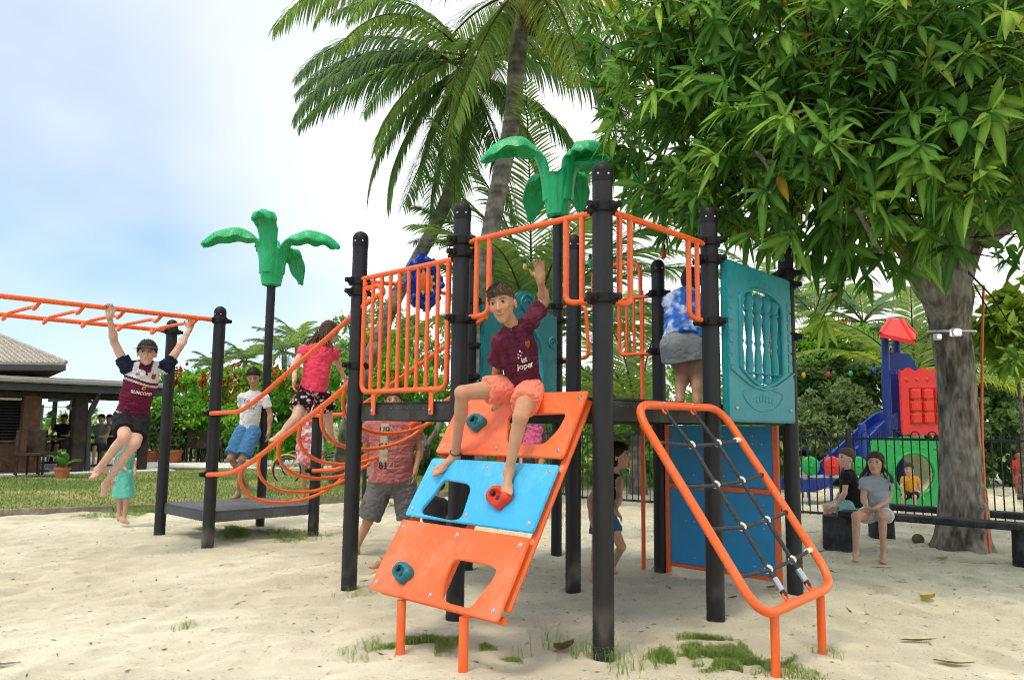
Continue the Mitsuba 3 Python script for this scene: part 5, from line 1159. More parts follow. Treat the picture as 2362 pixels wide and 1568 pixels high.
zt = [(-.3, .345), (0, .285), (.10, .258), (.35, .225), (.8, .205), (1.4, .190), (1.8, .188), (2.2, .190), (2.45, .215), (2.62, .25), (2.85, .22)]
zz = np.arange(-.3, 2.85, .03); nA = 64; rr = np.interp(zz, *zip(*zt)); th = np.arange(nA) * 2 * np.pi / nA
Vt = np.stack([rr[:, None] * np.cos(th), rr[:, None] * np.sin(th), np.repeat(zz[:, None], nA, 1)], -1)
Vt[..., 0] += .04 * np.sin(zz * 1.3)[:, None] - .02; nz_ = meshkit.fbm(Vt * [7, 7, 2.2], 3, 3) - .5
flare = 1 + .16 * np.exp(-np.maximum(zz, 0) / .22)[:, None] * np.cos(th * 5 + 1.2)[None]
Vt[..., :2] *= (flare * (1 + .11 * nz_))[..., None]
for kx, kz, s_ in ((-1.25, .55, .11), (-1.9, 1.5, .07), (-1.05, .33, .13), (-2.2, .95, .05)):       # old branch scars
    ang = (th - kx + np.pi) % (2 * np.pi) - np.pi; d2 = (ang[None] * .22) ** 2 + (zz[:, None] - kz) ** 2; rg = np.sqrt(d2)
    Vt[..., :2] *= (1 + .09 * np.exp(-((rg - s_) / .022) ** 2) - .07 * np.exp(-(rg / (s_ * .7)) ** 2))[..., None]
Vt = Vt.reshape(-1, 3) + [TX, TY, 0]; i, j = np.meshgrid(np.arange(len(zz) - 1), np.arange(nA), indexing='ij'); j2 = (j + 1) % nA
add(mt, 'trunk', trimesh.Trimesh(Vt, tri(np.stack([i * nA + j, i * nA + j2, (i + 1) * nA + j2, (i + 1) * nA + j], -1).reshape(-1, 4)), process=False), 'm_bark', smooth=True)
fork = np.array([TX, TY, 2.62])
LIMBS = [([fork - [0, 0, .25], fork + [-.7, -.35, .7], fork + [-1.7, -.8, 1.3], fork + [-3.0, -1.2, 1.75]], .17, .05), ([fork - [0, 0, .2], fork + [.1, -.3, 1.2], fork + [-.2, -1.2, 2.2], fork + [-.6, -2.2, 2.8]], .17, .05),
         ([fork - [0, 0, .2], fork + [.5, .2, .9], fork + [1.3, -.5, 1.7], fork + [2.2, -1.5, 2.1]], .15, .05), ([fork - [0, 0, .1], fork + [-.4, .5, 1.2], fork + [-1.6, .9, 2.4], fork + [-2.6, .5, 3.2]], .15, .04), ([fork + [-.6, -.3, .55], fork + [-1.4, -1.2, .75], fork + [-2.2, -2.0, .8]], .08, .02), ([fork + [.4, 0, .6], fork + [1., -1.4, .9], fork + [1.3, -2.6, .9]], .09, .025)]
for pts, r0, r1 in LIMBS: add(mt, 'limb', limb(pts, r0, r1, 16, wob=.25), 'm_bark', smooth=True)
lpts = np.vstack([np.array(p[1:]) for p, _, _ in LIMBS]); lp_ = []
for p, _, _ in LIMBS:
    q = fillet(p, .5, 4)
    for a_, b_ in zip(q[:-1], q[1:]): lp_ += [a_ + (b_ - a_) * t for t in np.linspace(0, 1, 6)]
lp_ = np.array([x for x in lp_ if x[2] > 2.9])
# where whorls of leaves sit: lumps filling a broad dome, its low skirt reaching toward the playground
LOBES = []
for (px, py, Y, r) in [(1500, 95, 6.6, .75), (1560, 250, 6.2, .85), (1560, 390, 6.4, .55), (1640, 120, 6.0, .9), (1660, 330, 5.7, .80), (1620, 455, 6.0, .50), (1790, 200, 5.6, .95), (1800, 400, 5.3, .72), (1790, 490, 6.0, .30), (1900, 70, 5.6, .95), (1930, 300, 5.3, .80), (1930, 470, 5.6, .55), (2060, 180, 5.3, .9), (2080, 400, 5.2, .75), (2040, 560, 5.8, .48), (2200, 90, 5.0, .9), (2220, 320, 4.9, .75), (2200, 470, 5.3, .50), (2290, 640, 5.8, .34), (2340, 200, 4.9, .85), (2360, 430, 4.9, .7), (2340, 580, 5.3, .48), (2352, 730, 5.5, .28), (2325, 660, 6.4, .28), (2120, 630, 6.3, .24), (1480, 215, 7.6, .46), (1460, 330, 8.4, .40), (1960, 620, 6.5, .30), (1890, 560, 7.0, .30), (2345, 690, 5.6, .33),
                       (1700, -120, 6.2, 1.1), (2000, -150, 6.2, 1.2), (2300, -120, 5.8, 1.2), (1740, 200, 7.6, .9), (1950, 250, 7.8, 1.2), (2200, 300, 7.6, 1.2), (2080, 440, 7.6, .6), (2450, 300, 7.0, 1.2), (1850, 60, 8.4, 1.3), (2200, 60, 8.4, 1.4), (2420, 620, 6.5, .6), (2010, 660, 7.6, .35), (1930, 715, 7.4, .22), (2290, 790, 7.9, .3), (2345, 850, 7.6, .25)]:
    LOBES.append((onY(px, py, Y), r))
wc, wn_ = [], []
for c, r in LOBES:
    n = int(40 * (r / .7) ** 2); d = rand_dirs(gm_, n); rad = r * gm_.uniform(.62, 1.06, n)[:, None]; wc.append(c + d * rad * [1, 1, .82]); wn_.append(d)
wc, wn_ = np.vstack(wc), np.vstack(wn_)
wc = wc[:, :]; keep = (wc[:, 2] > 1.95) & ~((wc[:, 0] > TX - 1.6) & (wc[:, 0] < TX + .3) & (wc[:, 2] < 2.75) & (wc[:, 1] < TY + .2)); wc, wn_ = wc[keep], wn_[keep]
nl = gm_.integers(7, 13, len(wc)); wi = np.repeat(np.arange(len(wc)), nl); N = len(wi)
ax_ = wn_[wi] * .7 + [0, 0, .25] + gm_.normal(0, .25, (N, 3)) * 0; ax_ = (wn_ * .7 + [0, 0, .3] + gm_.normal(0, .2, wn_.shape))[wi]; ax_ /= np.linalg.norm(ax_, axis=1, keepdims=True)
e1 = np.cross(ax_, [.3, .5, .81]); e1 /= np.linalg.norm(e1, axis=1, keepdims=True); e2 = np.cross(ax_, e1); k_ = np.concatenate([np.arange(x) for x in nl]); an = k_ * 2.4 + gm_.uniform(-.3, .3, N); op = gm_.uniform(.55, 1.45, N)
D_ = (np.cos(an) * np.sin(op))[:, None] * e1 + (np.sin(an) * np.sin(op))[:, None] * e2 + np.cos(op)[:, None] * ax_; D_[:, 2] -= .34; D_ /= np.linalg.norm(D_, axis=1, keepdims=True)
Ln = gm_.uniform(.10, .27, N) * np.where(gm_.uniform(0, 1, N) < .05, 1.3, 1); Wd = Ln * gm_.uniform(.105, .155, N)
Nn = ax_ + [0, 0, .5] + gm_.normal(0, .2, (N, 3)); P0 = wc[wi] - ax_ * gm_.uniform(0, .07, (N, 1))
mtpl = grid_tpl(6, lambda t: np.sin(np.pi * np.clip(t, 0, 1) ** .85) ** .8 * (1 - .15 * t) + .02, .22)
rib = np.tile([.76, 1.25, .76], 6)
VL = place_leaves(mtpl, P0, D_, Nn, Ln, Wd, gm_.uniform(-.05, .62, N))
base = np.array([(.08, .20, .04), (.12, .27, .05), (.18, .36, .065), (.26, .46, .08), (.38, .54, .10)])
wtone = gm_.choice(5, len(wc), p=[.30, .32, .20, .12, .06]); cl = base[wtone][wi] * gm_.uniform(.75, 1.3, (N, 1)); old = gm_.uniform(0, 1, N) < .012; cl[old] = (.30, .20, .03)
young = np.zeros(len(wc), bool)
# the 300 leaves that show largest are parts, the rest one mass
zc = (VL.mean(1) - ORG); dep = zc @ FWD; sx, sy = (zc @ RGT) / dep, (zc @ UPV) / dep; inview = (np.abs(sx) < .66) & (np.abs(sy) < .44) & (dep > 1)
facing = np.abs((np.cross(D_, np.cross(Nn, D_)) * zc).sum(1)) / np.linalg.norm(zc, axis=1); app = np.where(inview, Ln * Wd * (.25 + facing) / dep ** 2, 0)
# a leaf counts when few others stand before it: coarse depth buffer
cellx, celly = (sx * 90).astype(int), (sy * 90).astype(int); order = np.argsort(dep); seen = {}; front_ = np.zeros(N, bool)
for q in order:
    if inview[q]:
        kk = (cellx[q], celly[q]); seen[kk] = seen.get(kk, 0) + 1; front_[q] = seen[kk] <= 2
big = np.argsort(-(app * front_))[:300]; rest = np.setdiff1d(np.arange(N), big)
for q in big: add(mt, 'leaf', (VL[q], mtpl[1]), 'm_leaf', color=cl[q][None] * rib[:, None], smooth=True)
(vf, c_) = join(VL[rest], mtpl[1], cl[rest], rib); add(mt, 'foliage', vf, 'm_leaf', color=c_, smooth=True, kind='stuff')
# twigs from the limbs to the whorls
tw = []
for q in gm_.permutation(len(wc))[:900]:
    a_ = lp_[np.argmin(((lp_ - wc[q]) ** 2).sum(1) + gm_.uniform(0, .4, len(lp_)))]; m_ = wc[q]; 
    st = m_ + (a_ - m_) * min(1, .9 / (np.linalg.norm(a_ - m_) + 1e-6)); md = (st + m_) / 2 + gm_.normal(0, .07, 3) - [0, 0, .04]; tw.append(tube([st, md, m_], np.array([.011, .008, .005]), 4, cap=False))
add(mt, 'twigs', cat(tw), 'm_wood_dark', kind='stuff', smooth=True)
for pts in ([(1975, 480, 5.0), (1998, 520, 5.0), (2015, 560, 5.1), (2040, 590, 5.6), (2100, 640, 6.4)], [(1740, 350, 5.2), (1765, 372, 5.1), (1778, 405, 5.0), (1780, 430, 5.0)], [(1790, 275, 5.3), (1830, 300, 5.2), (1812, 330, 5.4)], [(1580, 505, 5.9), (1690, 520, 5.8), (1800, 480, 5.6), (1900, 500, 5.9)]):
    add(mt, 'branch', limb([onY(*q) for q in pts], .018, .012, 8), 'm_bark', smooth=True)

# ---- coconut palms
def frond(base, az, el, ln, droop, seed, nlf=70, lw=.75, twist=0., cols=((.05, .13, .02), (.10, .20, .035)), hang=1.15, rach=(.20, .19, .05), rw=.022, wdt=.027):
    """one feather leaf: arched midrib with hanging leaflets on both sides"""
    g = np.random.default_rng(seed); t = np.linspace(0, 1, 40); d = np.array([math.cos(az), math.sin(az), 0]); e = el - droop * t ** 1.25
    st = np.stack([np.cos(e), np.sin(e)], -1) * ln / 39; xz = np.vstack([[0, 0], np.cumsum(st[:-1], 0)]); side = np.array([-d[1], d[0], 0]); sw = twist * t ** 2 * ln
    mid = base + xz[:, :1] * d + xz[:, 1:] * np.array([0, 0, 1.]) + sw[:, None] * side
    tb_ = tube(mid, rw * (1 - .85 * t) + .003, 5); nt = len(tb_.vertices); vs, fs, cs = [np.asarray(tb_.vertices)], [np.asarray(tb_.faces)], [np.tile(rach, (nt, 1)) * (1 - .3 * g.uniform(0, 1, (nt, 1)))]; o = nt
    tt = np.repeat(np.linspace(.16, .995, nlf), 2) + g.uniform(-.004, .004, nlf * 2); sg_ = np.tile([-1., 1.], nlf); n = len(tt)
    p = np.stack([np.interp(tt, t, mid[:, i]) for i in range(3)], -1); tg = np.gradient(mid, axis=0); tg /= np.linalg.norm(tg, axis=1, keepdims=True); tq = np.stack([np.interp(tt, t, tg[:, i]) for i in range(3)], -1)
    L_ = lw * (np.sin(np.pi * np.clip(tt * .93 + .02, 0, 1)) ** .55 * (1 - .35 * tt)) * g.uniform(.82, 1.1, n); out = side[None] * sg_[:, None]; 
    d0 = tq * (.55 + .25 * tt)[:, None] + out * .8 + np.array([0, 0, .18]); d0 /= np.linalg.norm(d0, axis=1, keepdims=True); dn_ = np.array([0, 0, -1.]); hg = hang * g.uniform(.5, 1.3, n)[:, None]
    q = [p]; dd = d0
    for i in range(4): dd = dd + dn_ * hg * .30; dd /= np.linalg.norm(dd, axis=1, keepdims=True); q.append(q[-1] + dd * (L_ / 4)[:, None])
    wv = np.cross(dd, tq); wv /= np.linalg.norm(wv, axis=1, keepdims=True) + 1e-9; up_ = np.cross(tq, d0); wv = tq * .8 + up_ * .4 * sg_[:, None]; wv /= np.linalg.norm(wv, axis=1, keepdims=True)
    ws = [.55, 1., .85, .5, .06]; rows = []
    for x, w in zip(q, ws): rows += [x - wv * w * wdt * .5 * 1.6, x + wv * w * wdt * .5 * 1.6]
    v = np.stack(rows, 1).reshape(-1, 3); b = np.arange(n)[:, None, None] * 10 + np.arange(4)[None, :, None] * 2; f = (b + np.array([[0, 1, 3], [0, 3, 2]]).reshape(1, 1, 6)).reshape(-1, 3)
    c = np.asarray(cols[0]) + (np.asarray(cols[1]) - np.asarray(cols[0])) * g.uniform(0, 1, (n, 1)) ; c = c * g.uniform(.75, 1.2, (n, 1)); c = np.repeat(c, 10, 0); tip = np.tile(np.repeat([0, 0, 0, .25, .6], 2), n)[:, None]; dry = np.repeat(g.uniform(0, 1, n) < .25, 10)[:, None]
    c = np.where(dry, c * (1 - tip) + np.array((.22, .19, .07)) * tip, c); vs.append(v); fs.append(f + o); cs.append(c)
    return (np.vstack(vs), np.vstack(fs)), np.vstack(cs)


def palm_trunk(parent, pts, r0, r1):
    p = fillet(pts, 1.2, 6); s = np.r_[0, np.cumsum(np.linalg.norm(np.diff(p, axis=0), axis=1))]; t = np.arange(0, s[-1], .025); q = np.stack([np.interp(t, s, p[:, i]) for i in range(3)], -1)
    r = r0 + (r1 - r0) * (t / s[-1]) ** .7 + .09 * np.exp(-t / .35); ring = (t * 9.5 + .6 * np.sin(t * 3)) % 1.; r = r * (1 + .045 * (ring - .5)); add(parent, 'trunk', tube(q, r, 22), 'm_palm_trunk', smooth=True)


def coconuts(parent, c, n, seed):
    g = np.random.default_rng(seed)
    for i in range(n):
        a = g.uniform(0, 6.28); p = c + [.34 * math.cos(a), .34 * math.sin(a), g.uniform(-.55, -.12)]
        k = add(parent, 'coconut', ball(p, .125, 2, (1, 1, 1.2)), 'm_gloss', color=np.array([(.16, .17, .05), (.20, .15, .06), (.12, .14, .04)])[i % 3], smooth=True)
        add(k, 'stalk', tube([p + [0, 0, .13], (p + c) / 2 + [0, 0, .12], c], .012, 5), 'm_gloss', color=(.22, .2, .08), smooth=True)


cp1 = thing('coconut_palm', 'tall leaning coconut palm directly behind the tower, its ringed trunk passing the plastic palm top', 'palm tree')
Y1 = 11.6; crown1 = onY(1212, -20, Y1)
palm_trunk(cp1, [onz(1096, 1163) - [0, 0, .1], onY(1100, 900, Y1), onY(1113, 640, Y1), onY(1148, 440, Y1), onY(1183, 280, Y1), onY(1191, 130, Y1), crown1 - [0, 0, .1]], .165, .13)
YEL = ((.30, .42, .05), (.50, .52, .06)); MID = ((.22, .38, .09), (.36, .50, .14)); DRK = ((.14, .28, .09), (.24, .38, .13)); BLU = ((.17, .30, .15), (.27, .40, .20))
F1 = [(178, 26, 4.4, 1.45, MID), (192, 46, 4.4, 1.75, YEL), (246, -4, 3.5, .95, YEL), (160, 50, 4.2, 1.6, MID), (228, 0, 3.6, 1.2, MID), (275, 5, 3.6, 1.6, MID), (310, 25, 4.0, 1.7, MID), (345, 18, 4.2, 1.4, YEL), (5, 2, 4.2, 1.25, YEL), (20, 45, 4.2, 1.7, MID), (60, 30, 4.2, 1.6, MID), (100, 40, 4.2, 1.6, DRK), (130, 15, 4.2, 1.5, MID), (292, -42, 2.9, .55, YEL), (285, -30, 3.5, .8, MID), (85, 75, 4, .9, MID), (205, 12, 3.9, 1.5, MID), (235, -50, 3.0, .6, MID), (352, -16, 3.8, 1.0, MID)]
for i, (a, e, l, d, c) in enumerate(F1):
    vf, cc = frond(crown1 + [.12 * math.cos(rd(a)), .12 * math.sin(rd(a)), .05], rd(a), rd(e), l, d, 40 + i, 86, .95, twist=.12 * math.sin(i * 2.9), hang=1.5, cols=c, rach=(.30, .27, .05) if c is YEL else (.18, .18, .05)); add(cp1, 'frond', vf, 'm_frond', color=cc, smooth=False)
coconuts(cp1, crown1 + [0, 0, .05], 9, 3)
hb = [crown1 + [0, 0, -.75 + .1 * i] for i in range(8)]; husk = []
for i in range(26):
    a = i * 2.4; c = crown1 + [.13 * math.cos(a), .13 * math.sin(a), -.75 + .028 * i]; d = np.array([math.cos(a), math.sin(a), 0]); husk.append(tube([c, c + d * .12 + [0, 0, .22], c + d * .30 + [0, 0, .40]], np.array([.05, .035, .012]), 5))
add(cp1, 'leaf_bases', cat(husk), 'm_matte', color=(.15, .115, .075), smooth=True, kind='stuff')

cp2 = thing('coconut_palm', 'strongly leaning coconut palm left of the tower with long fronds hanging to the left', 'palm tree')
Y2 = 13.4; crown2 = onY(1082, 150, Y2)
palm_trunk(cp2, [onz(772, 1118) - [0, 0, .1], onY(805, 960, Y2), onY(862, 800, Y2), onY(915, 680, Y2), onY(962, 600, Y2), onY(1025, 480, Y2), onY(1070, 345, Y2), crown2], .14, .115)
F2 = [(180, 24, 3.5, 1.35, BLU), (186, 8, 3.6, 1.5, BLU), (176, 44, 3.5, 1.6, BLU), (190, -6, 3.7, 1.05, DRK), (198, -26, 3.3, 1.0, DRK), (172, 62, 3.6, 1.7, DRK), (205, -44, 3.0, .75, DRK), (222, -30, 3.2, .9, MID), (230, 20, 3.3, 1.6, MID), (250, -30, 3.2, .9, MID), (280, -10, 3.2, 1.2, MID), (300, 30, 3.4, 1.6, MID), (330, 5, 3.4, 1.3, MID), (352, 30, 3.6, 1.5, BLU), (5, 12, 3.5, 1.3, BLU), (3, -18, 3.4, 1.0, DRK), (25, 45, 3.5, 1.5, DRK), (60, 30, 3.4, 1.5, DRK), (100, 50, 3.4, 1.5, DRK), (140, 30, 3.5, 1.5, DRK), (325, -42, 3.2, .6, DRK), (262, -52, 3.2, .5, DRK), (180, -60, 2.8, .5, MID), (240, -58, 3.0, .4, MID), (275, -62, 2.9, .4, DRK), (310, -55, 3.0, .5, DRK), (345, -50, 3.2, .5, MID), (195, -66, 2.9, .35, DRK), (90, -50, 3.2, .5, DRK), (130, -40, 3.2, .6, DRK)]
for i, (a, e, l, d, c) in enumerate(F2):
    vf, cc = frond(crown2 + np.array([.15 * math.sin(i * 5.), .15 * math.cos(i * 3.), .12 * math.sin(i * 2.)]), rd(a + 7 * math.sin(i * 4.1)), rd(e + 5 * math.sin(i * 2.7)), l * (1 + .12 * math.sin(i * 3.3)), d, 80 + i, 80, .86, twist=.16 * math.sin(i * 2.3), cols=c, hang=1.5); add(cp2, 'frond', vf, 'm_frond', color=cc, smooth=False)
coconuts(cp2, crown2 + [0, 0, .05], 6, 5)
cp3 = thing('young_palm', 'low young palm with spreading fronds filling the gap behind the tower', 'palm tree')
Y3 = 13.0; c3 = onY(1225, 800, Y3)
palm_trunk(cp3, [onz(1225, 1150) - [0, 0, .1], onY(1222, 950, Y3), c3], .17, .15)
F3 = [(178, 78, 3.4, 1.15, DRK), (165, 84, 4.0, 1.1, MID), (190, 66, 2.6, 1.3, DRK), (150, 74, 3.6, 1.4, DRK), (215, 74, 3.2, 1.5, MID), (250, 64, 3.2, 1.6, MID), (290, 68, 3.4, 1.5, MID), (320, 58, 3.6, 1.5, DRK), (345, 66, 4.1, 1.35, DRK), (355, 52, 4.1, 1.45, DRK), (5, 74, 4.4, 1.3, DRK), (12, 40, 3.8, 1.4, MID), (30, 62, 4.0, 1.5, DRK), (70, 72, 4.0, 1.2, DRK), (110, 70, 4.0, 1.3, DRK), (0, 25, 3.4, 1.2, YEL), (200, 36, 2.2, 1.2, MID), (335, 30, 3.2, 1.2, MID), (265, 85, 4.4, .9, MID), (200, 86, 4.4, .9, DRK), (240, 50, 2.6, 1.6, DRK), (300, 45, 2.8, 1.6, DRK), (20, 85, 4.6, .8, MID)]
for i, (a, e, l, d, c) in enumerate(F3):
    vf, cc = frond(c3, rd(a), rd(e), l, d, 120 + i, 58, .85, cols=c, hang=.55); add(cp3, 'frond', vf, 'm_frond', color=cc, smooth=False)
YP = [('young_palm', 'bright young palm with drooping fronds right of the sliding pole', (1470, 1000), 14.5, 3.1, 1.1, 14), ('young_palm', 'young palm beside the trunk of the toddler area', (2110, 905), 15.5, 2.9, .9, 12)]
for n_, lb, (px, py), Y, l, lw, k_ in YP:
    c = onY(px, py, Y); t_ = thing(n_, lb, 'palm tree'); palm_trunk(t_, [[c[0], c[1], -.1], c], .13, .12)
    for i in range(k_):
        a = i * 2.4; vf, cc = frond(c, a, rd(25 + 50 * ((i * 7) % 5) / 4), l, 1.3, 150 + i + int(px), 44, .7, cols=MID if i % 3 else YEL, hang=.6); add(t_, 'frond', vf, 'm_frond', color=cc, smooth=False)
# far palms over the shrubbery
FP = [(565, 835, 38, 1.7, 'slender far palm behind the flame tree, seen above the white-shirted boy'), (490, 848, 44, 1.5, 'smallest far palm, just right of the second left post'), (655, 815, 36, 2.0, 'far palm left of the pink girl'), (685, 790, 40, 2.2, 'highest far palm, behind the head of the pink girl'), (1880, 735, 26, 2.6, 'far palm over the right hedge beside the far right post'), (1990, 745, 24, 2.6, 'leaning far palm behind the red roof'), (1770, 690, 30, 3.2, 'far palm behind the balcony panel'), (1445, 760, 28, 3., 'far palm behind the sliding pole')]
for i, (px, py, Y, l, lb) in enumerate(FP):
    c = onY(px, py, Y); t_ = thing('far_palm', lb, 'palm tree', 'palms beyond the shrubs'); palm_trunk(t_, [[c[0] + (.8 if i == 5 else .3), c[1], -.1], c + [.15, 0, -2], c], .16, .12)
    for q in range(13): vf, cc = frond(c, q * 2.4, rd(-5 + 75 * ((q * 5) % 7) / 6), l, 1.2, 300 + 20 * i + q, 26, .75, cols=MID if q % 2 else BLU, hang=.7, wdt=.05); add(t_, 'frond', vf, 'm_frond', color=cc, smooth=False)

# ---- shrubs, hedge and flame trees: trunk, limbs and leaf clusters in tiers
ltpl = grid_tpl(3, lambda t: np.array([.12, 1., .05]) if len(t) == 3 else t, .3)
def leafy(name, label, catg, lobes, n, ln, cols, seed, wr=.3, flat=.8, flower=None, trunk=None, group=None, updir=.45):
    """lobes: (centre, radius vector); leaves near the surface of each lobe, in clumps"""
    g = np.random.default_rng(seed); k = thing(name, label, catg, group)
    if trunk is not None:
        for pts, r0, r1 in trunk: add(k, 'trunk' if pts is trunk[0][0] else 'limb', limb(pts, r0, r1, 8), 'm_wood_dark' if r0 < .0 else 'm_bark', smooth=True)
    vol = np.array([np.prod(r) ** (2 / 3) for _, r in lobes]); cnt = np.maximum(8, (n * vol / vol.sum()).astype(int)); Ps, Ds, Cs = [], [], []
    for (c, r), m in zip(lobes, cnt):
        nc = max(5, m // 26); d = rand_dirs(g, nc); cc_ = c + d * np.asarray(r) * g.uniform(.55, 1.04, (nc, 1)); tone = g.uniform(0, 1, nc); w = g.integers(0, nc, m)
        off = rand_dirs(g, m) * g.uniform(.1, 1, (m, 1)) * np.mean(r) * .26 * [1, 1, flat]; Ps.append(cc_[w] + off); dd = d[w] * .6 + rand_dirs(g, m) * .9 + [0, 0, updir * .5]; Ds.append(dd / np.linalg.norm(dd, axis=1, keepdims=True)); ca, cb = np.asarray(cols[0]), np.asarray(cols[1]); Cs.append(ca + (cb - ca) * tone[w][:, None])
    P_, D2, C_ = np.vstack(Ps), np.vstack(Ds), np.vstack(Cs); ok = P_[:, 2] > .03; P_, D2, C_ = P_[ok], D2[ok], C_[ok]; m = len(P_); Nn_ = rand_dirs(g, m) * .7 + [0, 0, 1.]
    L_ = ln * g.uniform(.6, 1.3, m); Vv = place_leaves(ltpl, P_, D2, Nn_, L_, L_ * wr, g.uniform(0, .4, m)); vf, cc = join(Vv, ltpl[1], C_ * g.uniform(.7, 1.35, (m, 1))); add(k, 'foliage', vf, 'm_leaf', color=cc, smooth=False, kind='stuff')
    if flower:
        fc, fn_n, zb = flower; top = P_[P_[:, 2] > np.quantile(P_[:, 2], zb)]; ce = top[g.integers(0, len(top), max(6, fn_n // 14))]; P3 = ce[g.integers(0, len(ce), fn_n)] + g.normal(0, .10, (fn_n, 3)) + [0, -.05, .06]
        L_ = ln * .8 * g.uniform(.6, 1.2, fn_n); Vv = place_leaves(ltpl, P3, rand_dirs(g, fn_n), rand_dirs(g, fn_n), L_, L_ * .45, np.zeros(fn_n)); vf, cc = join(Vv, ltpl[1], np.asarray(fc) * g.uniform(.7, 1.25, (fn_n, 1))); add(k, 'flowers', vf, 'm_leaf', color=cc, smooth=False, kind='stuff')
    return k


FG = ((.12, .34, .035), (.30, .60, .08)); HG = ((.08, .17, .055), (.20, .33, .11)); SH = ((.15, .32, .05), (.34, .55, .12))
def lobe(px, py, Y, rx, rz, ry=None): return (onY(px, py, Y), (rx, ry or rx, rz))


leafy('flame_tree', 'spreading flame tree with bright green tiers behind the left posts', 'tree', [lobe(430, 900, 24, 1.1, .45), lobe(480, 880, 25, 1.0, .4), lobe(420, 950, 23, 1.1, .5), lobe(520, 925, 24, 1., .5), lobe(470, 985, 23, 1., .5), lobe(390, 990, 25, .9, .6), lobe(540, 990, 23, .9, .6)], 9000, .17, FG, 1, flower=((.50, .035, .015), 150, .6),
      trunk=[([onz(480, 1072), onY(465, 1010, 23), onY(440, 950, 23.5)], .12, .05), ([onY(465, 1010, 23), onY(500, 960, 23.5), onY(520, 920, 24)], .08, .03)], group='flame trees behind the lawn')
leafy('flame_tree', 'flame tree covered in red flowers behind the white-shirted boy', 'tree', [lobe(560, 885, 22, 1.0, .45), lobe(625, 880, 22, 1.0, .45), lobe(690, 895, 21, 1.0, .5), lobe(600, 945, 21, 1.0, .5), lobe(670, 960, 21, 1., .5), lobe(740, 905, 21, .9, .5), lobe(640, 1010, 21, .9, .5)], 9000, .16, FG, 2, flower=((.58, .04, .015), 900, .45),
      trunk=[([onz(640, 1078), onY(645, 1015, 21), onY(620, 950, 21)], .12, .05), ([onY(645, 1015, 21), onY(690, 960, 21), onY(720, 910, 21)], .08, .03)], group='flame trees behind the lawn')
leafy('flame_tree', 'flame tree with scattered orange flowers behind the pink girl and barrier', 'tree', [lobe(800, 880, 19, .9, .5), lobe(860, 860, 19, .9, .5), lobe(920, 880, 18.5, .9, .5), lobe(830, 940, 18.5, .9, .5), lobe(900, 940, 18, .9, .5), lobe(980, 900, 18, .8, .5), lobe(960, 960, 18, .8, .4), lobe(880, 800, 20, .9, .4)], 10000, .15, FG, 3, flower=((.60, .12, .02), 160, .5),
      trunk=[([onz(985, 1090), onY(982, 1030, 17), onY(960, 970, 17.5)], .13, .06), ([onY(982, 1030, 17), onY(1010, 990, 17), onY(1020, 940, 17.5)], .08, .04), ([onY(982, 1040, 17), onY(965, 1000, 17.2), onY(930, 940, 18)], .07, .03)], group='flame trees behind the lawn')
leafy('tall_tree', 'tall airy tree behind the left tower post', 'tree', [lobe(820, 790, 30, 1.6, .9), lobe(880, 760, 31, 1.6, 1.), lobe(770, 820, 30, 1.2, .7), lobe(1000, 790, 30, 1.6, 1.), lobe(940, 800, 32, 1.6, .9)], 5200, .22, ((.18, .30, .09), (.32, .46, .16)), 4, trunk=[([onz(850, 1040), onY(850, 900, 30), onY(850, 800, 30)], .2, .08)])
leafy('shrub_hedge', 'green shrub hedge along the far left of the lawn', 'hedge', [lobe(x_, 1035, 26, 1.2, .55) for x_ in range(350, 800, 55)], 6500, .16, ((.12, .28, .05), (.28, .48, .10)), 5)
leafy('shrub_hedge', 'green trees seen through the pavilion', 'hedge', [lobe(x_, 1000 + 12 * (i_ % 2), 31, 1.3, .9) for i_, x_ in enumerate(range(20, 380, 45))], 3000, .2, ((.12, .28, .05), (.28, .48, .10)), 25)
leafy('shrub_hedge', 'green shrub hedge behind the deck and boys legs', 'hedge', [lobe(x_, 1045, 19, .9, .55) for x_ in range(800, 1300, 50)] + [lobe(x_, 990, 20, .9, .6) for x_ in range(1030, 1560, 60)], 13000, .15, SH, 6)
leafy('shrub_hedge', 'bright bushes behind the black fence below the tower deck', 'hedge', [lobe(x_, 1075 - 10 * (i_ % 2), 17.5, .7, .45) for i_, x_ in enumerate(range(1320, 1860, 45))] + [lobe(x_, 1000, 19, .9, .6) for x_ in range(1380, 1880, 60)] + [lobe(x_, 900, 21, 1., .6) for x_ in range(1330, 1640, 70)], 15000, .15, SH, 7)
leafy('flame_tree', 'dark flame tree with orange flowers over the right hedge', 'tree', [lobe(1850, 800, 19, .8, .4), lobe(1920, 790, 19, .9, .4), lobe(1880, 850, 18.5, .9, .35), lobe(1985, 820, 19, .8, .4)], 5500, .15, FG, 8, flower=((.55, .09, .02), 170, .4), trunk=[([onY(1950, 980, 18.6), onY(1920, 890, 18.6), onY(1860, 810, 19)], .09, .03), ([onY(1950, 980, 18.6), onY(1960, 880, 18.6), onY(1990, 820, 19)], .08, .03)], group='flame trees behind the right fence')
leafy('vine_hedge', 'tall dark ivy covered hedge behind the toddler play area', 'hedge', [lobe(x_, 900 - 18 * (i_ % 3), 18, .85, .7) for i_, x_ in enumerate(range(1840, 2440, 55))] + [lobe(x_, 985, 17.5, .9, .6) for x_ in range(1840, 2440, 60)] + [lobe(x_, 800, 19, .8, .6) for x_ in range(2040, 2440, 70)] + [lobe(x_, 1060, 17.6, .9, .5) for x_ in range(1830, 2440, 65)], 26000, .17, HG, 9, wr=.40)
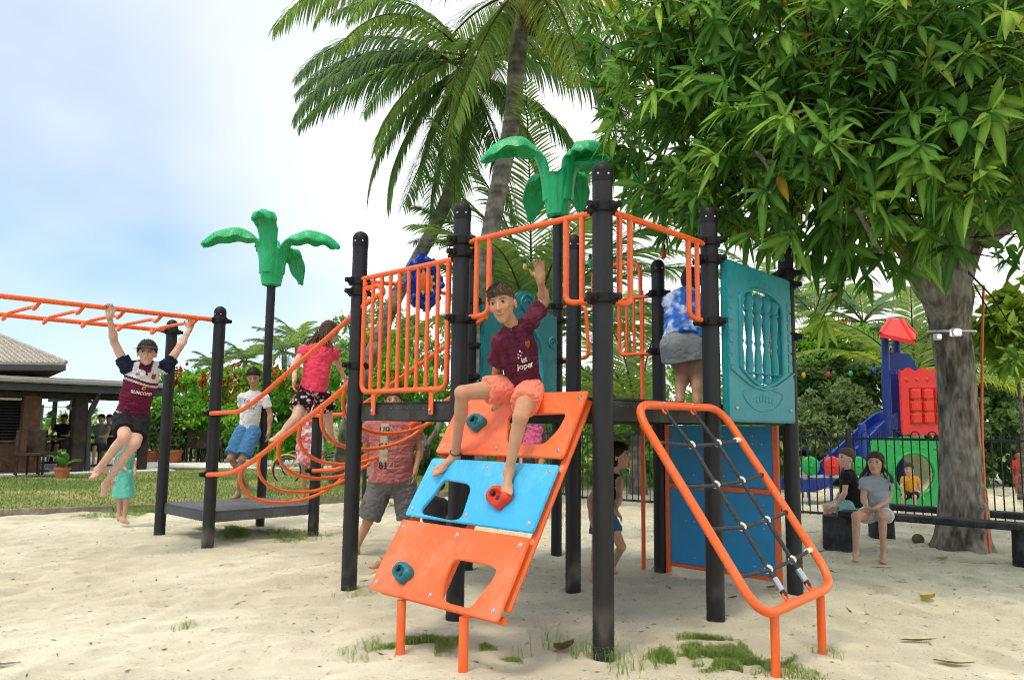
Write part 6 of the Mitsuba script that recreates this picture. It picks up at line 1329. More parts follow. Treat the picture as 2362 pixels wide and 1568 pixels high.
leafy('shrub', 'pale green shrub in front of the ivy hedge', 'shrub', [lobe(1880, 960, 16.5, .5, .5), lobe(1940, 945, 16.5, .5, .6), lobe(1905, 1000, 16.2, .6, .4), lobe(1975, 975, 16.3, .45, .5)], 5000, .13, ((.20, .30, .12), (.38, .50, .24)), 10, wr=.35)
leafy('shrub', 'yellow green sunlit tree behind the trunk at the right edge', 'tree', [lobe(2310, 745, 10.5, .45, .3), lobe(2350, 690, 10.5, .4, .3), lobe(2345, 810, 10.5, .35, .3)], 900, .22, ((.12, .24, .02), (.24, .36, .04)), 11, wr=.3, trunk=[([onz(2352, 1150), onY(2360, 1000, 11), onY(2340, 800, 10.6)], .05, .02)])
# ---------------------------------------------------------------- black pool fence of hooped bars
fA, fB = np.array([1.05, 12.73, 0]), np.array([7.9, 8.2, 0]); fd = nrm(fB - fA); fl_ = np.linalg.norm(fB - fA)
fe = thing('hoop_top_fence', 'black steel fence with hooped tops around the toddler play area', 'fence')
for z, lb in ((.085, None), (1.10, None)): add(fe, 'rail', beam(fA + [0, 0, z], fB + [0, 0, z], .028, .034, .003), 'm_black')
t = .05
while t < fl_ - .15:
    a_, b_ = fA + fd * t, fA + fd * (t + .098); pts = [a_ + [0, 0, .06], a_ + [0, 0, 1.14]] + [(a_ + b_) / 2 - fd * .049 * math.cos(w) + np.array([0, 0, 1.14 + .062 * math.sin(w)]) for w in np.linspace(.3, math.pi - .3, 7)] + [b_ + [0, 0, 1.14], b_ + [0, 0, .06]]
    add(fe, 'bar', tube(pts, .0085, 6), 'm_black', smooth=True); t += .196
for s_ in (0.0, 2.36, 4.20, 6.6, fl_): add(fe, 'post', box(*(np.array([fA + fd * s_ + [-.03, -.03, -.1], fA + fd * s_ + [.03, .03, 1.24]])), .006), 'm_black')
g0 = thing('hoop_top_fence', 'second black hooped fence running back behind the tower', 'fence'); q0 = fA + np.array([-.02, .06, 0]); gd_ = nrm(np.array([-.25, 1, 0]))
for z in (.085, 1.10): add(g0, 'rail', beam(q0 + [0, 0, z], q0 + gd_ * 5 + [0, 0, z], .028, .034, .003), 'm_black')
for t in np.arange(.1, 4.9, .196):
    a_, b_ = q0 + gd_ * t, q0 + gd_ * (t + .098); add(g0, 'bar', tube([a_ + [0, 0, .06], a_ + [0, 0, 1.14], (a_ + b_) / 2 + [0, 0, 1.2], b_ + [0, 0, 1.14], b_ + [0, 0, .06]], .0085, 6), 'm_black', smooth=True)

# ---------------------------------------------------------------- the second, toddler play set behind the fence
ps = thing('toddler_play_set', 'plastic toddler play set with red roof and green tunnel front behind the fence', 'play set')
YS = 12.9; kx = YS / FOC
def sp_(px, py, Y=YS): return onY(px, py, Y)
def cyl(px, y0, y1, r, Y=YS, m='m_navy', nm='post', cap=True):
    a_, b_ = sp_(px, y0, Y), sp_(px, y1, Y); k = add(ps, nm, lathe([(0, 0), (r, 0), (r, a_[2] - b_[2] - r * .6), (r * .7, a_[2] - b_[2] - r * .15), (0, a_[2] - b_[2])], 18, b_), m, smooth=60); return k


def flatf(px0, py0, px1, py1, Y=YS):                      # frame of a flat panel: x right, y up, z to the viewer
    o = sp_(px0, py1, Y); x = nrm(sp_(px1, py1, Y) - o); return frame(o, x, (0, 0, 1.), np.cross(x, [0, 0, 1.])), np.linalg.norm(sp_(px1, py1, Y) - o), sp_(px0, py0, Y)[2] - o[2]


cyl(2057, 766, 1165, .062, YS + .1); cyl(2084, 772, 1165, .062, YS + .75); cyl(1995, 975, 1172, .065, YS - .12, 'm_royal'); cyl(2030, 983, 1170, .055, YS + .3, 'm_royal'); cyl(2176, 975, 1170, .062, YS + .1)
for y in (865, 990): add(ps, 'collar', lathe([(.062, 0), (.08, .01), (.08, .07), (.062, .08)], 18, sp_(2057, y, YS + .1)), 'm_navy', smooth=40)
rf = [sp_(2029, 768, YS - .1), sp_(2108, 785, YS - .25), sp_(2112, 770, YS + .8), sp_(2040, 760, YS + .9)]; tpk = [sp_(2052, 734, YS + .25), sp_(2078, 736, YS + .2)]
hl = trimesh.convex.convex_hull(np.array([*rf, *tpk, *[r_ - [0, 0, .07] for r_ in rf]])); add(ps, 'roof', hl, 'm_red_plastic', smooth=20)
for a_, b_ in ((0, 0), (1, 1), (2, 1)): add(ps, 'roof_rib', tube([rf[a_] + [0, -.01, 0], tpk[b_] + [0, -.01, .0]], .03, 8), 'm_red_plastic', smooth=True)
M_, w, h = flatf(2077, 850, 2204, 1003, YS - .02)
top_ = [(w * t, h * (.965 + .05 * math.sin(t * math.pi * 4 - .6) ** 2)) for t in np.linspace(1, 0, 30)]
pnl = sg.Polygon([(0, 0), (w, 0), *top_]); hl_ = sg.box(w * .16, h * .16, w * .84, h * .70)
rp = add(ps, 'game_panel', xf(extrude(pnl.difference(hl_), .05, .012), M_), 'm_red_plastic', smooth=40, label='red panel with three by three turning blocks')
for i in range(3):
    for q in range(3):
        c = np.array([w * (.16 + .68 * (i + .5) / 3), h * (.16 + .54 * (q + .5) / 3), .025]); add(rp, 'block', xf(box(c - [w * .088, h * .075, .07], c + [w * .088, h * .075, .07], .02), M_), 'm_red_plastic', smooth=30)
for i in range(3): add(rp, 'axle', xf(box((w * (.16 + .68 * (i + .5) / 3) - .012, h * .16, .01), (w * (.16 + .68 * (i + .5) / 3) + .012, h * .70, .03), .003), M_), 'm_yellow')
add(rp, 'backing', xf(box((w * .14, h * .14, -.06), (w * .86, h * .72, -.045), .003), M_), 'm_yellow')
for i in range(5): add(rp, 'boss', xf(ball([w * (.12 + .19 * i), h * .83, .05], .035, 2, (1, 1, .5)), M_), 'm_red_plastic', smooth=True)
M_, w, h = flatf(2007, 1003, 2180, 1167, YS - .10)
cx_, cy_, rr_ = (2105 - 2007) * kx, (1167 - 1095) * kx, 47 * kx
gpn = sg.Polygon([(0, 0), (w, 0), (w, h * .86), *[(w * t, h * (.90 + .06 * math.sin(t * math.pi) + .025 * abs(math.sin(t * math.pi * 5)))) for t in np.linspace(.97, .03, 30)], (0, h * .80)]).difference(sg.Point(cx_, cy_).buffer(rr_))
gpk = add(ps, 'tunnel_front', xf(extrude(gpn, .06, .014), M_), 'm_green2', smooth=40, label='green scalloped front with a round tunnel opening')
add(gpk, 'rim', xf(tube(np.array([[cx_ + rr_ * math.cos(w_), cy_ + rr_ * math.sin(w_), .06] for w_ in np.linspace(0, 6.283, 37)[:-1]]), .03, 8, closed=True), M_), 'm_green2', smooth=True)
tun = lathe([(rr_ + .01, 0), (rr_ + .01, .75), (rr_ - .012, .75), (rr_ - .012, 0)], 32); tun.vertices = np.c_[tun.vertices[:, 0] + cx_, tun.vertices[:, 1] + cy_, -tun.vertices[:, 2]]; add(gpk, 'tunnel', xf(tun, M_), 'm_cream', smooth=40)
for i in range(6): add(gpk, 'boss', xf(ball([w * (.12 + .15 * i), h * .84 + .03 * math.sin(i), .06], .03, 2, (1, 1, .5)), M_), 'm_green2', smooth=True)
# slide to the left
a_, b_ = sp_(2040, 975, YS + .6), sp_(1868, 1128, YS + .1); d = nrm(b_ - a_); sd = nrm(np.cross(d, [0, 0, 1.]))
for o_, nm, sz in ((0, 'slide_bed', (.44, .03)), (.22, 'slide_side', (.05, .20)), (-.22, 'slide_side', (.05, .20))):
    pts = [a_ + [.5, .3, .12], a_, a_ * .5 + b_ * .5 + [0, 0, -.06], b_, b_ + [-.35, -.05, .0]]; f_ = fillet([p_ + sd * o_ + np.array([0, 0, .08 if o_ else 0]) for p_ in pts], .5, 5)
    add(ps, nm, cat([beam(f_[i], f_[i + 1] + (f_[i + 1] - f_[i]) * .06, sz[0], sz[1], .008) for i in range(len(f_) - 1)]), 'm_royal' if o_ else 'm_navy')
add(ps, 'side_wall', xf(extrude(sg.Polygon([(0, 0), (.62, 0), (.62, 1.15), (.5, 1.38), (.12, 1.42), (0, 1.2)]), .04, .01), flatf(2037, 880, 2075, 1000, YS + .45)[0]), 'm_royal', smooth=40)
for px, m, lb in ((1868, 'm_green2', 'green disc left'), (1919, 'm_red_plastic', 'red disc middle'), (1977, 'm_green2', 'green disc right')):
    c = sp_(px, 1074, 12.4); dk = add(ps, 'turning_disc', xf(lathe([(0, -.05), (.10, -.045), (.15, -.02), (.155, 0), (.15, .02), (.10, .045), (0, .05)], 26), frame(c, (1, 0, 0), (0, 0, 1.), (0, -1., 0))), m, smooth=50); add(dk, 'hub', xf(cat([ball((0, 0, .05), .03, 1)] + [obox([.08 * math.cos(w_), .08 * math.sin(w_), .04], (.09, .02, .02), [[math.cos(w_), math.sin(w_), 0], [-math.sin(w_), math.cos(w_), 0], [0, 0, 1.]], .004) for w_ in (0, 1.57, 3.14, 4.71)]), frame(c, (1, 0, 0), (0, 0, 1.), (0, -1., 0))), m, smooth=True)
    add(ps, 'disc_post', tube([c + [0, .08, -1.0], c + [0, .08, .3]], .02, 8), 'm_royal')
add(ps, 'disc_rail', tube([sp_(1838, 1098, 12.5), sp_(1990, 1099, 12.5)], .022, 8), 'm_white')

# ---------------------------------------------------------------- log benches round the tree
def bench(lbl, s0, s1, z, rad0, wd):
    k = thing('log_bench', lbl, 'bench')
    for c, r in ((s0, rad0), (s1, rad0 * .95)):
        st = lathe([(0, -.15), (r * 1.03, -.15), (r * 1.02, .02), (r, z * .6), (r * .98, z - .012), (r * .93, z), (0, z)], 26, c); st.vertices[:, :2] += (.012 * (meshkit.fbm(st.vertices * [9, 9, 2.5], 3, 4) - .5))[:, None] * np.sign(st.vertices[:, :2] - c[:2]); add(k, 'log_leg', st, 'm_charred', smooth=40)
    d = nrm(s1 - s0); p0, p1 = s0 - d * .02 + [0, 0, z - .004], s1 + d * .1 + [0, 0, z - .004]; sd = np.cross([0, 0, 1.], d); add(k, 'plank', beam(p0 + d * rad0 * .4 + [0, 0, .03], p1 + [0, 0, .03], wd, .062, .012), 'm_charred')
    return k


bench('front log bench on two round charred stumps in front of the tree trunk', np.array([3.36, 8.02, 0]), np.array([4.63, 6.98, 0]), .335, .145, .24)
bench('rear log bench of a charred plank behind the tree trunk', np.array([4.20, 8.85, 0]), np.array([5.75, 7.45, 0]), .33, .135, .22)
# cable, strap and flood lamps on the trunk
k = thing('floodlight', 'lit white floodlight strapped to the front of the mango trunk', 'lamp'); zc = onY(2208, 752, 7.6)[2]
add(k, 'strap', tube([[TX - .01 + (.222) * math.cos(w), TY + .222 * math.sin(w), zc + .02 * math.sin(w)] for w in np.linspace(0, 6.283, 33)[:-1]], .012, 6, closed=True), 'm_white', smooth=True)
c = onY(2208, 766, TY - .285); add(k, 'housing', obox(c + [0, .03, 0], (.11, .05, .085), np.eye(3), .01), 'm_white')
lf = lathe([(0, 0), (.030, 0)], 16); lf.vertices = np.c_[lf.vertices[:, 0] + c[0], np.full(len(lf.vertices), c[1] - .006), lf.vertices[:, 1] * .8 + c[2]]
def lens(key_parent, c, r, rad):
    th = np.arange(16) * 2 * np.pi / 16; v = np.vstack([[c], np.stack([c[0] + r * np.cos(th), np.full(16, c[1]), c[2] + r * .8 * np.sin(th)], -1)]); f = np.array([[0, 1 + i, 1 + (i + 1) % 16] for i in range(16)])
    kk = add(key_parent, 'lens', (v, f), 'm_lamp_face', smooth=False); scene[kk]['emitter'] = {'type': 'area', 'radiance': R((rad, rad, rad * 1.05))}


lens(k, c + [0, -.002, 0], .040, 22.)
k = thing('floodlight', 'small lit floodlight at the left edge of the mango trunk', 'lamp'); c = onY(2166, 776, TY - .16); add(k, 'housing', obox(c + [0, .035, 0], (.07, .06, .07), np.eye(3), .01), 'm_white'); lens(k, c + [0, -.002, 0], .022, 14.)
solo('orange_cable', tube(fillet([onY(2268, 660, TY - .1), onY(2264, 800, TY - .1), onY(2264, 1000, TY - .12), onY(2273, 1180, TY - .18), onY(2283, 1275, TY - .22)], .3, 5), .013, 8), 'm_orange_pipe', 'orange cable running down the right side of the mango trunk', 'cable', smooth=True)

# ---------------------------------------------------------------- festoon lights
BC = {'red': (.60, .05, .02), 'green': (.02, .5, .16), 'yellow': (.70, .42, .02), 'blue': (.03, .12, .6), 'amber': (.75, .25, .02), 'clear': (.5, .48, .42)}
def festoon(lbl, pts, bulbs, r=.0035, sc=1.):
    k = thing('string_lights', lbl, 'string lights'); P_ = np.array([onY(*p_) for p_ in pts]); out = []
    for a_, b_ in zip(P_[:-1], P_[1:]):
        for t in np.linspace(0, 1, 9)[:-1]: out.append(a_ + (b_ - a_) * t - np.array([0, 0, .05 * math.sin(math.pi * t)]) * np.linalg.norm(b_ - a_) * .4)
    add(k, 'wire', tube(np.array(out + [P_[-1]]), r, 5), 'm_black', smooth=True); out = np.array(out)
    for px, py, c in bulbs:
        e = onY(px, py, np.interp(px if P_[0][0] < P_[-1][0] else -px, *zip(*sorted([((q[0] if P_[0][0] < P_[-1][0] else -q[0]), q[2]) for q in pts]))))
        o = out[np.argmin(((out - e) ** 2).sum(1))]; e = np.array([e[0], o[1], e[2]]); bk = add(k, 'bulb', lathe([(0, -.075 * sc), (.016 * sc, -.07 * sc), (.027 * sc, -.045 * sc), (.026 * sc, -.02 * sc), (.016 * sc, .012 * sc), (.014 * sc, .02 * sc)], 12, e), 'm_gloss', color=BC[c], smooth=True, label=c + ' bulb'); add(bk, 'socket', lathe([(0, .01 * sc), (.019 * sc, .01 * sc), (.019 * sc, .06 * sc), (.008, .075 * sc), (0, .075 * sc)], 10, e), 'm_black', smooth=40)


festoon('string of coloured bulbs strung from the mango tree behind the tower', [(1990, 500, 5.4), (1912, 512, 5.4), (1715, 538, 5.8), (1530, 560, 6.4), (1361, 588, 7.9), (1215, 596, 9.0), (1080, 606, 10.5)], [(1530, 580, 'red'), (1361, 600, 'green'), (1210, 612, 'yellow'), (1715, 556, 'red'), (1912, 536, 'clear')], .003, .9)
festoon('string of coloured bulbs across the ivy hedge on the right', [(1560, 850, 14.5), (1835, 853, 14.3), (1930, 848, 14.2), (2000, 837, 14.), (2090, 800, 13.8), (2180, 740, 12.)], [(1575, 838, 'yellow'), (1853, 860, 'yellow'), (1910, 858, 'red'), (1962, 856, 'green'), (2016, 848, 'blue'), (2043, 841, 'amber'), (2068, 818, 'green')], .007, 1.3)

# ---------------------------------------------------------------- the pavilion on the left
pv = thing('pavilion', 'dark timber restaurant pavilion with two metal roofs at the left edge', 'building')
PO = np.array([-11.0, 16.5, 0]); px_ = nrm(np.array([1.78, 1.8, 0])); pn = np.array([-px_[1], px_[0], 0]); PM = frame(PO, px_, pn, (0, 0, 1.))
def pb_(lo, hi, c=.01): return xf(box(lo, hi, c), PM)


add(pv, 'floor', pb_((-9, -.6, -.1), (3.6, 9, .10), .01), 'm_concrete')
add(pv, 'fascia', pb_((-9, -.50, 1.86), (3.3, -.42, 2.03)), 'm_fascia'); add(pv, 'fascia', pb_((3.22, -.42, 1.86), (3.3, 9, 2.03)), 'm_fascia')
gt = add(pv, 'gutter', pb_((-9, -.62, 2.03), (3.4, -.47, 2.13), .02), 'm_gutter')
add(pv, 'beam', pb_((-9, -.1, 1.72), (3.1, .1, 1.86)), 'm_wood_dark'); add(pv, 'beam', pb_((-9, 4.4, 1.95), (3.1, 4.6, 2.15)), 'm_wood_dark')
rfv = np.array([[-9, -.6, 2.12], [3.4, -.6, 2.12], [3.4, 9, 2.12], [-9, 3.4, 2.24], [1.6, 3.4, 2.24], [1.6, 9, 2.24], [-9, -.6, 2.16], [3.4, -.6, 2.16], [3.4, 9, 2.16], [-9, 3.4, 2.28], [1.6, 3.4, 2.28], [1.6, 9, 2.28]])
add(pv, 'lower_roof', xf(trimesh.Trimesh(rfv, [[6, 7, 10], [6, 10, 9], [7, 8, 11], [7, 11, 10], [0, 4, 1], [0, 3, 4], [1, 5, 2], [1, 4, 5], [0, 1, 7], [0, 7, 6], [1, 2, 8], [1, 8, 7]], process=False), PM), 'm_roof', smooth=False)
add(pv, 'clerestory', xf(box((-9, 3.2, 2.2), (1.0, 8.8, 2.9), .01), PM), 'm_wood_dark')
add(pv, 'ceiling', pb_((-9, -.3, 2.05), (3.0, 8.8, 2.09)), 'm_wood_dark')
for i in range(9): add(pv, 'rafter', pb_((-8.4 + 1.4 * i - .05, -.3, 1.95), (-8.4 + 1.4 * i + .05, 8.5, 2.05)), 'm_wood_dark')
# upper hipped roof, its right corner toward the tree line
Ec, Wc, Ap, Bc = onY(152, 836, 19.6), onY(-420, 828, 15.6), onY(-170, 704, 20.5), onY(60, 842, 27)
th_ = np.array([0, 0, .07]); ur = add(pv, 'upper_roof', trimesh.Trimesh(np.array([Ec, Wc, Ap, Bc, Ec - th_, Wc - th_, Ap - th_, Bc - th_]), [[1, 0, 2], [0, 3, 2], [5, 6, 4], [4, 6, 7], [1, 5, 4], [1, 4, 0], [0, 4, 7], [0, 7, 3]], process=False), 'm_roof', smooth=False)
nf = nrm(np.cross(Ec - Wc, Ap - Wc)); nf = nf if nf[1] < 0 else -nf
for t in np.linspace(.05, .97, 34):
    e_ = Wc + (Ec - Wc) * t; up_ = nrm((Ap - e_) - 0 * e_); dirr = nrm(Ap - (Wc + (Ec - Wc) * (((Ap - Wc) @ nrm(Ec - Wc)) / np.linalg.norm(Ec - Wc)))); s0 = ((Ap - Wc) @ nrm(Ec - Wc)) / np.linalg.norm(Ec - Wc)
    ln = np.linalg.norm(np.cross(Ap - Wc, nrm(Ec - Wc))) * (t / s0 if t < s0 else (1 - t) / (1 - s0)); add(ur, 'seam', beam(e_ + nf * .012, e_ + dirr * ln * .985 + nf * .012, .035, .04, .006, up=nf), 'm_roof')
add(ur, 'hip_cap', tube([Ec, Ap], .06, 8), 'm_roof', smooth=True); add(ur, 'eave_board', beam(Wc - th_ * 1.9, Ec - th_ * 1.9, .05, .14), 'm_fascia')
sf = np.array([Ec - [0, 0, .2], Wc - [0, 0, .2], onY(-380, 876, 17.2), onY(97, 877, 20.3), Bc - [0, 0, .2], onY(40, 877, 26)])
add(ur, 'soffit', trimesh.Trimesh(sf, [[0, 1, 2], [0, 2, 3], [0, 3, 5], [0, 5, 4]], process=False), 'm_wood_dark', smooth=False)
def pcol(px, w, zt=1.9, m='m_wood_dark', off=0.):
    q = plane(px, 1000, PO + pn * off, pn) - PO; x = q @ px_; return add(pv, 'column', pb_((x - w / 2, off - w / 2, .1), (x + w / 2, off + w / 2, zt), .015), m)


pcol(66, .34, 1.78, 'm_wood_red'); pcol(180, .27); pcol(331, .19); pcol(-60, .3)
for x0 in (-1.4, .2, 1.5, 2.7): add(pv, 'column', pb_((x0 - .1, 4.2, .1), (x0 + .1, 4.4, 2.0), .01), 'm_wood_dark')
# wall left of the red column: louvres over a woven panel
x66 = (plane(66, 1000, PO, pn) - PO) @ px_
wl_ = add(pv, 'wall', pb_((-9, .02, .1), (x66 - .17, .10, .75), .005), 'm_wood_red')
for i in range(12): add(wl_, 'lath', xf(beam([x66 - .2 - .2 * i, -.0, .12], [x66 - .75 - .2 * i, -.0, .72], .02, .03, .003), PM), 'm_wood_red')
add(wl_, 'sill', pb_((-9, -.04, .75), (x66 - .17, .12, .80)), 'm_wood_red')
for i in range(13): add(wl_, 'louvre', xf(beam([-9, .06, .84 + .065 * i], [x66 - .18, .06, .84 + .065 * i], .08, .012, .002, up=nrm(np.array([0, .5, 1.]))), PM), 'm_black')
add(wl_, 'backing', pb_((-9, .12, .8), (x66 - .17, .15, 1.75)), 'm_black'); add(wl_, 'strip_lamp', pb_((-3., -.12, 1.66), (x66 - .2, -.06, 1.71)), 'm_cream')
# back of the room: low wall, pale blinds between dark posts
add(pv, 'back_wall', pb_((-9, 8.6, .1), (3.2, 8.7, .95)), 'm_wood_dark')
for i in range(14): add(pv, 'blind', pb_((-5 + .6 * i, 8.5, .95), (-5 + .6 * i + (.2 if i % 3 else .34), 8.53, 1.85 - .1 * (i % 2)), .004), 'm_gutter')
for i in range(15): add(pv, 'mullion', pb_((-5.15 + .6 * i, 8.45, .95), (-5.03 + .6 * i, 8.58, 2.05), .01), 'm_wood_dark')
dp = fillet([onY(228, 893, 17.75), onY(227, 912, 17.75), onY(206, 955, 17.75), onY(203, 965, 17.75), onY(201, 1090, 17.75)], .15, 5); add(pv, 'downpipe', tube(dp, .062, 10), 'm_fascia', smooth=True)
add(pv, 'white_pipe', tube(fillet([onY(222, 878, 17.7), onY(230, 879, 17.7), onY(231, 908, 17.7)], .06, 4), .02, 6), 'm_white', smooth=True)
fan = add(pv, 'ceiling_fan', lathe([(0, 0), (.1, .02), (.12, .1), (.04, .16), (.02, .45)], 14, onY(160, 1002 - 0, 19.5) * [1, 1, 0] + [0, 0, 1.5]), 'm_white', smooth=True)
fc_ = onY(160, 1002, 19.5) * [1, 1, 0] + [0, 0, 1.58]
for i in range(4): a_ = .4 + i * math.pi / 2; add(fan, 'blade', obox(fc_ + [.36 * math.cos(a_), .36 * math.sin(a_), 0], (.5, .12, .012), [[math.cos(a_), math.sin(a_), 0], [-math.sin(a_), math.cos(a_), 0], [0, 0, 1.]], .003), 'm_cream')
for px, py in ((205, 929), (120, 956), (118, 963)):
    add(pv, 'lamp_shade', lathe([(.02, .1), (.13, 0), (.12, 0), (.0, .06)], 12, onY(px, py, 19.)), 'm_yellow' if px == 205 else 'm_white', smooth=40)
# dark furniture and people in the shade
def chair(c, a_, m='m_wood_dark', lbl='', grp=None, s=1.):
    k = thing('chair', lbl, 'chair', grp); M_ = frame(c, (math.cos(a_), math.sin(a_), 0), (-math.sin(a_), math.cos(a_), 0), (0, 0, 1.)); B_ = lambda lo, hi: xf(box(np.array(lo) * s, np.array(hi) * s, .008), M_)
    add(k, 'seat', B_((-.23, -.23, .40), (.23, .23, .46)), m); add(k, 'backrest', B_((-.23, .19, .46), (.23, .23, .92)), m)
    for x in (-.2, .2):
        for y in (-.2, .2): add(k, 'leg', B_((x - .02, y - .02, 0), (x + .02, y + .02, .42)), m)
    return k


for px, py, Y, a_, lb in ((62, 1084, 16.2, 2.2, 'dark wicker chair at the left end of the pavilion front'), (98, 1085, 16.5, 2.9, 'dark wicker chair beside the potted palm'), (248, 1076, 19.5, .6, 'dark chair inside the pavilion behind the hanging boy')):
    c = onY(px, py, Y); c[2] = .1; chair(c, a_, 'm_wood_dark', lb)
for px, Y, lb in ((86, 17.2, 'dark dining table beside the wicker chairs'), (235, 20.0, 'dark dining table in the pavilion behind the downpipe'), (118, 21.0, 'dark dining table deep in the pavilion')):
    c = onY(px, 1060, Y); c[2] = .1; k = thing('dining_table', lb, 'table'); add(k, 'tabletop', box(c + [-.5, -.4, .70], c + [.5, .4, .75], .01), 'm_wood_dark'); add(k, 'pedestal', lathe([(0, 0), (.25, 0), (.25, .03), (.05, .06), (.05, .7), (0, .7)], 12, c), 'm_wood_dark', smooth=40)
for px, Y, sk, lb, cc in ((141, 20.4, 'tan', 'diner in dark top deep in the pavilion', (.03, .03, .035)), (228, 19.3, 'fair', 'diner in pale grey top in the pavilion behind the downpipe', (.30, .30, .28)), (246, 19.8, 'tan', 'diner in olive top in the pavilion next to the hanging boy', (.16, .15, .12))):
    c = onY(px, 1050, Y); c[2] = 0; g_f = lambda x, y, z: c + np.array([x, y, z])
    person(dict(head=g_f(0, 0, 1.30), neck=g_f(0, 0, 1.14), pelvis=g_f(0, .05, .62), shL=g_f(-.18, 0, 1.08), shR=g_f(.18, 0, 1.08), elL=g_f(-.24, -.12, .86), wrL=g_f(-.12, -.32, .86), elR=g_f(.24, -.12, .86), wrR=g_f(.12, -.32, .86), hipL=g_f(-.1, 0, .60), hipR=g_f(.1, 0, .60), knL=g_f(-.1, -.42, .60), knR=g_f(.1, -.42, .60), anL=g_f(-.1, -.42, .20), anR=g_f(.1, -.42, .20)),
           lb, sk, 1., 1., h=.02, shirt=dict(c=cc, hem=1., sleeve=.5), shorts=dict(c=(.03, .03, .04), len=.9), hair=dict(c=(.02, .015, .01)), detail=False)
# potted plants
def pot(name, label, c, r, h, seed, kind='leafy', hh=1.1, catg='potted plant', group=None):
    k = thing(name, label, catg, group); add(k, 'pot', lathe([(0, 0), (r * .72, 0), (r * .95, h * .8), (r * 1.05, h * .8), (r * 1.05, h), (r * .92, h), (r * .9, h * .9), (0, h * .88)], 20, c), 'm_terracotta', smooth=35); g = np.random.default_rng(seed)
    if kind == 'leafy':
        add(k, 'stem', cat([tube([c + [0, 0, h * .8], c + [g.normal(0, .12), g.normal(0, .1), h + hh * .8]], .015, 5) for _ in range(5)]), 'm_wood_dark', smooth=True); n = 900; P_ = c + np.c_[g.normal(0, .2, n), g.normal(0, .2, n), h + hh * g.uniform(.1, 1, n)]
        L_ = g.uniform(.06, .13, n); Vv = place_leaves(ltpl, P_, rand_dirs(g, n), rand_dirs(g, n) + [0, 0, .8], L_, L_ * .35, g.uniform(0, .4, n)); vf, cc = join(Vv, ltpl[1], np.array([(.15, .26, .09)]) * g.uniform(.5, 1.3, (n, 1))); add(k, 'foliage', vf, 'm_leaf', color=cc, smooth=False, kind='stuff')
    else:
        bt = grid_tpl(7, lambda t: np.sin(np.pi * t ** .8) * .9 + .04, .3)
        for i in range(8):
            a_ = i * 2.4; el = rd(40 + 40 * g.uniform()); d_ = np.array([[math.cos(a_) * math.cos(el), math.sin(a_) * math.cos(el), math.sin(el)]]); Vv = place_leaves(bt, (c + [0, 0, h * .9])[None], d_, np.array([[0, 0, 1.]]) - d_ * .3, np.array([.75 * g.uniform(.7, 1.1)]), np.array([.10]), np.array([.45])); add(k, 'leaf', (Vv[0], bt[1]), 'm_leaf', color=np.array((.10, .24, .05)) * g.uniform(.7, 1.2), smooth=True)


c = onY(143, 1096, 16.0); c[2] = .02; pot('potted_palm', 'broad leaved potted plant in terracotta in front of the pavilion', c, .15, .26, 3, 'broad')
c = onY(349, 1066, 22.5); c[2] = .09; pot('potted_shrub', 'leafy shrub in a terracotta tub just left of the outer left post', c, .22, .32, 4)
c = onY(399, 1066, 22.3); c[2] = .09; pot('potted_shrub', 'leafy shrub in a terracotta tub just right of the outer left post', c, .26, .36, 5)
for i, (px, w_) in enumerate(((416, 'leftmost'), (432, 'second from left'), (447, 'third from left'), (461, 'middle'), (475, 'third from right'), (488, 'second from right'), (512, 'rightmost'))):
    c = onY(px, 1062, 22.6 + .5 * (i % 2)); c[2] = .095; chair(c, 3.1 + .5 * (i % 3 - 1), 'm_wood_dark', 'brown wicker terrace chair, ' + w_ + ' in the row beyond the lawn', 'terrace chairs beyond the lawn')
for px, lb in ((425, 'thin grey parasol pole among the terrace chairs'), (500, 'pale thin pole right of the terrace chairs')): c = onY(px, 1062, 23.4); solo('pole', tube([c * [1, 1, 0] + [0, 0, .08], onY(px, 905, 23.4)], .035, 8), 'm_gutter', lb, 'pole', smooth=True)

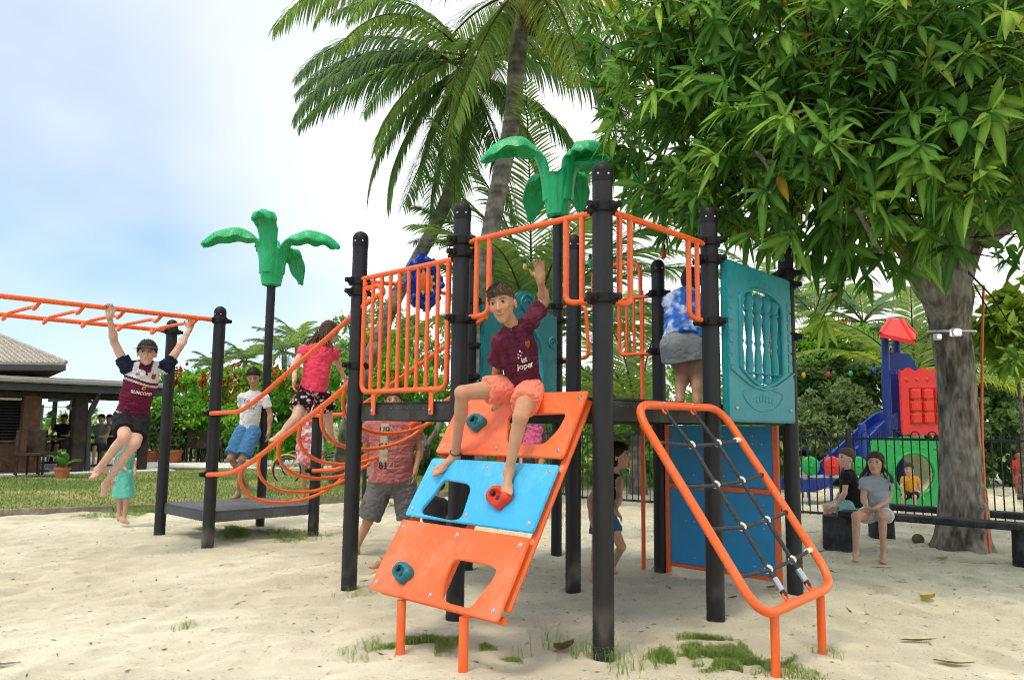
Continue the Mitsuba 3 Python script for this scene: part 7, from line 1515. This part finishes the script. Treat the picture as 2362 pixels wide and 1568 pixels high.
# ---------------------------------------------------------------- notice board and bicycles behind the ladder
nb = thing('notice_board', 'grey notice board on a dark post behind the left tower post', 'sign'); c = onz(838, 1176)
add(nb, 'post', tube([c - [0, 0, .1], c + [0, 0, .95]], .03, 10), 'm_black'); add(nb, 'board', box(c + [.03, -.02, .48], c + [.25, .02, .92], .006), 'm_gutter')
def bicycle(lbl, c, a_, r, m, back=False):
    k = thing('bicycle', lbl, 'bicycle'); M_ = frame(c, (math.cos(a_), math.sin(a_), 0), (-math.sin(a_), math.cos(a_), 0), (0, 0, 1.)); t_ = lambda pts, rr_: xf(tube(pts, rr_, 8), M_); wb = r * 3.05
    for x in (0, wb):
        ring = np.array([[x + r * math.cos(w), 0, r + r * math.sin(w)] for w in np.linspace(0, 6.283, 33)[:-1]]); wk = add(k, 'wheel', xf(tube(ring, .018, 7, closed=True), M_), 'm_black', smooth=True)
        add(wk, 'rim', xf(tube(ring * [1, 1, 1] + (np.array([x, 0, r]) - ring) * .07, .008, 6, closed=True), M_), 'm_steel', smooth=True); add(wk, 'spokes', xf(cat([tube([[x, 0, r], [x + r * .92 * math.cos(w), 0, r + r * .92 * math.sin(w)]], .0025, 4) for w in np.arange(16) * math.pi / 8]), M_), 'm_steel', kind='stuff')
    bb, st, hd_ = [wb * .46, 0, r * .95], [wb * .33, 0, r * 2.35], [wb * .80, 0, r * 2.5]
    add(k, 'frame', [t_([bb, st], .016), t_([st, hd_], .018), t_([bb, hd_], .02), t_([[0, 0, r], bb], .012), t_([[0, 0, r], st], .012)], m, smooth=True); add(k, 'fork', t_([[wb, 0, r], hd_, [wb * .77, 0, r * 2.95]], .014), m, smooth=True)
    add(k, 'handlebar', t_([[wb * .70, -.27, r * 3.0], [wb * .77, -.1, r * 2.98], [wb * .77, .1, r * 2.98], [wb * .70, .27, r * 3.0]], .012), 'm_black', smooth=True); add(k, 'saddle', xf(ball([wb * .30, 0, r * 2.65], .1, 2, (1.2, .6, .35)), M_), 'm_black', smooth=True); add(k, 'seat_post', t_([st, [wb * .30, 0, r * 2.62]], .012), 'm_steel', smooth=True)
    add(k, 'crank', [t_([[wb * .46, -.05, r * .95], [wb * .46, -.05, r * .45]], .01), t_([[wb * .46, .05, r * .95], [wb * .46, .05, r * 1.4]], .01)], 'm_steel'); add(k, 'mudguard', xf(tube(np.array([[1.12 * r * math.cos(w), 0, r + 1.12 * r * math.sin(w)] for w in np.linspace(.6, 3.3, 14)]), .02, 6), M_), m, smooth=True)


c = onz(660, 1116); bicycle('yellow bicycle standing on the lawn behind the arch ladder', c, .0, .28, 'm_yellow')
c = onz(735, 1112) + np.array([.75, .3, 0]); bicycle('dark bicycle leaning behind the yellow one and the left tower post', c, .12, .28, 'm_black')
c = onz(610, 1108) + np.array([.35, 1., 0]); bicycle('green bicycle farthest back beside the floral dress', c, .3, .28, 'm_green2')
